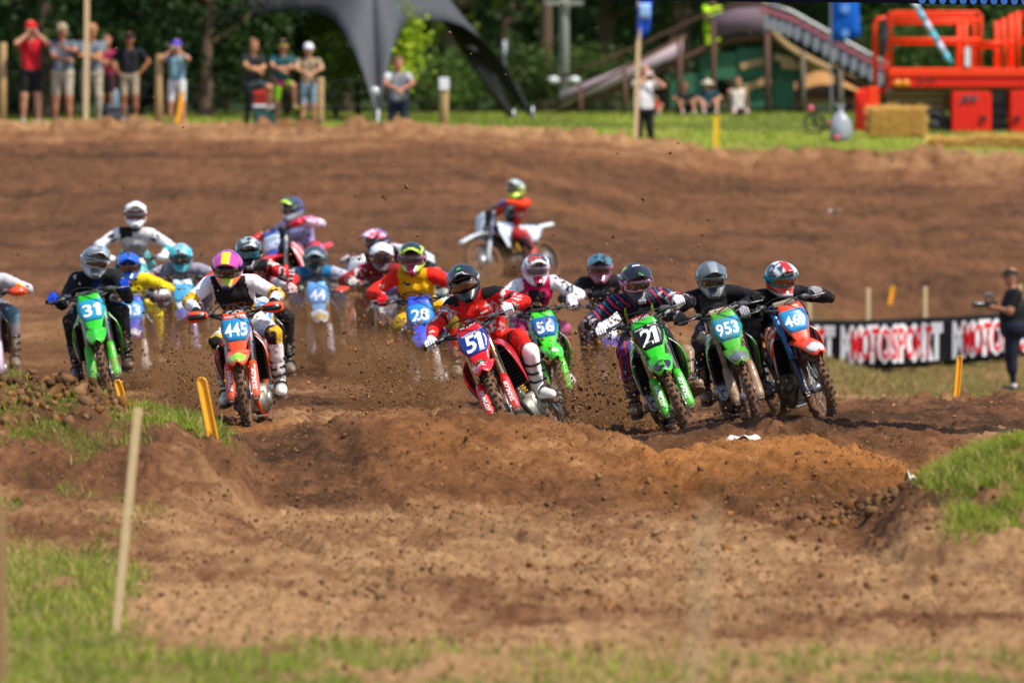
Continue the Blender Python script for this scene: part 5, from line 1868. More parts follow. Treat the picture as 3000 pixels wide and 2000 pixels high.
def flying():
    E = [(1185, 1085, 95, 85, 322, 12, 1700, .0085), (1130, 1180, 130, 55, 330, 12, 1000, .008), (545, 1075, 42, 95, 330, 10, 1300, .0062), (600, 1180, 60, 50, 336, 6, 380, .007),
         (470, 900, 62, 80, 282, 16, 230, .012), (480, 1100, 70, 80, 300, 16, 350, .011), (1785, 1100, 62, 105, 330, 14, 1800, .008), (1860, 1190, 70, 60, 344, 8, 480, .009),
         (1555, 1010, 60, 130, 318, 10, 220, .010), (1650, 1190, 70, 40, 345, 8, 260, .008), (330, 1130, 60, 60, 318, 10, 170, .010), (1075, 980, 60, 90, 290, 14, 170, .010),
         (2170, 1225, 90, 35, 330, 8, 160, .008), (1000, 700, 330, 200, 330, 40, 150, .007), (700, 420, 420, 190, 340, 40, 60, .006), (1500, 200, 300, 130, 345, 30, 45, .006)]
    Pp, Sz = [], []
    for px, py, dx, dy, s, ds, n, sz in E:
        for _ in range(int(n * 1.6)):
            p = P(random.gauss(px, dx), random.gauss(py, dy), random.gauss(s, ds))
            Pp.append(p[:]); Sz.append(min(.022, .78 * sz * math.exp(random.gauss(-.2, .55))))
    # streams thrown back by the rear wheels
    for sp in BIKES:
        if sp['s'] < 255: continue
        c = sp['contact'][1]; B3 = sp['M'].to_3x3()
        back = B3 @ Vector((0, 1, 0)); sidev = B3 @ Vector((1, 0, 0))
        for _ in range(650):
            T = random.uniform(.02, .62) ** 1.1
            v = back * random.gauss(4.0, 1.4) + Vector((0, 0, 1)) * abs(random.gauss(3.4, 1.3)) + sidev * random.gauss(-.5, .95)
            p = c + v * T + Vector((0, 0, -4.9 * T * T + .08))
            Pp.append(p[:]); Sz.append(min(.022, .0075 * math.exp(random.gauss(-.1, .5))))
    Pp, Sz = np.array(Pp), np.array(Sz)
    k = Pp[:, 2] > height(Pp[:, 0], Pp[:, 1]) + Sz
    lumps('flying_dirt', Pp[k], Sz[k], soil(int(k.sum()), .6, 1.2), EARTH, True, kind='stuff')


flying()


def blades(name, x, y, hgt, wid, cols, m, lean=.5, **kw):
    n = len(x)
    z = height(x, y) - .01
    a = rng.uniform(0, 2 * math.pi, n)
    b = rng.uniform(0, 2 * math.pi, n)
    ln = lean * hgt * rng.uniform(.2, 1.3, n)
    wx, wy = np.cos(a) * wid / 2, np.sin(a) * wid / 2
    dx, dy = np.cos(b) * ln, np.sin(b) * ln
    def pt(k, side, t): return np.stack([x + side * wx * k + dx * t ** 1.7, y + side * wy * k + dy * t ** 1.7, z + hgt * (t - .28 * t * t * np.minimum(ln / hgt, 1.4))], 1)
    V = np.stack([pt(1, -1, 0), pt(1, 1, 0), pt(.85, -1, .5), pt(.85, 1, .5), pt(.12, -1, 1), pt(.12, 1, 1)], 1)
    F = (np.array([(0, 1, 3, 2), (2, 3, 5, 4)])[None] + 6 * np.arange(n)[:, None, None]).reshape(-1, 4)
    me = np_mesh(name, V.reshape(-1, 3), F, True)
    k = np.array([.55, .55, .95, .95, 1.1, 1.1])[None, :, None]
    set_col(me, (cols[:, None, :] * (k * 0 + 1)).reshape(-1, 3))
    return obj(name, me, m, **kw)


TURF = mat((1, 1, 1), .6, 0, 0, 0, 20, 0, .25, attr='Col', trans=.42)


def turf_cols(n, dry=.2, x=None, y=None):
    a, b, d = np.array(hexc('#3f6418')), np.array(hexc('#aab434')), np.array(hexc('#bfa76c'))
    q = rng.random((n, 1)) ** 1.2
    if x is not None: q = np.clip(.45 * q + .95 * (fbm(x * 2.2, y * 1.1, None, 3, 501)[:, None] - .2), 0, 1)
    c = a + (b - a) * q
    k = rng.random((n, 1)) < dry
    return np.where(k, d * rng.uniform(.7, 1.1, (n, 1)), c)


def scatter(n, s0, s1, p0, p1, mask, edge=1.0):
    s = rng.uniform(s0, s1, n); px = rng.uniform(p0, p1, n)
    y = FPX / s; x = (px - 1500) / s
    k = rng.random(n) < mask(x, y) * edge
    return x[k], y[k]


x, y = scatter(85000, 398, 475, -800, 800, grass_mask)
blades('bank_grass', x, y, rng.uniform(.025, .085, len(x)) * (1 + .8 * (rng.random(len(x)) < .04)), rng.uniform(.006, .011, len(x)), turf_cols(len(x), .22, x, y), TURF, .7, kind='stuff')
x, y = scatter(95000, 470, 700, -300, 3300, grass_mask)
blades('verge_grass', x, y, rng.uniform(.04, .12, len(x)), rng.uniform(.006, .012, len(x)), turf_cols(len(x), .36, x, y), TURF, .8, kind='stuff')
x, y = scatter(95000, 436, 505, 2550, 4100, grass_mask)
blades('mound_grass', x, y, rng.uniform(.035, .12, len(x)), rng.uniform(.006, .011, len(x)), turf_cols(len(x), .20, x, y), TURF, .8, kind='stuff')
x, y = scatter(26000, 183, 250, 2250, 3300, dry_mask, .9)
cc = np.where(rng.random((len(x), 1)) < .6, np.array(hexc('#a3875a')), np.array(hexc('#71772f')))
blades('dry_grass', x, y, rng.uniform(.04, .14, len(x)), rng.uniform(.012, .02, len(x)), cc, TURF, .8, kind='stuff')
x, y = scatter(42000, 108, 157, -300, 3300, grass_mask)
blades('field_grass', x, y, rng.uniform(.04, .09, len(x)), rng.uniform(.02, .035, len(x)), turf_cols(len(x), .12), TURF, .8, kind='stuff')
# straw scraps and tall stalks
s_ = rng.uniform(380, 640, 1500); px_ = rng.uniform(-100, 3100, 1500)
x, y = (px_ - 1500) / s_, FPX / s_
k = fbm(x * .8, y * .6, None, 3, 401) > .52
x, y = x[k], y[k]
blades('straw', x, y, rng.uniform(.01, .05, len(x)), rng.uniform(.004, .008, len(x)), np.tile(hexc('#c2a468'), (len(x), 1)), TURF, 3.0, kind='stuff')


def dust(px, py, s, rx, ry, rz, dens, seed):
    c = P(px, py, s)
    mb = MB(); mb.ell((0, 0, 0), (1, 1, 1), 0, 20, 12)
    m = bpy.data.materials.new('hanging dust')
    m.use_nodes = True
    t = m.node_tree; L = t.links.new
    t.nodes.remove(t.nodes['Principled BSDF'])
    v = t.nodes.new('ShaderNodeVolumePrincipled'); v.inputs['Color'].default_value = (*hexc('#c08a5c'), 1); v.inputs['Anisotropy'].default_value = .2
    tc = t.nodes.new('ShaderNodeTexCoord'); ln = t.nodes.new('ShaderNodeVectorMath'); ln.operation = 'LENGTH'; L(tc.outputs['Object'], ln.inputs[0])
    r = t.nodes.new('ShaderNodeMapRange'); r.interpolation_type = 'SMOOTHSTEP'; r.inputs['From Min'].default_value = 1; r.inputs['From Max'].default_value = .15; L(ln.outputs['Value'], r.inputs['Value'])
    mp = t.nodes.new('ShaderNodeMapping'); mp.inputs['Location'].default_value = (seed, seed * .7, 0); L(tc.outputs['Object'], mp.inputs['Vector'])
    n = t.nodes.new('ShaderNodeTexNoise'); n.inputs['Scale'].default_value = 2.6; n.inputs['Detail'].default_value = 3; L(mp.outputs[0], n.inputs['Vector'])
    nr = t.nodes.new('ShaderNodeMapRange'); nr.inputs['From Min'].default_value = .35; nr.inputs['From Max'].default_value = .7; L(n.outputs['Fac'], nr.inputs['Value'])
    a = t.nodes.new('ShaderNodeMath'); a.operation = 'MULTIPLY'; L(r.outputs[0], a.inputs[0]); L(nr.outputs[0], a.inputs[1])
    b = t.nodes.new('ShaderNodeMath'); b.operation = 'MULTIPLY'; b.inputs[1].default_value = dens; L(a.outputs[0], b.inputs[0]); L(b.outputs[0], v.inputs['Density'])
    L(v.outputs[0], t.nodes['Material Output'].inputs['Volume'])
    mb.build('dust_cloud', m, None, Matrix.Translation(c) @ Matrix.Diagonal((rx, ry, rz, 1)), kind='stuff')


dust(575, 1150, 322, .6, 1.3, .65, 4.0, 1.0)
dust(1170, 1130, 318, .85, 1.4, .65, 3.4, 2.0)
dust(1800, 1170, 338, .7, 1.3, .6, 3.4, 3.0)
dust(1250, 1010, 268, 4.4, 4.0, .85, .85, 4.0)
dust(300, 1060, 285, 2.0, 2.2, .75, 1.1, 5.0)
dust(1430, 800, 201, 1.2, 1.2, .5, 1.2, 6.0)
dust(2290, 1190, 330, 1.2, 1.2, .4, .9, 7.0)
S.cycles.volume_step_rate = 3.0
S.cycles.volume_max_steps = 64

# ================================================================== BACKGROUND
def leafm(c, seed=0):
    return mat(c, .55, 0, 0, 0, 20, 0, .2, attr='Col', trans=.35)


LEAF = leafm((1, 1, 1))
BARK = mat('#5c4a3a', .95, 0, .25, .01, 12, dirtc=hexc('#3a3026'))


def leaf_cloud(centres, per, spread, size, tones, name, flat=.8):
    n = len(centres) * per
    c = np.repeat(centres, per, 0)
    p = c + rng.normal(size=(n, 3)) * spread * np.array([1, 1, flat])
    a = rng.normal(size=(n, 3)); a /= np.linalg.norm(a, axis=1, keepdims=True)
    b = rng.normal(size=(n, 3)); b -= a * (a * b).sum(1, keepdims=True); b /= np.linalg.norm(b, axis=1, keepdims=True)
    s = size * rng.uniform(.6, 1.4, (n, 1))
    V = np.stack([p - a * s * .5 - b * s * .12, p - b * s * .33, p + a * s * .5, p + b * s * .33], 1).reshape(-1, 3)
    F = np.arange(n * 4).reshape(-1, 4)
    me = np_mesh(name, V, F, True)
    t0, t1 = np.array(hexc(tones[0])), np.array(hexc(tones[1]))
    k = np.repeat(rng.random(len(centres)), per)[:, None] * .7 + .3 * rng.random((n, 1))
    set_col(me, np.repeat(t0 + (t1 - t0) * k, 4, 0))
    return me


def crown_mesh(r, h, z0, clumps, per, tones, seed, size=.26):
    rr = np.random.default_rng(seed)
    c = []
    while len(c) < clumps:
        q = rr.uniform(-1, 1, 3)
        d = np.linalg.norm(q)
        if d > 1 or d < .35: continue
        c.append((q[0] * r * (1 - .25 * q[2]), q[1] * r * (1 - .25 * q[2]), z0 + h / 2 + q[2] * h / 2))
    return leaf_cloud(np.array(c), per, .42 * r / 3, size, tones, 'crown')


def trunk_mesh(h, r, seed):
    rr = random.Random(seed)
    mb = MB()
    pts = [Vector((0, 0, -.4)), Vector((rr.uniform(-.1, .1), 0, h * .3)), Vector((rr.uniform(-.25, .25), rr.uniform(-.2, .2), h * .65)), Vector((rr.uniform(-.4, .4), rr.uniform(-.3, .3), h))]
    pp = poly(pts, 4)
    mb.tube(pp, [r * 1.25] + [r * (1 - .75 * i / (len(pp) - 1)) for i in range(1, len(pp))], 9)
    for k in range(7):
        i = rr.randrange(4, len(pp) - 1)
        a = rr.uniform(0, 6.28)
        L = rr.uniform(1.2, 2.6)
        e = pp[i] + Vector((math.cos(a) * L, math.sin(a) * L, L * rr.uniform(.3, .8)))
        mb.tube(arc3(pp[i], pp[i].lerp(e, .5) + Vector((0, 0, -.15)), e, 5), [r * .42, r * .36, r * .28, r * .2, r * .1], 6)
    return mb.mesh('trunk')


TREES = [('tall dark broadleaf tree', crown_mesh(3.3, 9.5, 2.2, 80, 64, ('#1a2d15', '#3c5420'), 1), trunk_mesh(9, .24, 1)),
         ('dense low branched tree', crown_mesh(3.6, 8.5, .9, 90, 64, ('#172a15', '#324c1d'), 2), trunk_mesh(8, .28, 2)),
         ('yellowish green tree', crown_mesh(3.0, 8.0, 1.6, 70, 64, ('#334a1c', '#687428'), 3), trunk_mesh(8, .20, 3)),
         ('thin trunked tree', crown_mesh(2.8, 7.5, 3.4, 60, 64, ('#1e3417', '#465e24'), 4), trunk_mesh(9.5, .17, 4))]
MARKS = [(-150, 'beyond the left edge'), (40, 'behind the person in red cap'), (190, 'behind the person in tan cap'), (300, 'behind the tall timber pole'), (390, 'behind the person in black polo'), (520, 'behind the person in purple cap'),
         (640, 'in the gap right of the purple cap'), (760, 'behind the person with one foot up'), (880, 'behind the white cap'), (1010, 'left of the tent leg'), (1120, 'behind the tent leg'), (1190, 'behind the yellow green sapling'), (1260, 'left of the white signed post'),
         (1330, 'right of the white signed post'), (1420, 'left of the thin steel post'), (1490, 'behind the thin steel post'), (1600, 'left of the utility pole'), (1720, 'right of the utility pole'), (1790, 'left of the flag pole'), (1960, 'right of the flag pole'),
         (2000, 'behind the left half of the footbridge'), (2120, 'behind the hi-vis worker'), (2200, 'behind the crown of the footbridge'), (2330, 'behind the black banner of the footbridge'), (2450, 'left of the feather flag'), (2490, 'right of the feather flag'),
         (2650, 'behind the left rails of the lift'), (2760, 'behind the middle rails of the lift'), (2830, 'behind the warning label of the lift'), (2960, 'behind the right rails of the lift'), (3080, 'right of the lift rails'), (3200, 'beyond the right edge')]


def place_tree(kind, px, s, k=1.0, where=0, rot=None):
    name, cr, tr = TREES[kind]
    X, Y = (px - 1500) / s, FPX / s
    rt = empty('broadleaf_tree', Matrix.Translation((X, Y, Hs(X, Y) - .05)) @ Matrix.Rotation(rot if rot is not None else random.uniform(0, 6.28), 4, 'Z') @ Matrix.Scale(k, 4))
    row = 'first' if s > 140 else 'front' if s > 109 else 'second' if s > 93 else 'back'
    spot = min(MARKS, key=lambda q: abs(q[0] - px))[1]
    tag(rt, f'{name} in the {row} row {spot}', 'tree', 'trees of the wood')
    obj('trunk', tr, BARK, rt); obj('crown', cr, LEAF, rt)
    return rt


random.seed(21)
for i, (px, s, kd) in enumerate([(-260, 132, 1), (60, 137, 1), (330, 133, 0), (600, 128, 1), (880, 125, 0), (1180, 112, 3), (1330, 118, 2), (1600, 115, 3), (1780, 110, 0), (2000, 112, 3), (2330, 112, 0), (2650, 114, 1), (2960, 116, 0), (3300, 118, 1),
                                 (-100, 104, 0), (200, 108, 0), (480, 106, 1), (760, 104, 0), (1010, 100, 1), (1250, 97, 0), (1480, 99, 1), (1720, 96, 0), (1960, 98, 1), (2200, 96, 0), (2480, 98, 1), (2760, 97, 0), (3080, 99, 1),
                                 (-300, 86, 1), (50, 85, 0), (420, 84, 1), (800, 86, 0), (1120, 84, 1), (1420, 83, 0), (1800, 84, 1), (2120, 82, 0), (2450, 84, 1), (2820, 83, 0), (3150, 85, 1)]):
    w = 0 if px < 700 else 1 if px < 1400 else 2 if px < 1850 else 3 if px < 2500 else 4
    place_tree(kd, px, s, random.uniform(.9, 1.25), w)


def shrub(px, s, r, h, tones, label, group=None, z0=0.1, size=.13, n=34, per=46):
    X, Y = (px - 1500) / s, FPX / s
    rt = empty('shrub', Matrix.Translation((X, Y, Hs(X, Y))))
    tag(rt, label, 'shrub', group)
    c = rng.normal(size=(n, 3)); c /= np.linalg.norm(c, axis=1, keepdims=True)
    c *= rng.uniform(.45, 1, (n, 1)) * np.array([r, r * .8, h / 2]); c[:, 2] += z0 + h / 2
    obj('foliage', leaf_cloud(c, per, .17 * r + .05, size, tones, 'foliage'), LEAF, rt)
    mb = MB()
    for k in range(6):
        a = k * 1.05
        mb.tube([(0, 0, -.1), (r * .25 * math.cos(a), r * .25 * math.sin(a), h * .4), (r * .6 * math.cos(a), r * .6 * math.sin(a), h * .85)], [.03, .02, .008], 5)
    mb.build('stem', BARK, rt)


place_tree(1, 600, 145.5, .62, 0, 1.0)
place_tree(1, 130, 146, .7, 0, 2.0)
place_tree(0, 400, 143, .75, 0, 2.0)
shrub(1150, 146, .62, 1.7, ('#7d9a1c', '#b4c830'), 'bright yellow green sapling behind the front leg of the tent', None, .7, .12)
shrub(985, 145, .85, 2.7, ('#3c5c1c', '#7c942a'), 'leafy green shrub at the left of the tent leg', None, .3)
shrub(840, 141, 1.0, 2.9, ('#2c4a1c', '#5a7828'), 'broad dark shrub behind the three leaning spectators', None, .2)
shrub(660, 139, .95, 2.6, ('#26421c', '#4c6a24'), 'dark round shrub between the lady with phone and the man in black')
shrub(1270, 128, 1.1, 1.3, ('#2c4a20', '#5c7428'), 'low shrub behind the man in the grey polo')
for k, px in enumerate((1380, 1560, 1720)): shrub(px, 122, 1.2, 1.5, ('#243c1c', '#506826'), 'low dark undergrowth shrub ' + ('left of the thin steel post', 'between the steel post and the utility pole', 'just right of the utility pole')[k], 'undergrowth shrubs')
for k, px in enumerate((60, 200, 360, 520)): shrub(px, 139, 1.1, 2.2, ('#1a2e16', '#33491e'), 'dark undergrowth shrub behind ' + ('the person in red cap', 'the person in tan cap', 'the person in black polo', 'the person in purple cap')[k], 'undergrowth shrubs')
for k, px in enumerate((2560, 2760, 2980)): shrub(px, 124, 1.5, 2.6, ('#24401c', '#4c6826'), 'green undergrowth shrub behind the ' + ('ladder of the red lift', 'first red cabinet of the lift', 'second red cabinet of the lift')[k], 'undergrowth shrubs')

# far wood: one mass of leaves on the hill
n = 5200
yy = rng.uniform(236, 330, n); xx = rng.uniform(-60, 60, n)
cen = np.stack([xx, yy, height(xx, yy, False) + rng.uniform(.3, 9, n)], 1)
obj('far_wood', leaf_cloud(cen, 9, 1.0, .9, ('#1c2e18', '#42582a'), 'far_wood'), LEAF, kind='stuff')

WOODP = mat('#a98a5c', .85, 0, .3, .004, 20, dirtc=hexc('#6c5436'))
DKWOOD = mat('#54392a', .9, 0, .3, .005, 18, dirtc=hexc('#3c2c20'))
PALEWOOD = mat('#c9ae82', .8, 0, .15, .003, 26, dirtc=hexc('#8c7450'))


def ground_at(px, s): X, Y = (px - 1500) / s, FPX / s; return Vector((X, Y, Hs(X, Y)))


# ---------------------------------------------------------------- fence along the crest
fr = empty('wire_fence', Matrix.Translation(ground_at(500, 156)))
tag(fr, 'low wire fence with round wooden posts along the top of the dirt slope', 'fence')
fo = fr.matrix_world.translation
tops = []
for px, s, top, rr in ((8, 157, 126, .075), (466, 157, 160, .075), (938, 156, 228, .07), (1300, 155, 232, .095)):
    g = ground_at(px, s)
    h = (proj(g)[1] - top) / s
    mb = MB()
    mb.tube([g - fo + Vector((0, 0, -.3)), g - fo + Vector((0, 0, h * .5)), g - fo + Vector((.01, 0, h - .02)), g - fo + Vector((.01, 0, h))], [rr, rr, rr * .97, rr * .85], 14)
    po = mb.build('post', WOODP, fr)
    tops.append((g - fo, h))
    if px == 1300:
        mb = MB(); mb.box(g - fo + Vector((.01, -rr - .012, h - .09)), (.19, .02, .23), 0, None, .004)
        mb.build('sign_plate', plastic('#dfe2e6', .05), po)
xs = [-1200] + [8, 466, 938, 1300] + [1700]
for k in range(4):
    pts = []
    for px in (-900, 8, 466, 938, 1300):
        g = ground_at(px, 156.5)
        pts.append(g - fo + Vector((0, .08, .30 + .24 * k)))
    mb = MB(); mb.tube(pts, .006, 5); mb.build('wire', DARKM, fr)
# taller square pole with a board face near the left group, flag pole, utility pole and a thin grey pole
def pole(name, px0, py0, px1, top, s, r, m, label, cat, square=False, below=.3):
    a = P(px0, py0, s); b = P(px1, top, s)
    rt = empty(name, Matrix.Translation(a))
    tag(rt, label, cat)
    d = (b - a)
    mb = MB()
    mb.tube([-d.normalized() * below, d * .5, d], [r, r * .97, r * .92], 4 if square else 14, smooth=not square)
    mb.build('shaft', m, rt)
    return rt, d


rt, d = pole('marker_pole', 252, 372, 256, -120, 158, .065, PALEWOOD, 'tall pale square timber pole in front of the man in sunglasses', 'pole', True)
rt, d = pole('flag_pole', 1862, 416, 1876, -60, 158, .060, PALEWOOD, 'pale timber pole with blue flag in front of the man with the camera', 'flag pole', True)
g = [[Vector((.03 + .30 * i / 5 * (1.0 - .25 * (j / 6)), .03 * math.sin(i * 1.4 + j), d.z - .08 - 1.06 * j / 6 * (1 - .25 * (i / 5) ** 1.5) - .10 * (i / 5))) for i in range(6)] for j in range(7)]
mb = MB(); mb.sheet(g, .008); mb.build('flag', cloth('#1c4cb4', .0), rt)
g = [[Vector((.06 + .21 * i / 4, -.022 + .03 * math.sin(i * 1.6 + 2 + j), d.z - .45 - .30 * j / 3)) for i in range(5)] for j in range(4)]
mb = MB(); mb.sheet(g, .008); mb.build('flag_patch', cloth('#8fb4e0', .0), rt)
GREYP = mat('#8d8c86', .8, 0, .3, .004, 14, dirtc=hexc('#5c5a54'))
rt, d = pole('utility_pole', 1652, 322, 1652, -300, 124, .125, GREYP, 'grey utility pole with two white fittings standing at the edge of the wood', 'utility pole')
for sd in (-1, 1):
    mb = MB(); mb.ell((sd * .25, -.05, .70), (.13, .08, .085)); mb.tube([(sd * .1, -.05, .70), (sd * .2, -.05, .70)], .03, 8)
    mb.build('fitting', plastic('#d9dade', .05), rt)
mb = MB(); mb.box((.0, -.13, 2.52), (.9, .08, .1)); mb.build('crossarm', GREYP, rt)
rt, d = pole('steel_post', 1478, 322, 1478, 118, 122, .055, mat('#8c949c', .5, .4, .1), 'thin pale grey steel post left of the utility pole', 'post')

# ---------------------------------------------------------------- star tent
TENTO = mat('#3e4046', .75, 0, .08, .002, 6)
TENTI = mat('#0d0d0e', .9, 0, 0, 0, 6)
tc = ground_at(1070, 145) + Vector((0, 0, 0))
t1 = ground_at(1107, 149.5)
t2 = ground_at(1560, 142.5)
legs = [t1, t2, Vector((tc.x + 3.0, tc.y + 3.7, tc.z)), Vector((tc.x - 1.5, tc.y + 4.4, tc.z)), Vector((tc.x - 4.9, tc.y + 1.6, tc.z))]
tr = empty('star_tent', Matrix.Translation(tc))
tag(tr, 'dark grey star shaped canopy tent with black lining and long pointed legs', 'tent')
peak = Vector((.1, .3, 5.2))
edge = []
NL = len(legs)
ARCH = [2.02, 1.5, 2.2, 2.3, 2.18]
for i in range(NL):
    a, b = legs[i] - tc, legs[(i + 1) % NL] - tc
    for k in range(19):
        t = k / 18
        t = t - .125 * math.sin(2 * math.pi * t)
        u = abs(2 * t - 1)
        q = a.lerp(b, t)
        pull = .40 * (1 - u ** 2.0)
        q = q + (Vector((peak.x, peak.y, q.z)) - q) * pull
        q.z += ARCH[i] * (1 - u ** 4.6)
        if k in (0, 18): q += (b - a).normalized() * (.06 if k == 0 else -.06) + Vector((0, 0, .02))
        edge.append(q)
m_ = 11
grid = []
for j in range(m_):
    t = j / (m_ - 1)
    row = []
    for q in edge + [edge[0]]:
        p = peak.lerp(q, t)
        flat = math.hypot(q.x, q.y)
        sag = math.sin(math.pi * t) * (.07 * flat + .25)
        p.z -= sag * .8
        row.append(p)
    grid.append(row)
mb = MB()
mb.sheet(grid, .02, 0, 1)
mb.build('canopy', [TENTI, TENTO], tr)
mb = MB(); mb.tube([(-.15, .2, -.2), (-.15, .1, 5.35)], .06, 10); mb.build('centre_pole', BLACKP, tr)
mb = MB()
gp = []
for j in range(2, 6):
    row = []
    for i in range(5):
        a = 3 + i
        row.append(grid[j][a] + Vector((.05, -.06, .05)))
    gp.append(row)
mb.sheet([r[:3] for r in gp], .004); mb.build('canopy_print', plastic('#6fae2c', 0), tr)
for i, q in enumerate(legs):
    mb = MB(); v = q - tc
    mb.tube([v + Vector((0, 0, .25)), v, v + v.normalized() * .5 - Vector((0, 0, .1))], [.03, .03, .02], 7); mb.build('tent_peg', SILVER, tr)
mb = MB(); v = t1 - tc; mb.tube([v + Vector((-.06, .03, .60)), v + Vector((-.06, -.02, .60))], .09, 18); mb.build('logo', plastic('#c4c6c8', 0), tr)

# ---------------------------------------------------------------- footbridge of timber with banners
B0 = ground_at(2120, 132)
br = empty('footbridge', Matrix.Translation(B0))
tag(br, 'arched timber footbridge with side banners and green panels beyond the field', 'footbridge')
def bp(px, py, s=132): return P(px, py, s) - B0
deck = [(1640, 318), (1770, 268), (1890, 218), (2000, 165), (2080, 128), (2160, 104), (2240, 100), (2320, 126), (2420, 182), (2520, 236), (2610, 285)]
def sweep(pts, up0, up1, dy0, dy1, name, m, parent=br):
    mb = MB()
    a = [bp(px, py) for px, py in pts]
    sec = [[p + Vector((0, dy, u)) for dy, u in ((dy0, up0), (dy0, up1), (dy1, up1), (dy1, up0), (dy0, up0))] for p in a]
    mb.sheet(sec, .01)
    return mb.build(name, m, parent)
sweep(deck, -.12, 0, .05, 1.9, 'deck', DKWOOD)
for a, b, c in ((0, 4, '#a8969e'), (4, 7, '#6a5862'), (6, 11, '#22242a')):
    pts = deck[a:b] if b < 11 else deck[a:]
    sweep(pts, .06, .62 if a else .36, -.03, .0, 'side_banner', cloth(c, .1))
last = sweep(deck[6:], .66, .72, -.05, .03, 'top_rail', mat('#b4b6ba', .5, .3, .1))
sweep(deck[:7], .66, .72, -.05, .03, 'top_rail', DKWOOD)
mb = MB(); mr_ = MB()
for k in range(15):
    t = k / 14 * 3.85; i = int(t); f = t - i
    a, b = deck[6 + min(i, 3)], deck[7 + min(i, 3)]
    q = bp(a[0] + (b[0] - a[0]) * f + 6, a[1] + (b[1] - a[1]) * f)
    pts = [q + Vector((.085 * math.cos(x), -.045, .25 + .17 * math.sin(x))) for x in [2 * math.pi * u / 14 for u in range(14)]]
    mb.add(pts, [tuple(range(14))], 0, False)
    mr_.add([q + Vector((-.12, -.045, .50)), q + Vector((.10, -.045, .45)), q + Vector((.10, -.045, .55)), q + Vector((-.12, -.045, .60))], [(0, 1, 2, 3)], 0, False)
mb.build('banner_print', cloth('#7c8088', 0), br); mr_.build('banner_print', cloth('#a4606c', 0), br)
for px, py, dy in ((1700, 250, 0), (1830, 200, 0), (1990, 120, 0), (2090, 60, 0), (2248, 95, 0), (2352, 150, 0), (2462, 205, 0), (1990, 165, 1.7), (2248, 100, 1.7), (2352, 150, 1.7), (2462, 205, 1.7)):
    a = bp(px, py); g0 = Vector((a.x + B0.x, a.y + B0.y + dy, 0)); z = Hs(g0.x, g0.y) - B0.z
    mb = MB(); mb.tube([(a.x, a.y + dy, z - .2), (a.x, a.y + dy, a.z)], .065, 9); mb.build('post', DKWOOD if px < 2300 else mat('#5d5646', .9, 0, .2), br)
for k, (pa, pb) in enumerate((((1610, 318), (2010, 108)),)):
    mb = MB(); mb.tube([bp(*pa), bp(*pb)], .055, 8); mb.build('brace', DKWOOD, br)
for k, (x0, y0, x1, y1) in enumerate(((1960, 215, 2068, 316), (2050, 152, 2158, 232), (2160, 138, 2262, 225), (2150, 228, 2262, 316), (2070, 236, 2090, 316), (2266, 232, 2330, 316), (2266, 150, 2340, 228))):
    a, b = bp(x0, y1), bp(x1, y0)
    mb = MB(); mb.box(((a.x + b.x) / 2, .32 + .05 * k, (a.z + b.z) / 2), (b.x - a.x, .06, b.z - a.z), 0, None, .01); mb.build('green_panel', mat('#255f40', .7, 0, .1, .002, 10), br)
for k, (a, b) in enumerate((((2170, 195), (2240, 178)), ((2150, 270), (2260, 232)), ((2270, 165), (2330, 182)), ((2290, 190), (2460, 200)))):
    mb = MB(); q, r_ = bp(*a), bp(*b); d_ = r_ - q
    mb.box((q + r_) / 2 + Vector((0, .25, 0)), (d_.length, .05, .16), 0, Matrix.Rotation(-math.atan2(d_.z, d_.x), 3, 'Y'), .01); mb.build('board', WOODP, br)
mb = MB()
for o_ in (0, .1):
    mb.tube(poly([bp(2232 + 60 * o_, -40) , bp(2240 + 60 * o_, 40), bp(2262 + 80 * o_, 92), bp(2310, 140 - 60 * o_), bp(2370, 175 - 60 * o_), bp(2430, 205 - 60 * o_)], 4), .05, 8)
mb.build('handrail', WOODP, br)
# bank of sandy soil under the right part of the bridge
mb = MB()
g = []
for j in range(7):
    t = j / 6
    g.append([B0 - B0 + Vector(((1.0 + 2.9 * i / 9), .9 + 2.2 * t, Hs(B0.x + 1 + 2.9 * i / 9, B0.y + .9) - B0.z + (1.0 * math.sin(math.pi * (i + .6) / 10.2) * (.25 + .75 * t)) + .04 * math.sin(i * 2.3 + j))) for i in range(10)])
mb.sheet(g, .04)
o = mb.build('sandy_bank', mat('#a97a42', .95, 0, .3, .01, 10), None, Matrix.Translation(B0))
tag(o, 'sandy orange earth bank under the right half of the footbridge', 'earth bank')

# feather flag
ft = empty('feather_flag', Matrix.Translation(ground_at(2480, 137)))
tag(ft, 'tall blue feather flag standing behind the end of the footbridge', 'flag')
mb = MB(); mb.tube(poly([(-.32, 0, -.2), (-.34, 0, 1.6), (-.30, 0, 3.2), (.05, 0, 3.7)], 4), .02, 7); mb.build('pole', SILVER, ft)
z1 = (proj(ft.matrix_world.translation)[1] - 128) / 137
mb = MB(); mb.sheet([[Vector((-.32 + (.52 + .10 * (1 - j / 6)) * i / 5 , .03 * math.sin(i + j * .7), z1 + .15 * (i / 5) * (j == 0) + (3.4 - z1) * j / 6)) for i in range(6)] for j in range(7)], .008)
sail = mb.build('sail', cloth('#0c58b8', 0), ft)
mb = MB()
for zz, rr, in ((z1 + .22, .085), (z1 + .75, .11)):
    mb.add([(-.03 + rr * math.cos(a), -.05, zz + rr * math.sin(a)) for a in [2 * math.pi * i / 18 for i in range(18)]], [tuple(range(18))], 0, False)
mb.build('sail_print', cloth('#5f8fd6', 0), sail)

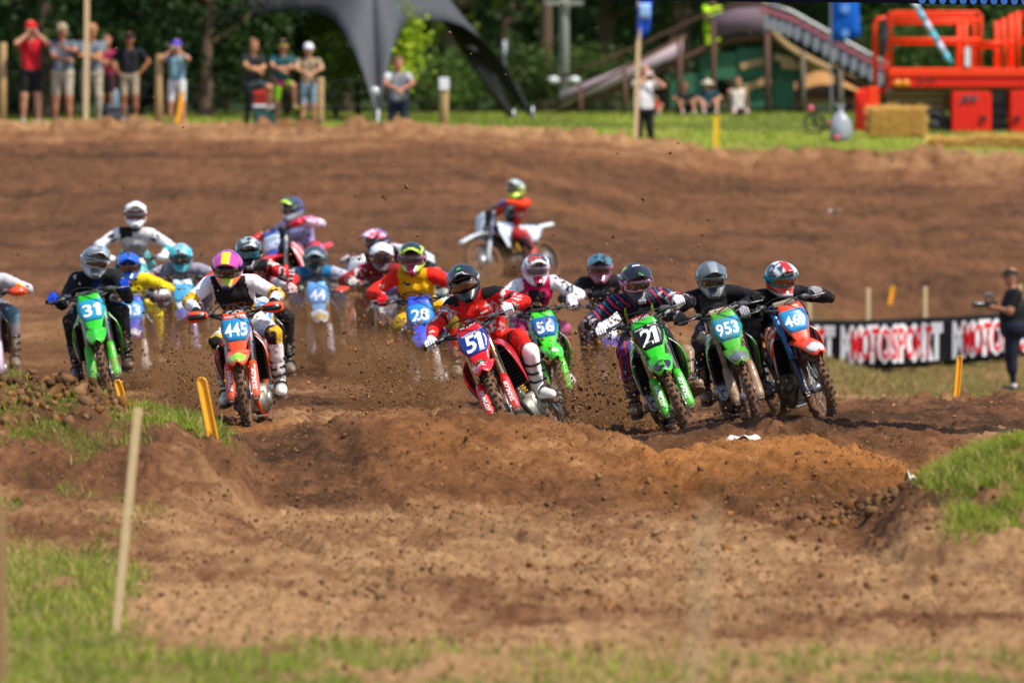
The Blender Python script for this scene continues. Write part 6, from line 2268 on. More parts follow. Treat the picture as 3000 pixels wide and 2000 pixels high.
# ---------------------------------------------------------------- scissor lift
LS = 150.0
L0 = ground_at(2850, LS); L0 = Vector((L0.x, L0.y, CZ - (416 - HZ) / LS))
lf = empty('scissor_lift', Matrix.Translation(L0))
tag(lf, 'big orange red scissor lift parked at the right with lowered railed platform', 'scissor lift')
def lp(px, py): return Vector(((px - 2850) / LS, 0, (416 - py) / LS))
REDL = mat('#ee3c0a', .55, 0, .05, 0, 14, 0, .3); REDD = mat('#dc2206', .55, 0, .05, 0, 14, 0, .3); TAN = mat('#8a7448', .7, .1, .3, .003, 20)
def lbox(x0, y0, x1, y1, yc, dep, name, m, ch=.02, parent=lf):
    a, b = lp(x0, y1), lp(x1, y0)
    mb = MB(); mb.box(((a.x + b.x) / 2, yc, (a.z + b.z) / 2), (b.x - a.x, dep, b.z - a.z), 0, None, ch)
    return mb.build(name, m, parent)
lbox(2603, 200, 3160, 226, .9, 1.9, 'platform_deck', REDL)
lbox(2606, 226, 3160, 257, .9, 1.84, 'platform_beam', REDD)
def rail(pts, dy, name='guard_rail', r=.035, m=REDL):
    mb = MB(); mb.tube([lp(*p) + Vector((0, dy, 0)) for p in pts], r, 8); return mb.build(name, m, lf)
for dy in (0.0, 1.8):
    rail([(2608, 200), (2608, 48), (2618, 38), (2865, 38), (2872, 46), (2872, 200)], dy)
    rail([(2608, 60), (2872, 60)], dy); rail([(2608, 118), (2872, 118)], dy, r=.045)
    rail([(2826, 200), (2826, 60)], dy, r=.05)
    rail([(2872, 128), (2945, 128)], dy, r=.05); rail([(2938, 200), (2938, 55)], dy, r=.05); rail([(2980, 200), (2980, 35)], dy, r=.06)
    rail([(2938, 120), (2980, 128)], dy); rail([(2978, 40), (3160, 40)], dy); rail([(2978, 118), (3160, 118)], dy); rail([(3150, 200), (3150, 40)], dy)
for px in (2608, 2872): rail([(px, 44), (px, 44)], 0)
for py in (40, 60, 118):
    mb = MB(); mb.tube([lp(2608, py), lp(2608, py) + Vector((0, 1.8, 0))], .035, 8); mb.build('end_rail', REDL, lf)
rail([(2568, 255), (2566, 70), (2575, 55), (2600, 52)], .5, 'ladder', .05)
mb = MB(); mb.ell(lp(2592, 110) + Vector((0, .4, 0)), (.07, .07, .40)); mb.build('control_box', plastic('#23263a', 0), lf)
lbox(2825, 140, 2842, 196, -.06, .02, 'warning_label', plastic('#e0d4d0', 0), .002)
for px in (2628, 2652):
    mb = MB(); mb.ell(lp(px, 245) + Vector((0, -.04, 0)), (.085, .03, .075)); mb.build('marker_lamp', plastic('#d98a1c', 0), lf)
mb = MB(); letter(mb, 'JLG', .11, .38, lambda x, y, z: lp(2712, 238) + Vector((x, -.035, y)), .05, .1); mb.build('lettering', plastic('#7c1408', 0), lf)
for k in range(5):
    lbox(2606 + (k % 2) * 6, 266 + k * 20, 2772, 282 + k * 20, .9 + (k % 2) * .04, 1.2, 'scissor_arm', TAN, .03)
lbox(2606, 366, 3160, 402, .95, 1.0, 'chassis', plastic('#1a1a1b', .1))
c1 = lbox(2785, 265, 2904, 408, .35, .7, 'engine_cabinet', REDD, .05)
c2 = lbox(2956, 262, 3075, 412, .35, .7, 'engine_cabinet', REDD, .05)
for c, px in ((c1, 2880), (c2, 2980)):
    lbox(px - 8, 340, px + 8, 352, -.02, .06, 'latch', BLACKP, .006, c)
a = lp(2838, 291)
mb = MB(); letter(mb, 'JLG', .15, .36, lambda x, y, z: a + Vector((x, -.022, y)), .10, .25); mb.build('lettering', plastic('#8f7478', 0), c1)
mb = MB(); letter(mb, 'JLG', .135, .33, lambda x, y, z: a + Vector((x, -.03, y)), .04, .25); mb.build('lettering', plastic('#2a2024', 0), c1)
for k, py in enumerate((300, 330, 360)): lbox(2906, py, 2954, py + 14, .5, .3, 'step', BLACKP, .01)
lbox(2906, 262, 2954, 404, .8, .5, 'dark_gap_box', plastic('#101011', 0))  # near-black box standing in for the dark gap between the cabinets
for px in (2735, 3120):
    mb = MB(); c = lp(px, 366); mb.torus((0, 0, 0), .24, .13, .11, 30, 10)
    mb.tube([(-.1, 0, 0), (.1, 0, 0)], .15, 16)
    mb.build('wheel', BLACKR, lf, Matrix.Translation(c + Vector((0, .25, -.02))) @ Matrix.Rotation(R(90), 4, 'Z'))
lbox(2505, 268, 2540, 416, .1, .3, 'stabiliser', REDD, .02); s2 = lbox(2543, 254, 2576, 336, .2, .25, 'stabiliser', REDL, .02)
lbox(2520, 258, 2600, 270, .25, .12, 'stabiliser_beam', REDD, .01)
lbox(2500, 408, 2548, 420, .1, .5, 'foot_pad', REDD, .01)

# straw bales
STRAW = mat('#a87c34', .95, 0, .35, .02, 26, dirtc=hexc('#c9a052'))
def bale(px, s, w, h, d, label, rot=0.0, sink=.03):
    g = ground_at(px, s)
    rt = empty('straw_bale', Matrix.Translation(g + Vector((0, 0, h / 2 - sink))) @ Matrix.Rotation(rot, 4, 'Z'))
    tag(rt, label, 'straw bale', 'straw bales beside the red lift')
    mb = MB()
    nx, nz = 15, 9
    for face in range(6):
        pass
    mb.box((0, 0, 0), (w, d, h), 0, None, .05)
    me = mb.mesh('straw'); obj('bundle', me, STRAW, rt)
    mb = MB()
    for k in range(900):
        f = random.choice((0, 0, 0, 1, 1, 2, 3))
        u, v = random.uniform(-.5, .5), random.uniform(-.5, .5)
        if f == 0: p = Vector((u * w, -d / 2, v * h))
        elif f == 1: p = Vector((u * w, v * d, h / 2))
        else: p = Vector(((1 if f == 2 else -1) * w / 2, u * d, v * h))
        dv = Vector((random.gauss(0, 1), random.gauss(-.25, .5), random.gauss(.1, .6))).normalized() * random.uniform(.04, .13)
        wv = dv.orthogonal().normalized() * .004
        mb.add([p - wv, p + wv, p + dv + wv, p + dv - wv], [(0, 1, 2, 3)], 0, False)
    o = mb.build('loose_straw', mat('#c09a4c', .9, 0, .1), rt); o['kind'] = 'stuff'
    mb = MB()
    for q in (-.28, .28):
        mb.tube([(q * w, -d / 2 - .004, -h / 2), (q * w, -d / 2 - .004, h / 2), (q * w, d / 2, h / 2 + .004)], .006, 5)
    mb.build('twine', mat('#c85a28', .8, 0, .1), rt)
bale(2626, 152.5, 1.10, .60, .5, 'tall straw bale standing left of the lift wheel')
for k, px in enumerate((2790, 2925, 3062)):
    bale(px, 155.5, .88, .22 + .02 * (k == 1), .42, ('flat straw bale lying below the first red cabinet', 'flat straw bale lying below the gap between the red cabinets', 'flat straw bale lying at the picture edge below the lift')[k], random.uniform(-.03, .03), .05)

# plastic sack, hand cart
g = ground_at(2462, 154)
rt = empty('plastic_sack', Matrix.Translation(g)); tag(rt, 'translucent grey plastic sack tied at the top beside the red lift', 'sack')
mb = MB()
prof = [(0, .16), (.08, .20), (.22, .215), (.38, .19), (.48, .12), (.55, .055), (.60, .04), (.70, .09)]
vs, fs = [], []
for z, r in prof:
    for i in range(20):
        a = 2 * math.pi * i / 20
        rr = r * (1 + .10 * math.sin(3 * a + z * 9) + .05 * math.sin(7 * a))
        vs.append((rr * math.cos(a), rr * math.sin(a), z))
for j in range(len(prof) - 1):
    for i in range(20): fs.append((j * 20 + i, j * 20 + (i + 1) % 20, j * 20 + 20 + (i + 1) % 20, j * 20 + 20 + i))
fs.append(tuple(range(19, -1, -1)))
mb.add(vs, fs); mb.build('bag', mat('#a9aeb8', .3, 0, .05, .004, 12, 0, .5, trans=.3), rt)
mb = MB(); mb.ell((-.08, -.17, .06), (.07, .06, .06)); mb.build('tag', plastic('#d0506a', 0), rt)
g = ground_at(2400, 151)
rt = empty('hand_cart', Matrix.Translation(g) @ Matrix.Rotation(.5, 4, 'Z')); tag(rt, 'small black two wheeled cart lying in the grass left of the grey sack', 'cart')
for x in (-.12, .16):
    mb = MB(); mb.torus((0, 0, 0), .19, .02, .022, 26, 8)
    for k in range(8):
        a = k * .785; mb.tube([(0, 0, 0), (0, .19 * math.cos(a), .19 * math.sin(a))], .004, 4)
    mb.build('wheel', BLACKR, rt, Matrix.Translation((x, .1 * (x > 0), .2 + .08 * (x > 0))) @ Matrix.Rotation(R(70), 4, 'Z'))
mb = MB(); mb.tube(poly([(-.12, 0, .2), (.0, -.05, .30), (.16, .1, .28), (.25, .0, .15)], 4), .014, 7); mb.tube([(-.12, 0, .2), (-.20, -.02, .45)], .012, 7); mb.build('frame', BLACKP, rt)
mb = MB(); mb.ell((-.21, -.02, .48), (.06, .06, .07)); mb.build('handle', plastic('#d8506a', 0), rt)
mb = MB(); mb.ell((.22, -.06, .20), (.07, .05, .06)); mb.build('reflector', plastic('#e0501c', 0), rt)

# cool boxes and bottle among the spectators
def cooler(px, s, w, h, body, lid, label):
    g = ground_at(px, s)
    rt = empty('cool_box', Matrix.Translation(g)); tag(rt, label, 'cool box')
    mb = MB(); mb.box((0, 0, h * .4), (w, .32, h * .8), 0, None, .03); mb.build('body', plastic(body, .1), rt)
    mb = MB(); mb.box((0, 0, h * .9), (w * 1.04, .34, h * .18), 0, None, .02); mb.build('lid', plastic(lid, .1), rt)
    mb = MB(); mb.tube([(-w * .4, -.18, h * .75), (-w * .3, -.21, h * .68), (w * .3, -.21, h * .68), (w * .4, -.18, h * .75)], .012, 6); mb.build('handle', BLACKP, rt)
    return g, h
g1, h1 = cooler(345, 155, .36, .34, '#4a505c', '#6c727c', 'grey cool box on the grass behind the tall timber pole')
cooler(308, 154, .30, .36, '#15161a', '#1c1d22', 'black cool box beside the grey one')
cooler(778, 154, .46, .36, '#1c5a5c', '#c9ced0', 'teal cool box with white lid under the raised foot of the man in black')
cooler(770, 152, .34, .62, '#a81c1c', '#c83028', 'red cool box behind the teal one')
rt = empty('water_bottle', Matrix.Translation(g1 + Vector((-.03, -.02, h1 * .99)))); tag(rt, 'clear blue water bottle standing on the grey cool box', 'bottle')
mb = MB(); mb.tube([(0, 0, 0), (0, 0, .01), (0, 0, .2), (0, 0, .25), (0, 0, .27)], [.045, .05, .05, .028, .024], 14); mb.build('body', mat('#9cc4dc', .1, 0, 0, 0, 20, 0, .6, trans=.4), rt)
mb = MB(); mb.tube([(0, 0, .27), (0, 0, .30)], .026, 12); mb.build('cap', plastic('#e4ecf2', 0), rt)

# striped pole leaning on the lift
a, b = P(2636, -60, 151), P(2786, 186, 151)
rt = empty('striped_pole', Matrix.Translation(b)); tag(rt, 'pale blue and white striped pole slanting down onto the lift platform', 'pole')
d = a - b
for k in range(8):
    mb = MB(); mb.tube([d * (k / 8), d * ((k + 1) / 8)], [.045 if k == 0 else .06, .06], 10); mb.build('band', plastic('#4fb4cc' if k % 2 == 0 else '#b4c4d8', 0), rt)

# banner arch over the track
ar = empty('banner_arch', Matrix.Translation((0, FPX / 386, 0))); tag(ar, 'navy blue banner beam of an arch crossing above the track at the top edge', 'arch')
zb = lambda px, py: CZ - (py - HZ) / 386
NAVY = cloth('#141c3c', .05)
g = []
for i in range(49):
    px = -2090 + 7180 * i / 48
    x = (px - 1500) / 386
    y0 = 2 + (px - 1870) * .0115
    z = zb(px, y0) + .004 * math.sin(px * .013)
    g.append([Vector((x, -.03, z)), Vector((x, -.03, z + .45)), Vector((x, -.03, z + .9)), Vector((x, .03, z + .9)), Vector((x, .03, z)), Vector((x, -.03, z))])
mb = MB(); mb.sheet(g, .004); mb.build('banner', NAVY, ar)
mb = MB()
for k in range(40):
    px = 2700 + 30 * k; x = (px - 1500) / 386; z = zb(px, -2 + (px - 1870) * .0115) + .012
    mb.add([(x + .026 * math.cos(a), -.035, z + .026 * math.sin(a)) for a in [2 * math.pi * i / 14 for i in range(14)]], [tuple(range(14))], 0, False)
mb.build('banner_print', plastic('#1c5cae', .05), ar)
for x in (-9.5, 9.5):
    z = Hs(x, FPX / 386); mb = MB(); mb.tube([(x, 0, z - .3), (x, 0, 4.4)], .16, 12); mb.build('pillar', NAVY, ar)
mb = MB(); mb.tube([(-9.5, 0, 4.35), (9.5, 0, 4.35)], .10, 12); mb.build('cross_beam', NAVY, ar)

# ---------------------------------------------------------------- track banner on laths
BS = 193.0
bo = ground_at(2650, BS)
bt = empty('track_banner', Matrix.Translation(bo)); tag(bt, 'long black track banner with red and white MOTOSPORT lettering at the right', 'banner')
tp = [(2300, 936), (2500, 938), (2650, 932), (2800, 926), (2950, 916), (3200, 904)]; bt_ = [(2300, 1086), (2500, 1082), (2650, 1078), (2800, 1066), (2950, 1052), (3200, 1036)]
def bsurf(px, v, off=0.0):
    a = np.interp(px, [q[0] for q in tp], [q[1] for q in tp]); b = np.interp(px, [q[0] for q in bt_], [q[1] for q in bt_])
    p = P(px, b + (a - b) * v, BS) - bo
    p.y += .035 * math.sin(px * .021 + v * 2.5) + .02 * math.sin(px * .05) - off
    return p
mb = MB(); mb.sheet([[bsurf(2300 + 900 * i / 60, j / 8) for i in range(61)] for j in range(9)], .006)
ban = mb.build('cloth', cloth('#17171a', .1), bt)
for cx, wpx in ((2300, 272), (2612, 278), (2940, 278)):
    for c, bold, off, k in (('#e2e0e2', .075, .012, 1.06), ('#d81c28', .012, .020, .86)):
        mb = MB()
        letter(mb, 'MOTOSPORT', .70 * k, wpx / BS * k * (1.0 if bold < .05 else 1.02), lambda x, y, z: bsurf(cx + x * BS, .5 + y / .92, off), bold, .02)
        mb.build('lettering', cloth(c, .05), ban)
for px in (2372, 2545, 2712, 2990):
    a = P(px, 1092 - (px - 2545) * .03, BS - .8); b = P(px, 862 - (px - 2545) * .02, BS - .8)
    mb = MB(); mb.box((a + b) / 2 - bo + Vector((0, .09, 0)), (.065, .03, (b - a).length + .2), 0, None, .004); mb.build('lath', PALEWOOD, bt)

# ---------------------------------------------------------------- marker stakes
def stake(kind, px0, py0, px1, py1, s, w, m, label, rnd=False, grp=None, ext=.25, printed=False):
    a, b = P(px0, py0, s), P(px1, py1, s)
    rt = empty(kind, Matrix.Translation(a)); tag(rt, label, 'stake', grp)
    d = b - a; L = d.length; u = d.normalized(); x = Vector((1, 0, 0)); x = (x - u * x.dot(u)).normalized(); y = u.cross(x)
    M = basis(Vector((0, 0, 0)), x, -y, u)
    mb = MB()
    if rnd:
        g = []
        for i in range(9):
            t = i / 8
            zz = -ext + (L + ext - w * .55) * t
            g.append([(w / 2 * q, -.012 * (1 - q * q) * 1.5, zz) for q in (-1, -.6, -.2, .2, .6, 1)])
        for k in range(1, 6):
            an = math.pi / 2 * k / 5
            g.append([(w / 2 * q * max(math.cos(an), .05), -.012 * (1 - q * q) * 1.5, L - w * .55 + w * .55 * math.sin(an)) for q in (-1, -.6, -.2, .2, .6, 1)])
        mb.sheet(g, .008)
    else:
        mb.box((0, 0, (L - ext) / 2), (w, w * .6, L + ext), 0, None, .003)
    o = mb.build('shaft', m, rt, M)
    if printed:
        mb = MB()
        for q in range(6): mb.box((.004 * (q % 2), -.0235, L * (.80 - .045 * q)), (w * (.34 - .05 * (q % 3)), .002, L * .030), 0)
        mb.build('worn_print', plastic('#6a4010', .2), o, None)
YEL = mat('#f0a20a', .45, 0, .06, 0, 18, .1)
yg = 'yellow plastic track markers'
stake('track_marker', 627, 1302, 588, 1106, 432, .070, YEL, 'large leaning yellow marker in front of orange bike 445', True, yg, printed=True)
stake('track_marker', 364, 1190, 342, 1113, 417, .050, YEL, 'small leaning yellow marker in the grass below bike 33', True, yg)
stake('track_marker', 2800, 1186, 2812, 1042, 300, .055, YEL, 'upright yellow marker in front of the track banner near the videographer', True, yg, printed=True)
stake('track_marker', 2606, 898, 2618, 836, 182, .075, YEL, 'yellow marker behind the track banner', True, yg)
stake('track_marker', 2097, 428, 2099, 336, 157, .11, mat('#e0b80a', .45, 0, .05), 'yellow marker on the crest below the seated spectators', True, yg)
stake('track_marker', 520, 372, 534, 268, 158, .085, YEL, 'yellow marker on the crest in front of the lady with phone', True, yg)
stake('wooden_stake', 338, 1860, 404, 1196, 560, .042, PALEWOOD, 'tall pale wooden stake leaning in the near grass at the left', False, 'wooden stakes near the camera')
stake('wooden_stake', 8, 2080, 2, 1470, 640, .040, mat('#94734a', .85, 0, .2), 'dark blurred wooden stake at the left edge near the camera', False, 'wooden stakes near the camera')
stake('dry_stalk', 2030, 2060, 2078, 1480, 1400, .016, mat('#b9a07a', .85, 0, .1), 'thin blurred dry stalk very near the camera at the bottom')

# scraps of paper
for px, py, s, w, lab in ((2176, 1287, 404, .24, 'torn white paper lying on the orange dirt mound'), (2680, 1312, 420, .07, 'small white paper scrap right of the mound'), (2445, 640, 169, .20, 'pale paper scrap on the far dirt slope')):
    X, Y = (px - 1500) / s, FPX / s
    z = Hs(X, Y)
    mb = MB()
    g = [[Vector((w * (i / 6 - .5) * (1 + .15 * math.sin(j * 2.1)), .45 * (j / 4 - .5), 0)) for i in range(7)] for j in range(5)]
    for r_ in g:
        for p in r_: p.z = Hs(X + p.x, Y + p.y) - z + .022 + .012 * math.sin(p.x * 40 + p.y * 17)
    mb.sheet(g, .002)
    o = mb.build('paper_scrap', cloth('#dcd4cf', .08), None, Matrix.Translation((X, Y, z))); tag(o, lab, 'paper scrap')

# ================================================================== RIDERS AND SPECTATORS
for sp in BIKES:
    make_bike(sp); make_rider(sp)

HAIR = {}


def head_bones(B, hc, F, U, X, k):
    B.bone(hc - U * .055 * k + F * .015 * k, hc + U * .045 * k - F * .012 * k, .080 * k, .092 * k, 'head')
    B.bone(hc + F * .055 * k - U * .085 * k, hc + F * .045 * k - U * .02 * k, .042 * k, .055 * k, 'head')
    B.bone(hc + F * .097 * k + U * .008 * k, hc + F * .112 * k - U * .022 * k, .011 * k, .016 * k, 'head')
    for sd in (-1, 1): B.bone(hc + X * (sd * .086 * k) - U * .02 * k, hc + X * (sd * .090 * k) + U * .015 * k, .014 * k, .017 * k, 'head')


def hand_bones(B, w, d, n, k):
    """palm and five fingers from the wrist w towards d; n = out of the palm"""
    d = d.normalized(); n = (n - d * n.dot(d)).normalized(); s = d.cross(n)
    B.bone(w, w + d * .075 * k, .026 * k, .032 * k, 'hand')
    for i, (o, L) in enumerate(((-.030, .066), (-.010, .078), (.010, .074), (.029, .058))):
        a = w + d * .085 * k + s * o * k
        b = a + (d * .8 + n * .45).normalized() * L * .5 * k
        c = b + (d * .4 + n * .9).normalized() * L * .5 * k
        B.bone(a, b, .0105 * k, .0095 * k, 'hand'); B.bone(b, c, .0095 * k, .008 * k, 'hand')
    a = w + d * .03 * k - s * .03 * k
    B.bone(a, a + (d - s * .8 + n * .3).normalized() * .055 * k, .013 * k, .010 * k, 'hand')


def clothes(shirt, shorts, skin='#b98566', shoe='#2a2420', long=False, sleeveless=False, extra=None, lower=None):
    def f(names, t, side, loc, V, N):
        C = np.tile(hexc(skin), (len(V), 1))
        C[np.isin(names, ('torso', 'shoulder'))] = hexc(shirt)
        if not sleeveless: C[(names == 'upper') & (t < .62)] = hexc(shirt)
        else: C[(names == 'shoulder') & (np.abs(loc[:, 0]) > .13)] = hexc(skin)
        C[names == 'hips'] = hexc(shorts)
        C[(names == 'thigh') & ((t < .86) | long)] = hexc(shorts)
        if long: C[np.isin(names, ('knee', 'shin'))] = hexc(shorts)
        if lower: C[(names == 'torso') & (loc[:, 2] < .05)] = hexc(lower)
        C[names == 'shoe'] = hexc(shoe)
        C[names == 'sock'] = hexc('#c9c6c2')
        if extra: extra(C, names, t, side, loc, V)
        return C
    return f


def spectator(px, s, top, yaw, pose, colour, label, cap=None, hair='#2c2018', feet_z=None, lean=0.0, fat=1.0, headturn=0.0, nod=6, group='spectators watching the race', shades=False, base=None):
    if base is None:
        X, Y = (px - 1500) / s, FPX / s
        o = Vector((X, Y, Hs(X, Y)))
    else:
        o = P(px, base, s)
    fy = proj(o)[1]
    seat = pose.startswith('sit')
    full = 1.80 if not seat else .92
    k = (fy - top) / s / full
    Z = Matrix.Rotation(R(yaw), 3, 'Z')
    X_, F, U = Z @ Vector((1, 0, 0)), Z @ Vector((0, -1, 0)), Vector((0, 0, 1))
    def pt(x, f, z): return o + (X_ * x + F * f + U * z) * k
    hz = .93 if not seat else .12
    hipc = pt(0, 0, hz)
    lf_ = R(lean)
    sp_ = (U * math.cos(lf_) + F * math.sin(lf_))
    smid = hipc + sp_ * (.50 * k)
    hc = smid + (U * .245 + F * (.045 + .10 * math.sin(lf_))) * k
    Ht = Matrix.Rotation(R(headturn), 3, 'Z')
    hF, hX = Ht @ F, Ht @ X_
    hU = (U * math.cos(R(nod)) + hF * math.sin(R(nod))); hFF = (hF * math.cos(R(nod)) - U * math.sin(R(nod)))
    lk = 1 + .38 * (fat - 1)
    B = Body()
    B.bone(hipc - X_ * .075 * k, hipc + X_ * .075 * k, .115 * k * fat, .115 * k * fat, 'hips')
    mid = hipc.lerp(smid, .5)
    B.bone(hipc + sp_ * .06 * k - X_ * .05 * k, mid - X_ * .055 * k, .115 * k * fat, .112 * k * fat, 'torso')
    B.bone(hipc + sp_ * .06 * k + X_ * .05 * k, mid + X_ * .055 * k, .115 * k * fat, .112 * k * fat, 'torso')
    B.bone(mid - X_ * .06 * k, smid - X_ * .08 * k - sp_ * .07 * k, .108 * k * fat, .112 * k, 'torso')
    B.bone(mid + X_ * .06 * k, smid + X_ * .08 * k - sp_ * .07 * k, .108 * k * fat, .112 * k, 'torso')
    B.bone(smid - X_ * .15 * k, smid + X_ * .15 * k, .062 * k * lk, .062 * k * lk, 'shoulder')
    B.bone(smid, hc - U * .06 * k, .058 * k, .054 * k, 'head')
    head_bones(B, hc, hFF, hU, hX, k)
    hands = {}
    H = {  # wrist (x outward, forward, height above feet), elbow pole (x, f, z)
        'phone': ((.085, .24, 1.56), (1, .1, -.8)), 'crossed': ((-.12, .24, 1.20), (1, .3, -.5)), 'hips': ((.23, .03, 1.02), (1, -.3, 0)),
        'point': ((.02, .30, 1.38), (1, .2, -.4)), 'down': ((.27, .06, .82), (.3, -1, 0)), 'rest': ((.05, .34, 1.17), (1, .1, .1)),
        'camera': ((.07, .30, 1.22), (.8, -.3, -1)), 'sitknee': ((.16, .36, .42), (1, 0, -.2)), 'sitback': ((.30, -.28, .08), (.6, -1, .2)), 'sitlap': ((.06, .30, .30), (1, 0, -.2))}
    poses = {'phone': ('phone', 'phone'), 'crossed': ('crossed', 'crossed'), 'hips': ('hips', 'hips'), 'point': ('crossed', 'point'), 'rest': ('rest', 'rest'), 'restone': ('crossed', 'rest'), 'camera': ('camera', 'camera'),
             'down': ('down', 'hips'), 'sit': ('sitknee', 'sitknee'), 'sitback': ('sitback', 'sitback'), 'sitlap': ('sitlap', 'sitknee'), 'step': ('rest', 'crossed'), 'stand': ('down', 'down')}
    for sd, pn in zip((-1, 1), poses[pose]):
        (x, f, z), pl = H[pn]
        S0 = smid + X_ * (sd * .19 * k)
        if pn in ('crossed',): z += .03 * sd
        if seat: wr = o + (X_ * (x * sd) + F * f + U * z) * k
        else: wr = o + (X_ * (x * sd) + F * f + U * z) * k + (smid - (o + U * 1.43 * k)) * .9
        E = ik(S0, wr, .29 * k, .26 * k, X_ * (pl[0] * sd) + F * pl[1] + U * pl[2])
        B.bone(S0, S0.lerp(E, .6), .068 * k * lk, .062 * k * lk, 'upper', sd, 0, .6); B.bone(S0.lerp(E, .6), E, .052 * k * lk, .044 * k * lk, 'upper', sd, .6, 1)
        B.bone(E, wr, .045 * k, .030 * k, 'fore', sd)
        d = (wr - E).normalized()
        hd = d
        nn = {'phone': F * -.2 - X_ * sd, 'hips': -X_ * sd, 'camera': -X_ * sd}.get(pn, -U)
        if pn == 'phone': hd = (U * .8 - X_ * sd * .3).normalized()
        hand_bones(B, wr, hd, nn, k)
        hands[sd] = wr + hd * .09 * k
    for sd in (-1, 1):
        hj = hipc + X_ * (sd * .095 * k)
        if seat:
            ank = o + (X_ * (sd * .17) + F * (.62 if pose != 'sitback' else .85) + U * .09) * k
            pole_ = U + X_ * sd * .25
        elif pose == 'step' and sd > 0:
            ank = o + (X_ * .20 + F * .30 + U * .46) * k; pole_ = F + U * .6
        else:
            ank = o + (X_ * (sd * .13) + F * (.02 * sd) + U * .085) * k; pole_ = F + X_ * sd * .1
        K = ik(hj, ank, .43 * k, .42 * k, pole_)
        B.bone(hj, K, .098 * k * lk, .068 * k * lk, 'thigh', sd); B.bone(K, K.lerp(ank, .1), .062 * k * lk, .060 * k * lk, 'knee', sd)
        B.bone(K.lerp(ank, .08), K.lerp(ank, .5), .058 * k * lk, .056 * k * lk, 'shin', sd); B.bone(K.lerp(ank, .5), ank, .05 * k, .036 * k, 'shin', sd)
        B.bone(ank, ank - U * .03 * k, .042 * k, .045 * k, 'sock', sd)
        fd = (F + X_ * sd * .25).normalized()
        B.bone(ank - U * .045 * k - F * .03 * k, ank - U * .055 * k + fd * .15 * k, .042 * k, .036 * k, 'shoe', sd)
    def colour2(names, t, side, loc, V, N):
        C = colour(names, t, side, loc, V, N)
        q = V + np.array(o) - np.array(hc)
        fx, ff, fu = q @ np.array(hX), q @ np.array(hFF), q @ np.array(hU)
        hd = names == 'head'
        eye = hd & (np.abs(np.abs(fx) - .034 * k) < .016 * k) & (np.abs(fu - .012 * k) < .010 * k) & (ff > .06 * k)
        C[eye] = hexc('#2c1f1a')
        C[hd & (np.abs(fx) < .026 * k) & (np.abs(fu + .055 * k) < .008 * k) & (ff > .06 * k)] = hexc('#8c4c44')
        C[hd & (np.abs(np.abs(fx) - .034 * k) < .020 * k) & (np.abs(fu - .034 * k) < .006 * k) & (ff > .06 * k)] = hexc(hair)
        return C
    me = B.mesh(o, .013 * max(k, .8), (hipc, X_, F, sp_), colour2, .003, 3)
    me.name = 'person'
    g = obj('person', me, mat((1, 1, 1), .75, 0, 0, .002, 30, 0, .25, attr='Col'), None, Matrix.Translation(o))
    tag(g, label, 'person', group)
    HM = basis(hc - o, hX * k, -hFF * k, hU * k)
    if cap:
        mb = MB()
        vs, fs = [], []
        for j in range(7):
            e = R(-2 + 90 * j / 6.05)
            for i in range(22):
                a = 2 * math.pi * i / 22
                vs.append((.104 * math.cos(e) * math.cos(a), .116 * math.cos(e) * math.sin(a), .035 + .092 * math.sin(e)))
        for j in range(6):
            for i in range(22): fs.append((j * 22 + i, j * 22 + (i + 1) % 22, j * 22 + 22 + (i + 1) % 22, j * 22 + 22 + i))
        fs.append(tuple(range(6 * 22, 7 * 22)))
        mb.add(vs, fs)
        c = mb.build('cap', cloth(cap[0], 0), g, HM)
        mb = MB()
        if len(cap) > 2:   # sun hat brim all round
            mb.sheet([[Vector(((.10 + .10 * j / 3) * math.cos(a), (.112 + .10 * j / 3) * math.sin(a), .045 - .03 * j / 3)) for a in [2 * math.pi * i / 24 for i in range(25)]] for j in range(4)], .006)
        else:
            mb.sheet([[Vector((.088 * u * (1 - .15 * v), -.085 - .085 * v + .045 * u * u * v, .045 - .020 * v - .018 * u * u)) for u in (-1, -.6, -.2, .2, .6, 1)] for v in (0, .35, .7, 1)], .006)
        mb.build('brim', cloth(cap[1], 0), c)
    else:
        mb = MB(); vs, fs = [], []
        for j in range(8):
            for i in range(24):
                a = 2 * math.pi * i / 24
                low = -8 if math.sin(a) < -.35 else (-42 if math.sin(a) > .2 else -26)
                if math.sin(a) < -.35: low = 38
                e = R(low + (90 - low) * j / 7.05)
                vs.append((.102 * math.cos(e) * math.cos(a), .012 + .113 * math.cos(e) * math.sin(a), .018 + .116 * math.sin(e)))
        for j in range(7):
            for i in range(24): fs.append((j * 24 + i, j * 24 + (i + 1) % 24, j * 24 + 24 + (i + 1) % 24, j * 24 + 24 + i))
        fs.append(tuple(range(7 * 24, 8 * 24)))
        mb.add(vs, fs); mb.build('hair', mat(hair, .8, 0, 0, .004, 60), g, HM)
    if shades:
        mb = MB()
        for sd in (-1, 1): mb.box((sd * .034, -.112, .012), (.052, .012, .034), 0, Matrix.Rotation(sd * .25, 3, 'Z'), .006)
        mb.tube([(-.09, -.03, .018), (-.06, -.108, .016), (.06, -.108, .016), (.09, -.03, .018)], .004, 5); mb.build('sunglasses', plastic('#2a1410', 0), g, HM)
    return g, hands, (X_, F, U, k), hc


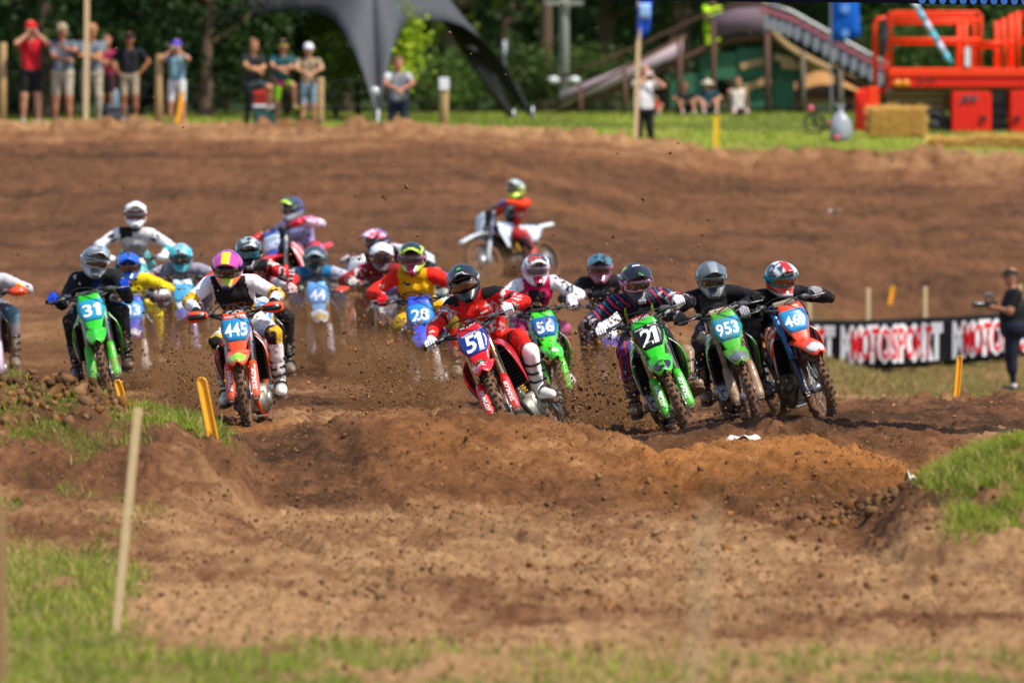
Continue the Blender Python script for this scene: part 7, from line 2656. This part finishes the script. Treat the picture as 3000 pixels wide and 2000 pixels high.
def phone(hands, fr, label, w=.15, h=.075, col='#17181b'):
    X_, F, U, k = fr
    c = (hands[-1] + hands[1]) / 2 + F * .015
    mb = MB(); mb.box((0, 0, 0), (w, .012, h), 0, None, .004)
    rt = empty('phone', basis(c, X_, -F, U)); tag(rt, label, 'phone')
    mb.build('case', plastic(col, 0), rt)
    mb = MB(); mb.box((0, .009, 0), (w * .92, .004, h * .88), 0); mb.build('screen', plastic('#31363c', 0), rt)
    mb = MB(); mb.tube([(w * .36, -.010, h * .25), (w * .36, -.006, h * .25)], .008, 10); mb.build('lens', plastic('#08080a', 0), rt)


q = spectator(90, 157, 62, 12, 'phone', clothes('#b4141f', '#141317', '#bb8a6c', '#17161a'), 'person in red tee and red cap holding a phone up to the face', ('#c8141c', '#b0121a'), fat=1.0)
phone(q[1], q[2], 'dark phone held up by the person in red')
spectator(184, 157, 68, -6, 'point', clothes('#5c6570', '#a39a88', '#a9745a', '#5a4a40'), 'person in grey tee and tan cap with one arm raised across the chest', ('#8f876c', '#857c60'), fat=1.12, hair='#6a5040')
spectator(270, 156, 70, 0, 'crossed', clothes('#66707a', '#a89e8c', '#b07850', '#8c8478', long=True), 'person in grey tee and khaki trousers with sunglasses behind the timber pole', None, '#b07850', fat=1.12, shades=True)
spectator(313, 150, 104, 4, 'crossed', clothes('#8c1c40', '#3a1a24', '#b47e62', '#3c2c2c'), 'person in magenta top standing behind the man in sunglasses', None, '#7a4c30')
spectator(380, 156, 96, 0, 'hips', clothes('#12151c', '#a4937e', '#a4684c', '#4a3a30'), 'person in black polo and black cap with hands on hips', ('#121318', '#101116'), fat=1.12, nod=2)
q = spectator(519, 157, 117, -8, 'phone', clothes('#6d8f9c', '#c4c6c4', '#b98468', '#a08a7c'), 'person in pale blue tee and purple cap holding a phone in front of the face', ('#4c3cae', '#4636a0'), hair='#6a4a34')
phone(q[1], q[2], 'pale phone held up by the person in purple cap', col='#8c8c90')
spectator(741, 156, 114, 28, 'step', clothes('#16171b', '#3c444c', '#b4805e', '#2c2c2e', extra=lambda C, names, t, side, loc, V: C.__setitem__((names == 'thigh') & (side < 0) | (names == 'shin') & (side < 0) | (names == 'knee') & (side < 0), hexc('#121216'))), 'person with brown hair in black tee with one foot up on a cool box', None, '#3a2418', headturn=20, fat=1.08)
spectator(829, 155, 118, 10, 'step', clothes('#12484c', '#86b81c', '#b07c60', '#b4a81c', extra=lambda C, names, t, side, loc, V: C.__setitem__((names == 'hips'), hexc('#cc2c74'))), 'person in teal tee and black cap with neon green shorts', ('#17181a', '#b89a3c'), hair='#3a2418')
spectator(904, 155, 126, 4, 'rest', clothes('#8d7a60', '#7f93a4', '#b98a6c', '#8c7464'), 'person in tan tee and white cap leaning on a fence post', ('#d4d8e4', '#c4c8d8'), hair='#4a3424')
spectator(1166, 156, 166, 6, 'rest', clothes('#70757c', '#161c34', '#b47a60', '#4c3c34', extra=lambda C, names, t, side, loc, V: C.__setitem__(np.isin(names, ('shoulder', 'upper')) & (t < .6), hexc('#b4b8bc'))), 'person in grey polo and navy shorts with folded arms right of the tent leg', None, '#4a3428', fat=1.2)  # shoulders and sleeves painted paler: sunlight put into the shirt colour
q = spectator(1886, 157, 192, 24, 'phone', clothes('#c4c4c4', '#141418', '#bb8a70', '#141418', long=True), 'person in white tee and black trousers photographing behind the flag pole', None, '#a87c64', fat=1.35)
phone(q[1], q[2], 'white phone held by the person behind the flag pole', col='#d4d4d8')
spectator(2004, 137, 246, 10, 'sit', clothes('#15171c', '#1c2230', '#9c6a50', '#8c7a6c'), 'person in black tee sitting on the grass below the footbridge', None, '#2c1c14')
spectator(2072, 137, 240, 6, 'sitlap', clothes('#17424a', '#3c4048', '#b08068', '#6c6460'), 'person in teal tee and cream sun hat sitting on the grass', ('#c4bca4', '#b8b098', 'brim'), hair='#8c7c64')
spectator(2160, 137, 234, 4, 'sitback', clothes('#c9c0b4', '#3c4a74', '#b4846a', '#9c7c68', sleeveless=True), 'person in white sleeveless top sitting on the grass with arms behind', None, '#5a3424')
spectator(1920, 138, 284, 0, 'sitlap', clothes('#b84030', '#8c9ab4', '#b4846a', '#8c7464'), 'small person in red top sitting beside the flag pole', None, '#4a3428')
spectator(2086, 131.5, -18, 14, 'crossed', clothes('#a8d40c', '#b4dc0c', '#8c6a50', '#2c2c2c', long=True), 'person in yellow hi-vis jacket and trousers on the footbridge', None, '#2c2018', base=196, fat=1.35)
spectator(2216, 131.5, -118, -14, 'hips', clothes('#8cc81c', '#1c1c22', '#8c6a50', '#2c2c2c', long=True), 'person in green hi-vis top at the crown of the footbridge', None, '#2c2018', base=102)
q = spectator(2970, 208, 786, -82, 'camera', clothes('#0a0b0d', '#141a2a', '#a8735a', '#1c1c20', long=True), 'person in black tee dark jeans and cap filming at the right edge', ('#2c2a26', '#34302a'), hair='#3a2820', nod=0, group='camera crew', fat=1.8)
X_, F, U, k = q[2]
c = (q[1][-1] + q[1][1]) / 2
rt = empty('video_camera', basis(c, X_, -F, U)); tag(rt, 'dark video camera held by the person at the right edge', 'camera')
mb = MB(); mb.box((0, .02, .03), (.10, .16, .10), 0, None, .012); mb.build('body', plastic('#1c1d20', .05), rt)
mb = MB(); mb.tube([(0, -.06, .03), (0, -.10, .03), (0, -.22, .03), (0, -.24, .03)], [.035, .042, .045, .055], 16); mb.build('lens', plastic('#17181a', 0), rt)
mb = MB(); mb.tube([(0, .05, .08), (0, .04, .14), (0, -.06, .15), (0, -.06, .10)], .014, 8); mb.build('top_handle', plastic('#2a2b2e', 0), rt)
mb = MB(); mb.box((.03, -.02, .17), (.05, .11, .05), 0, None, .01); mb.build('microphone', plastic('#5c6068', 0), rt)
bpy.data.scenes.remove(TMP)
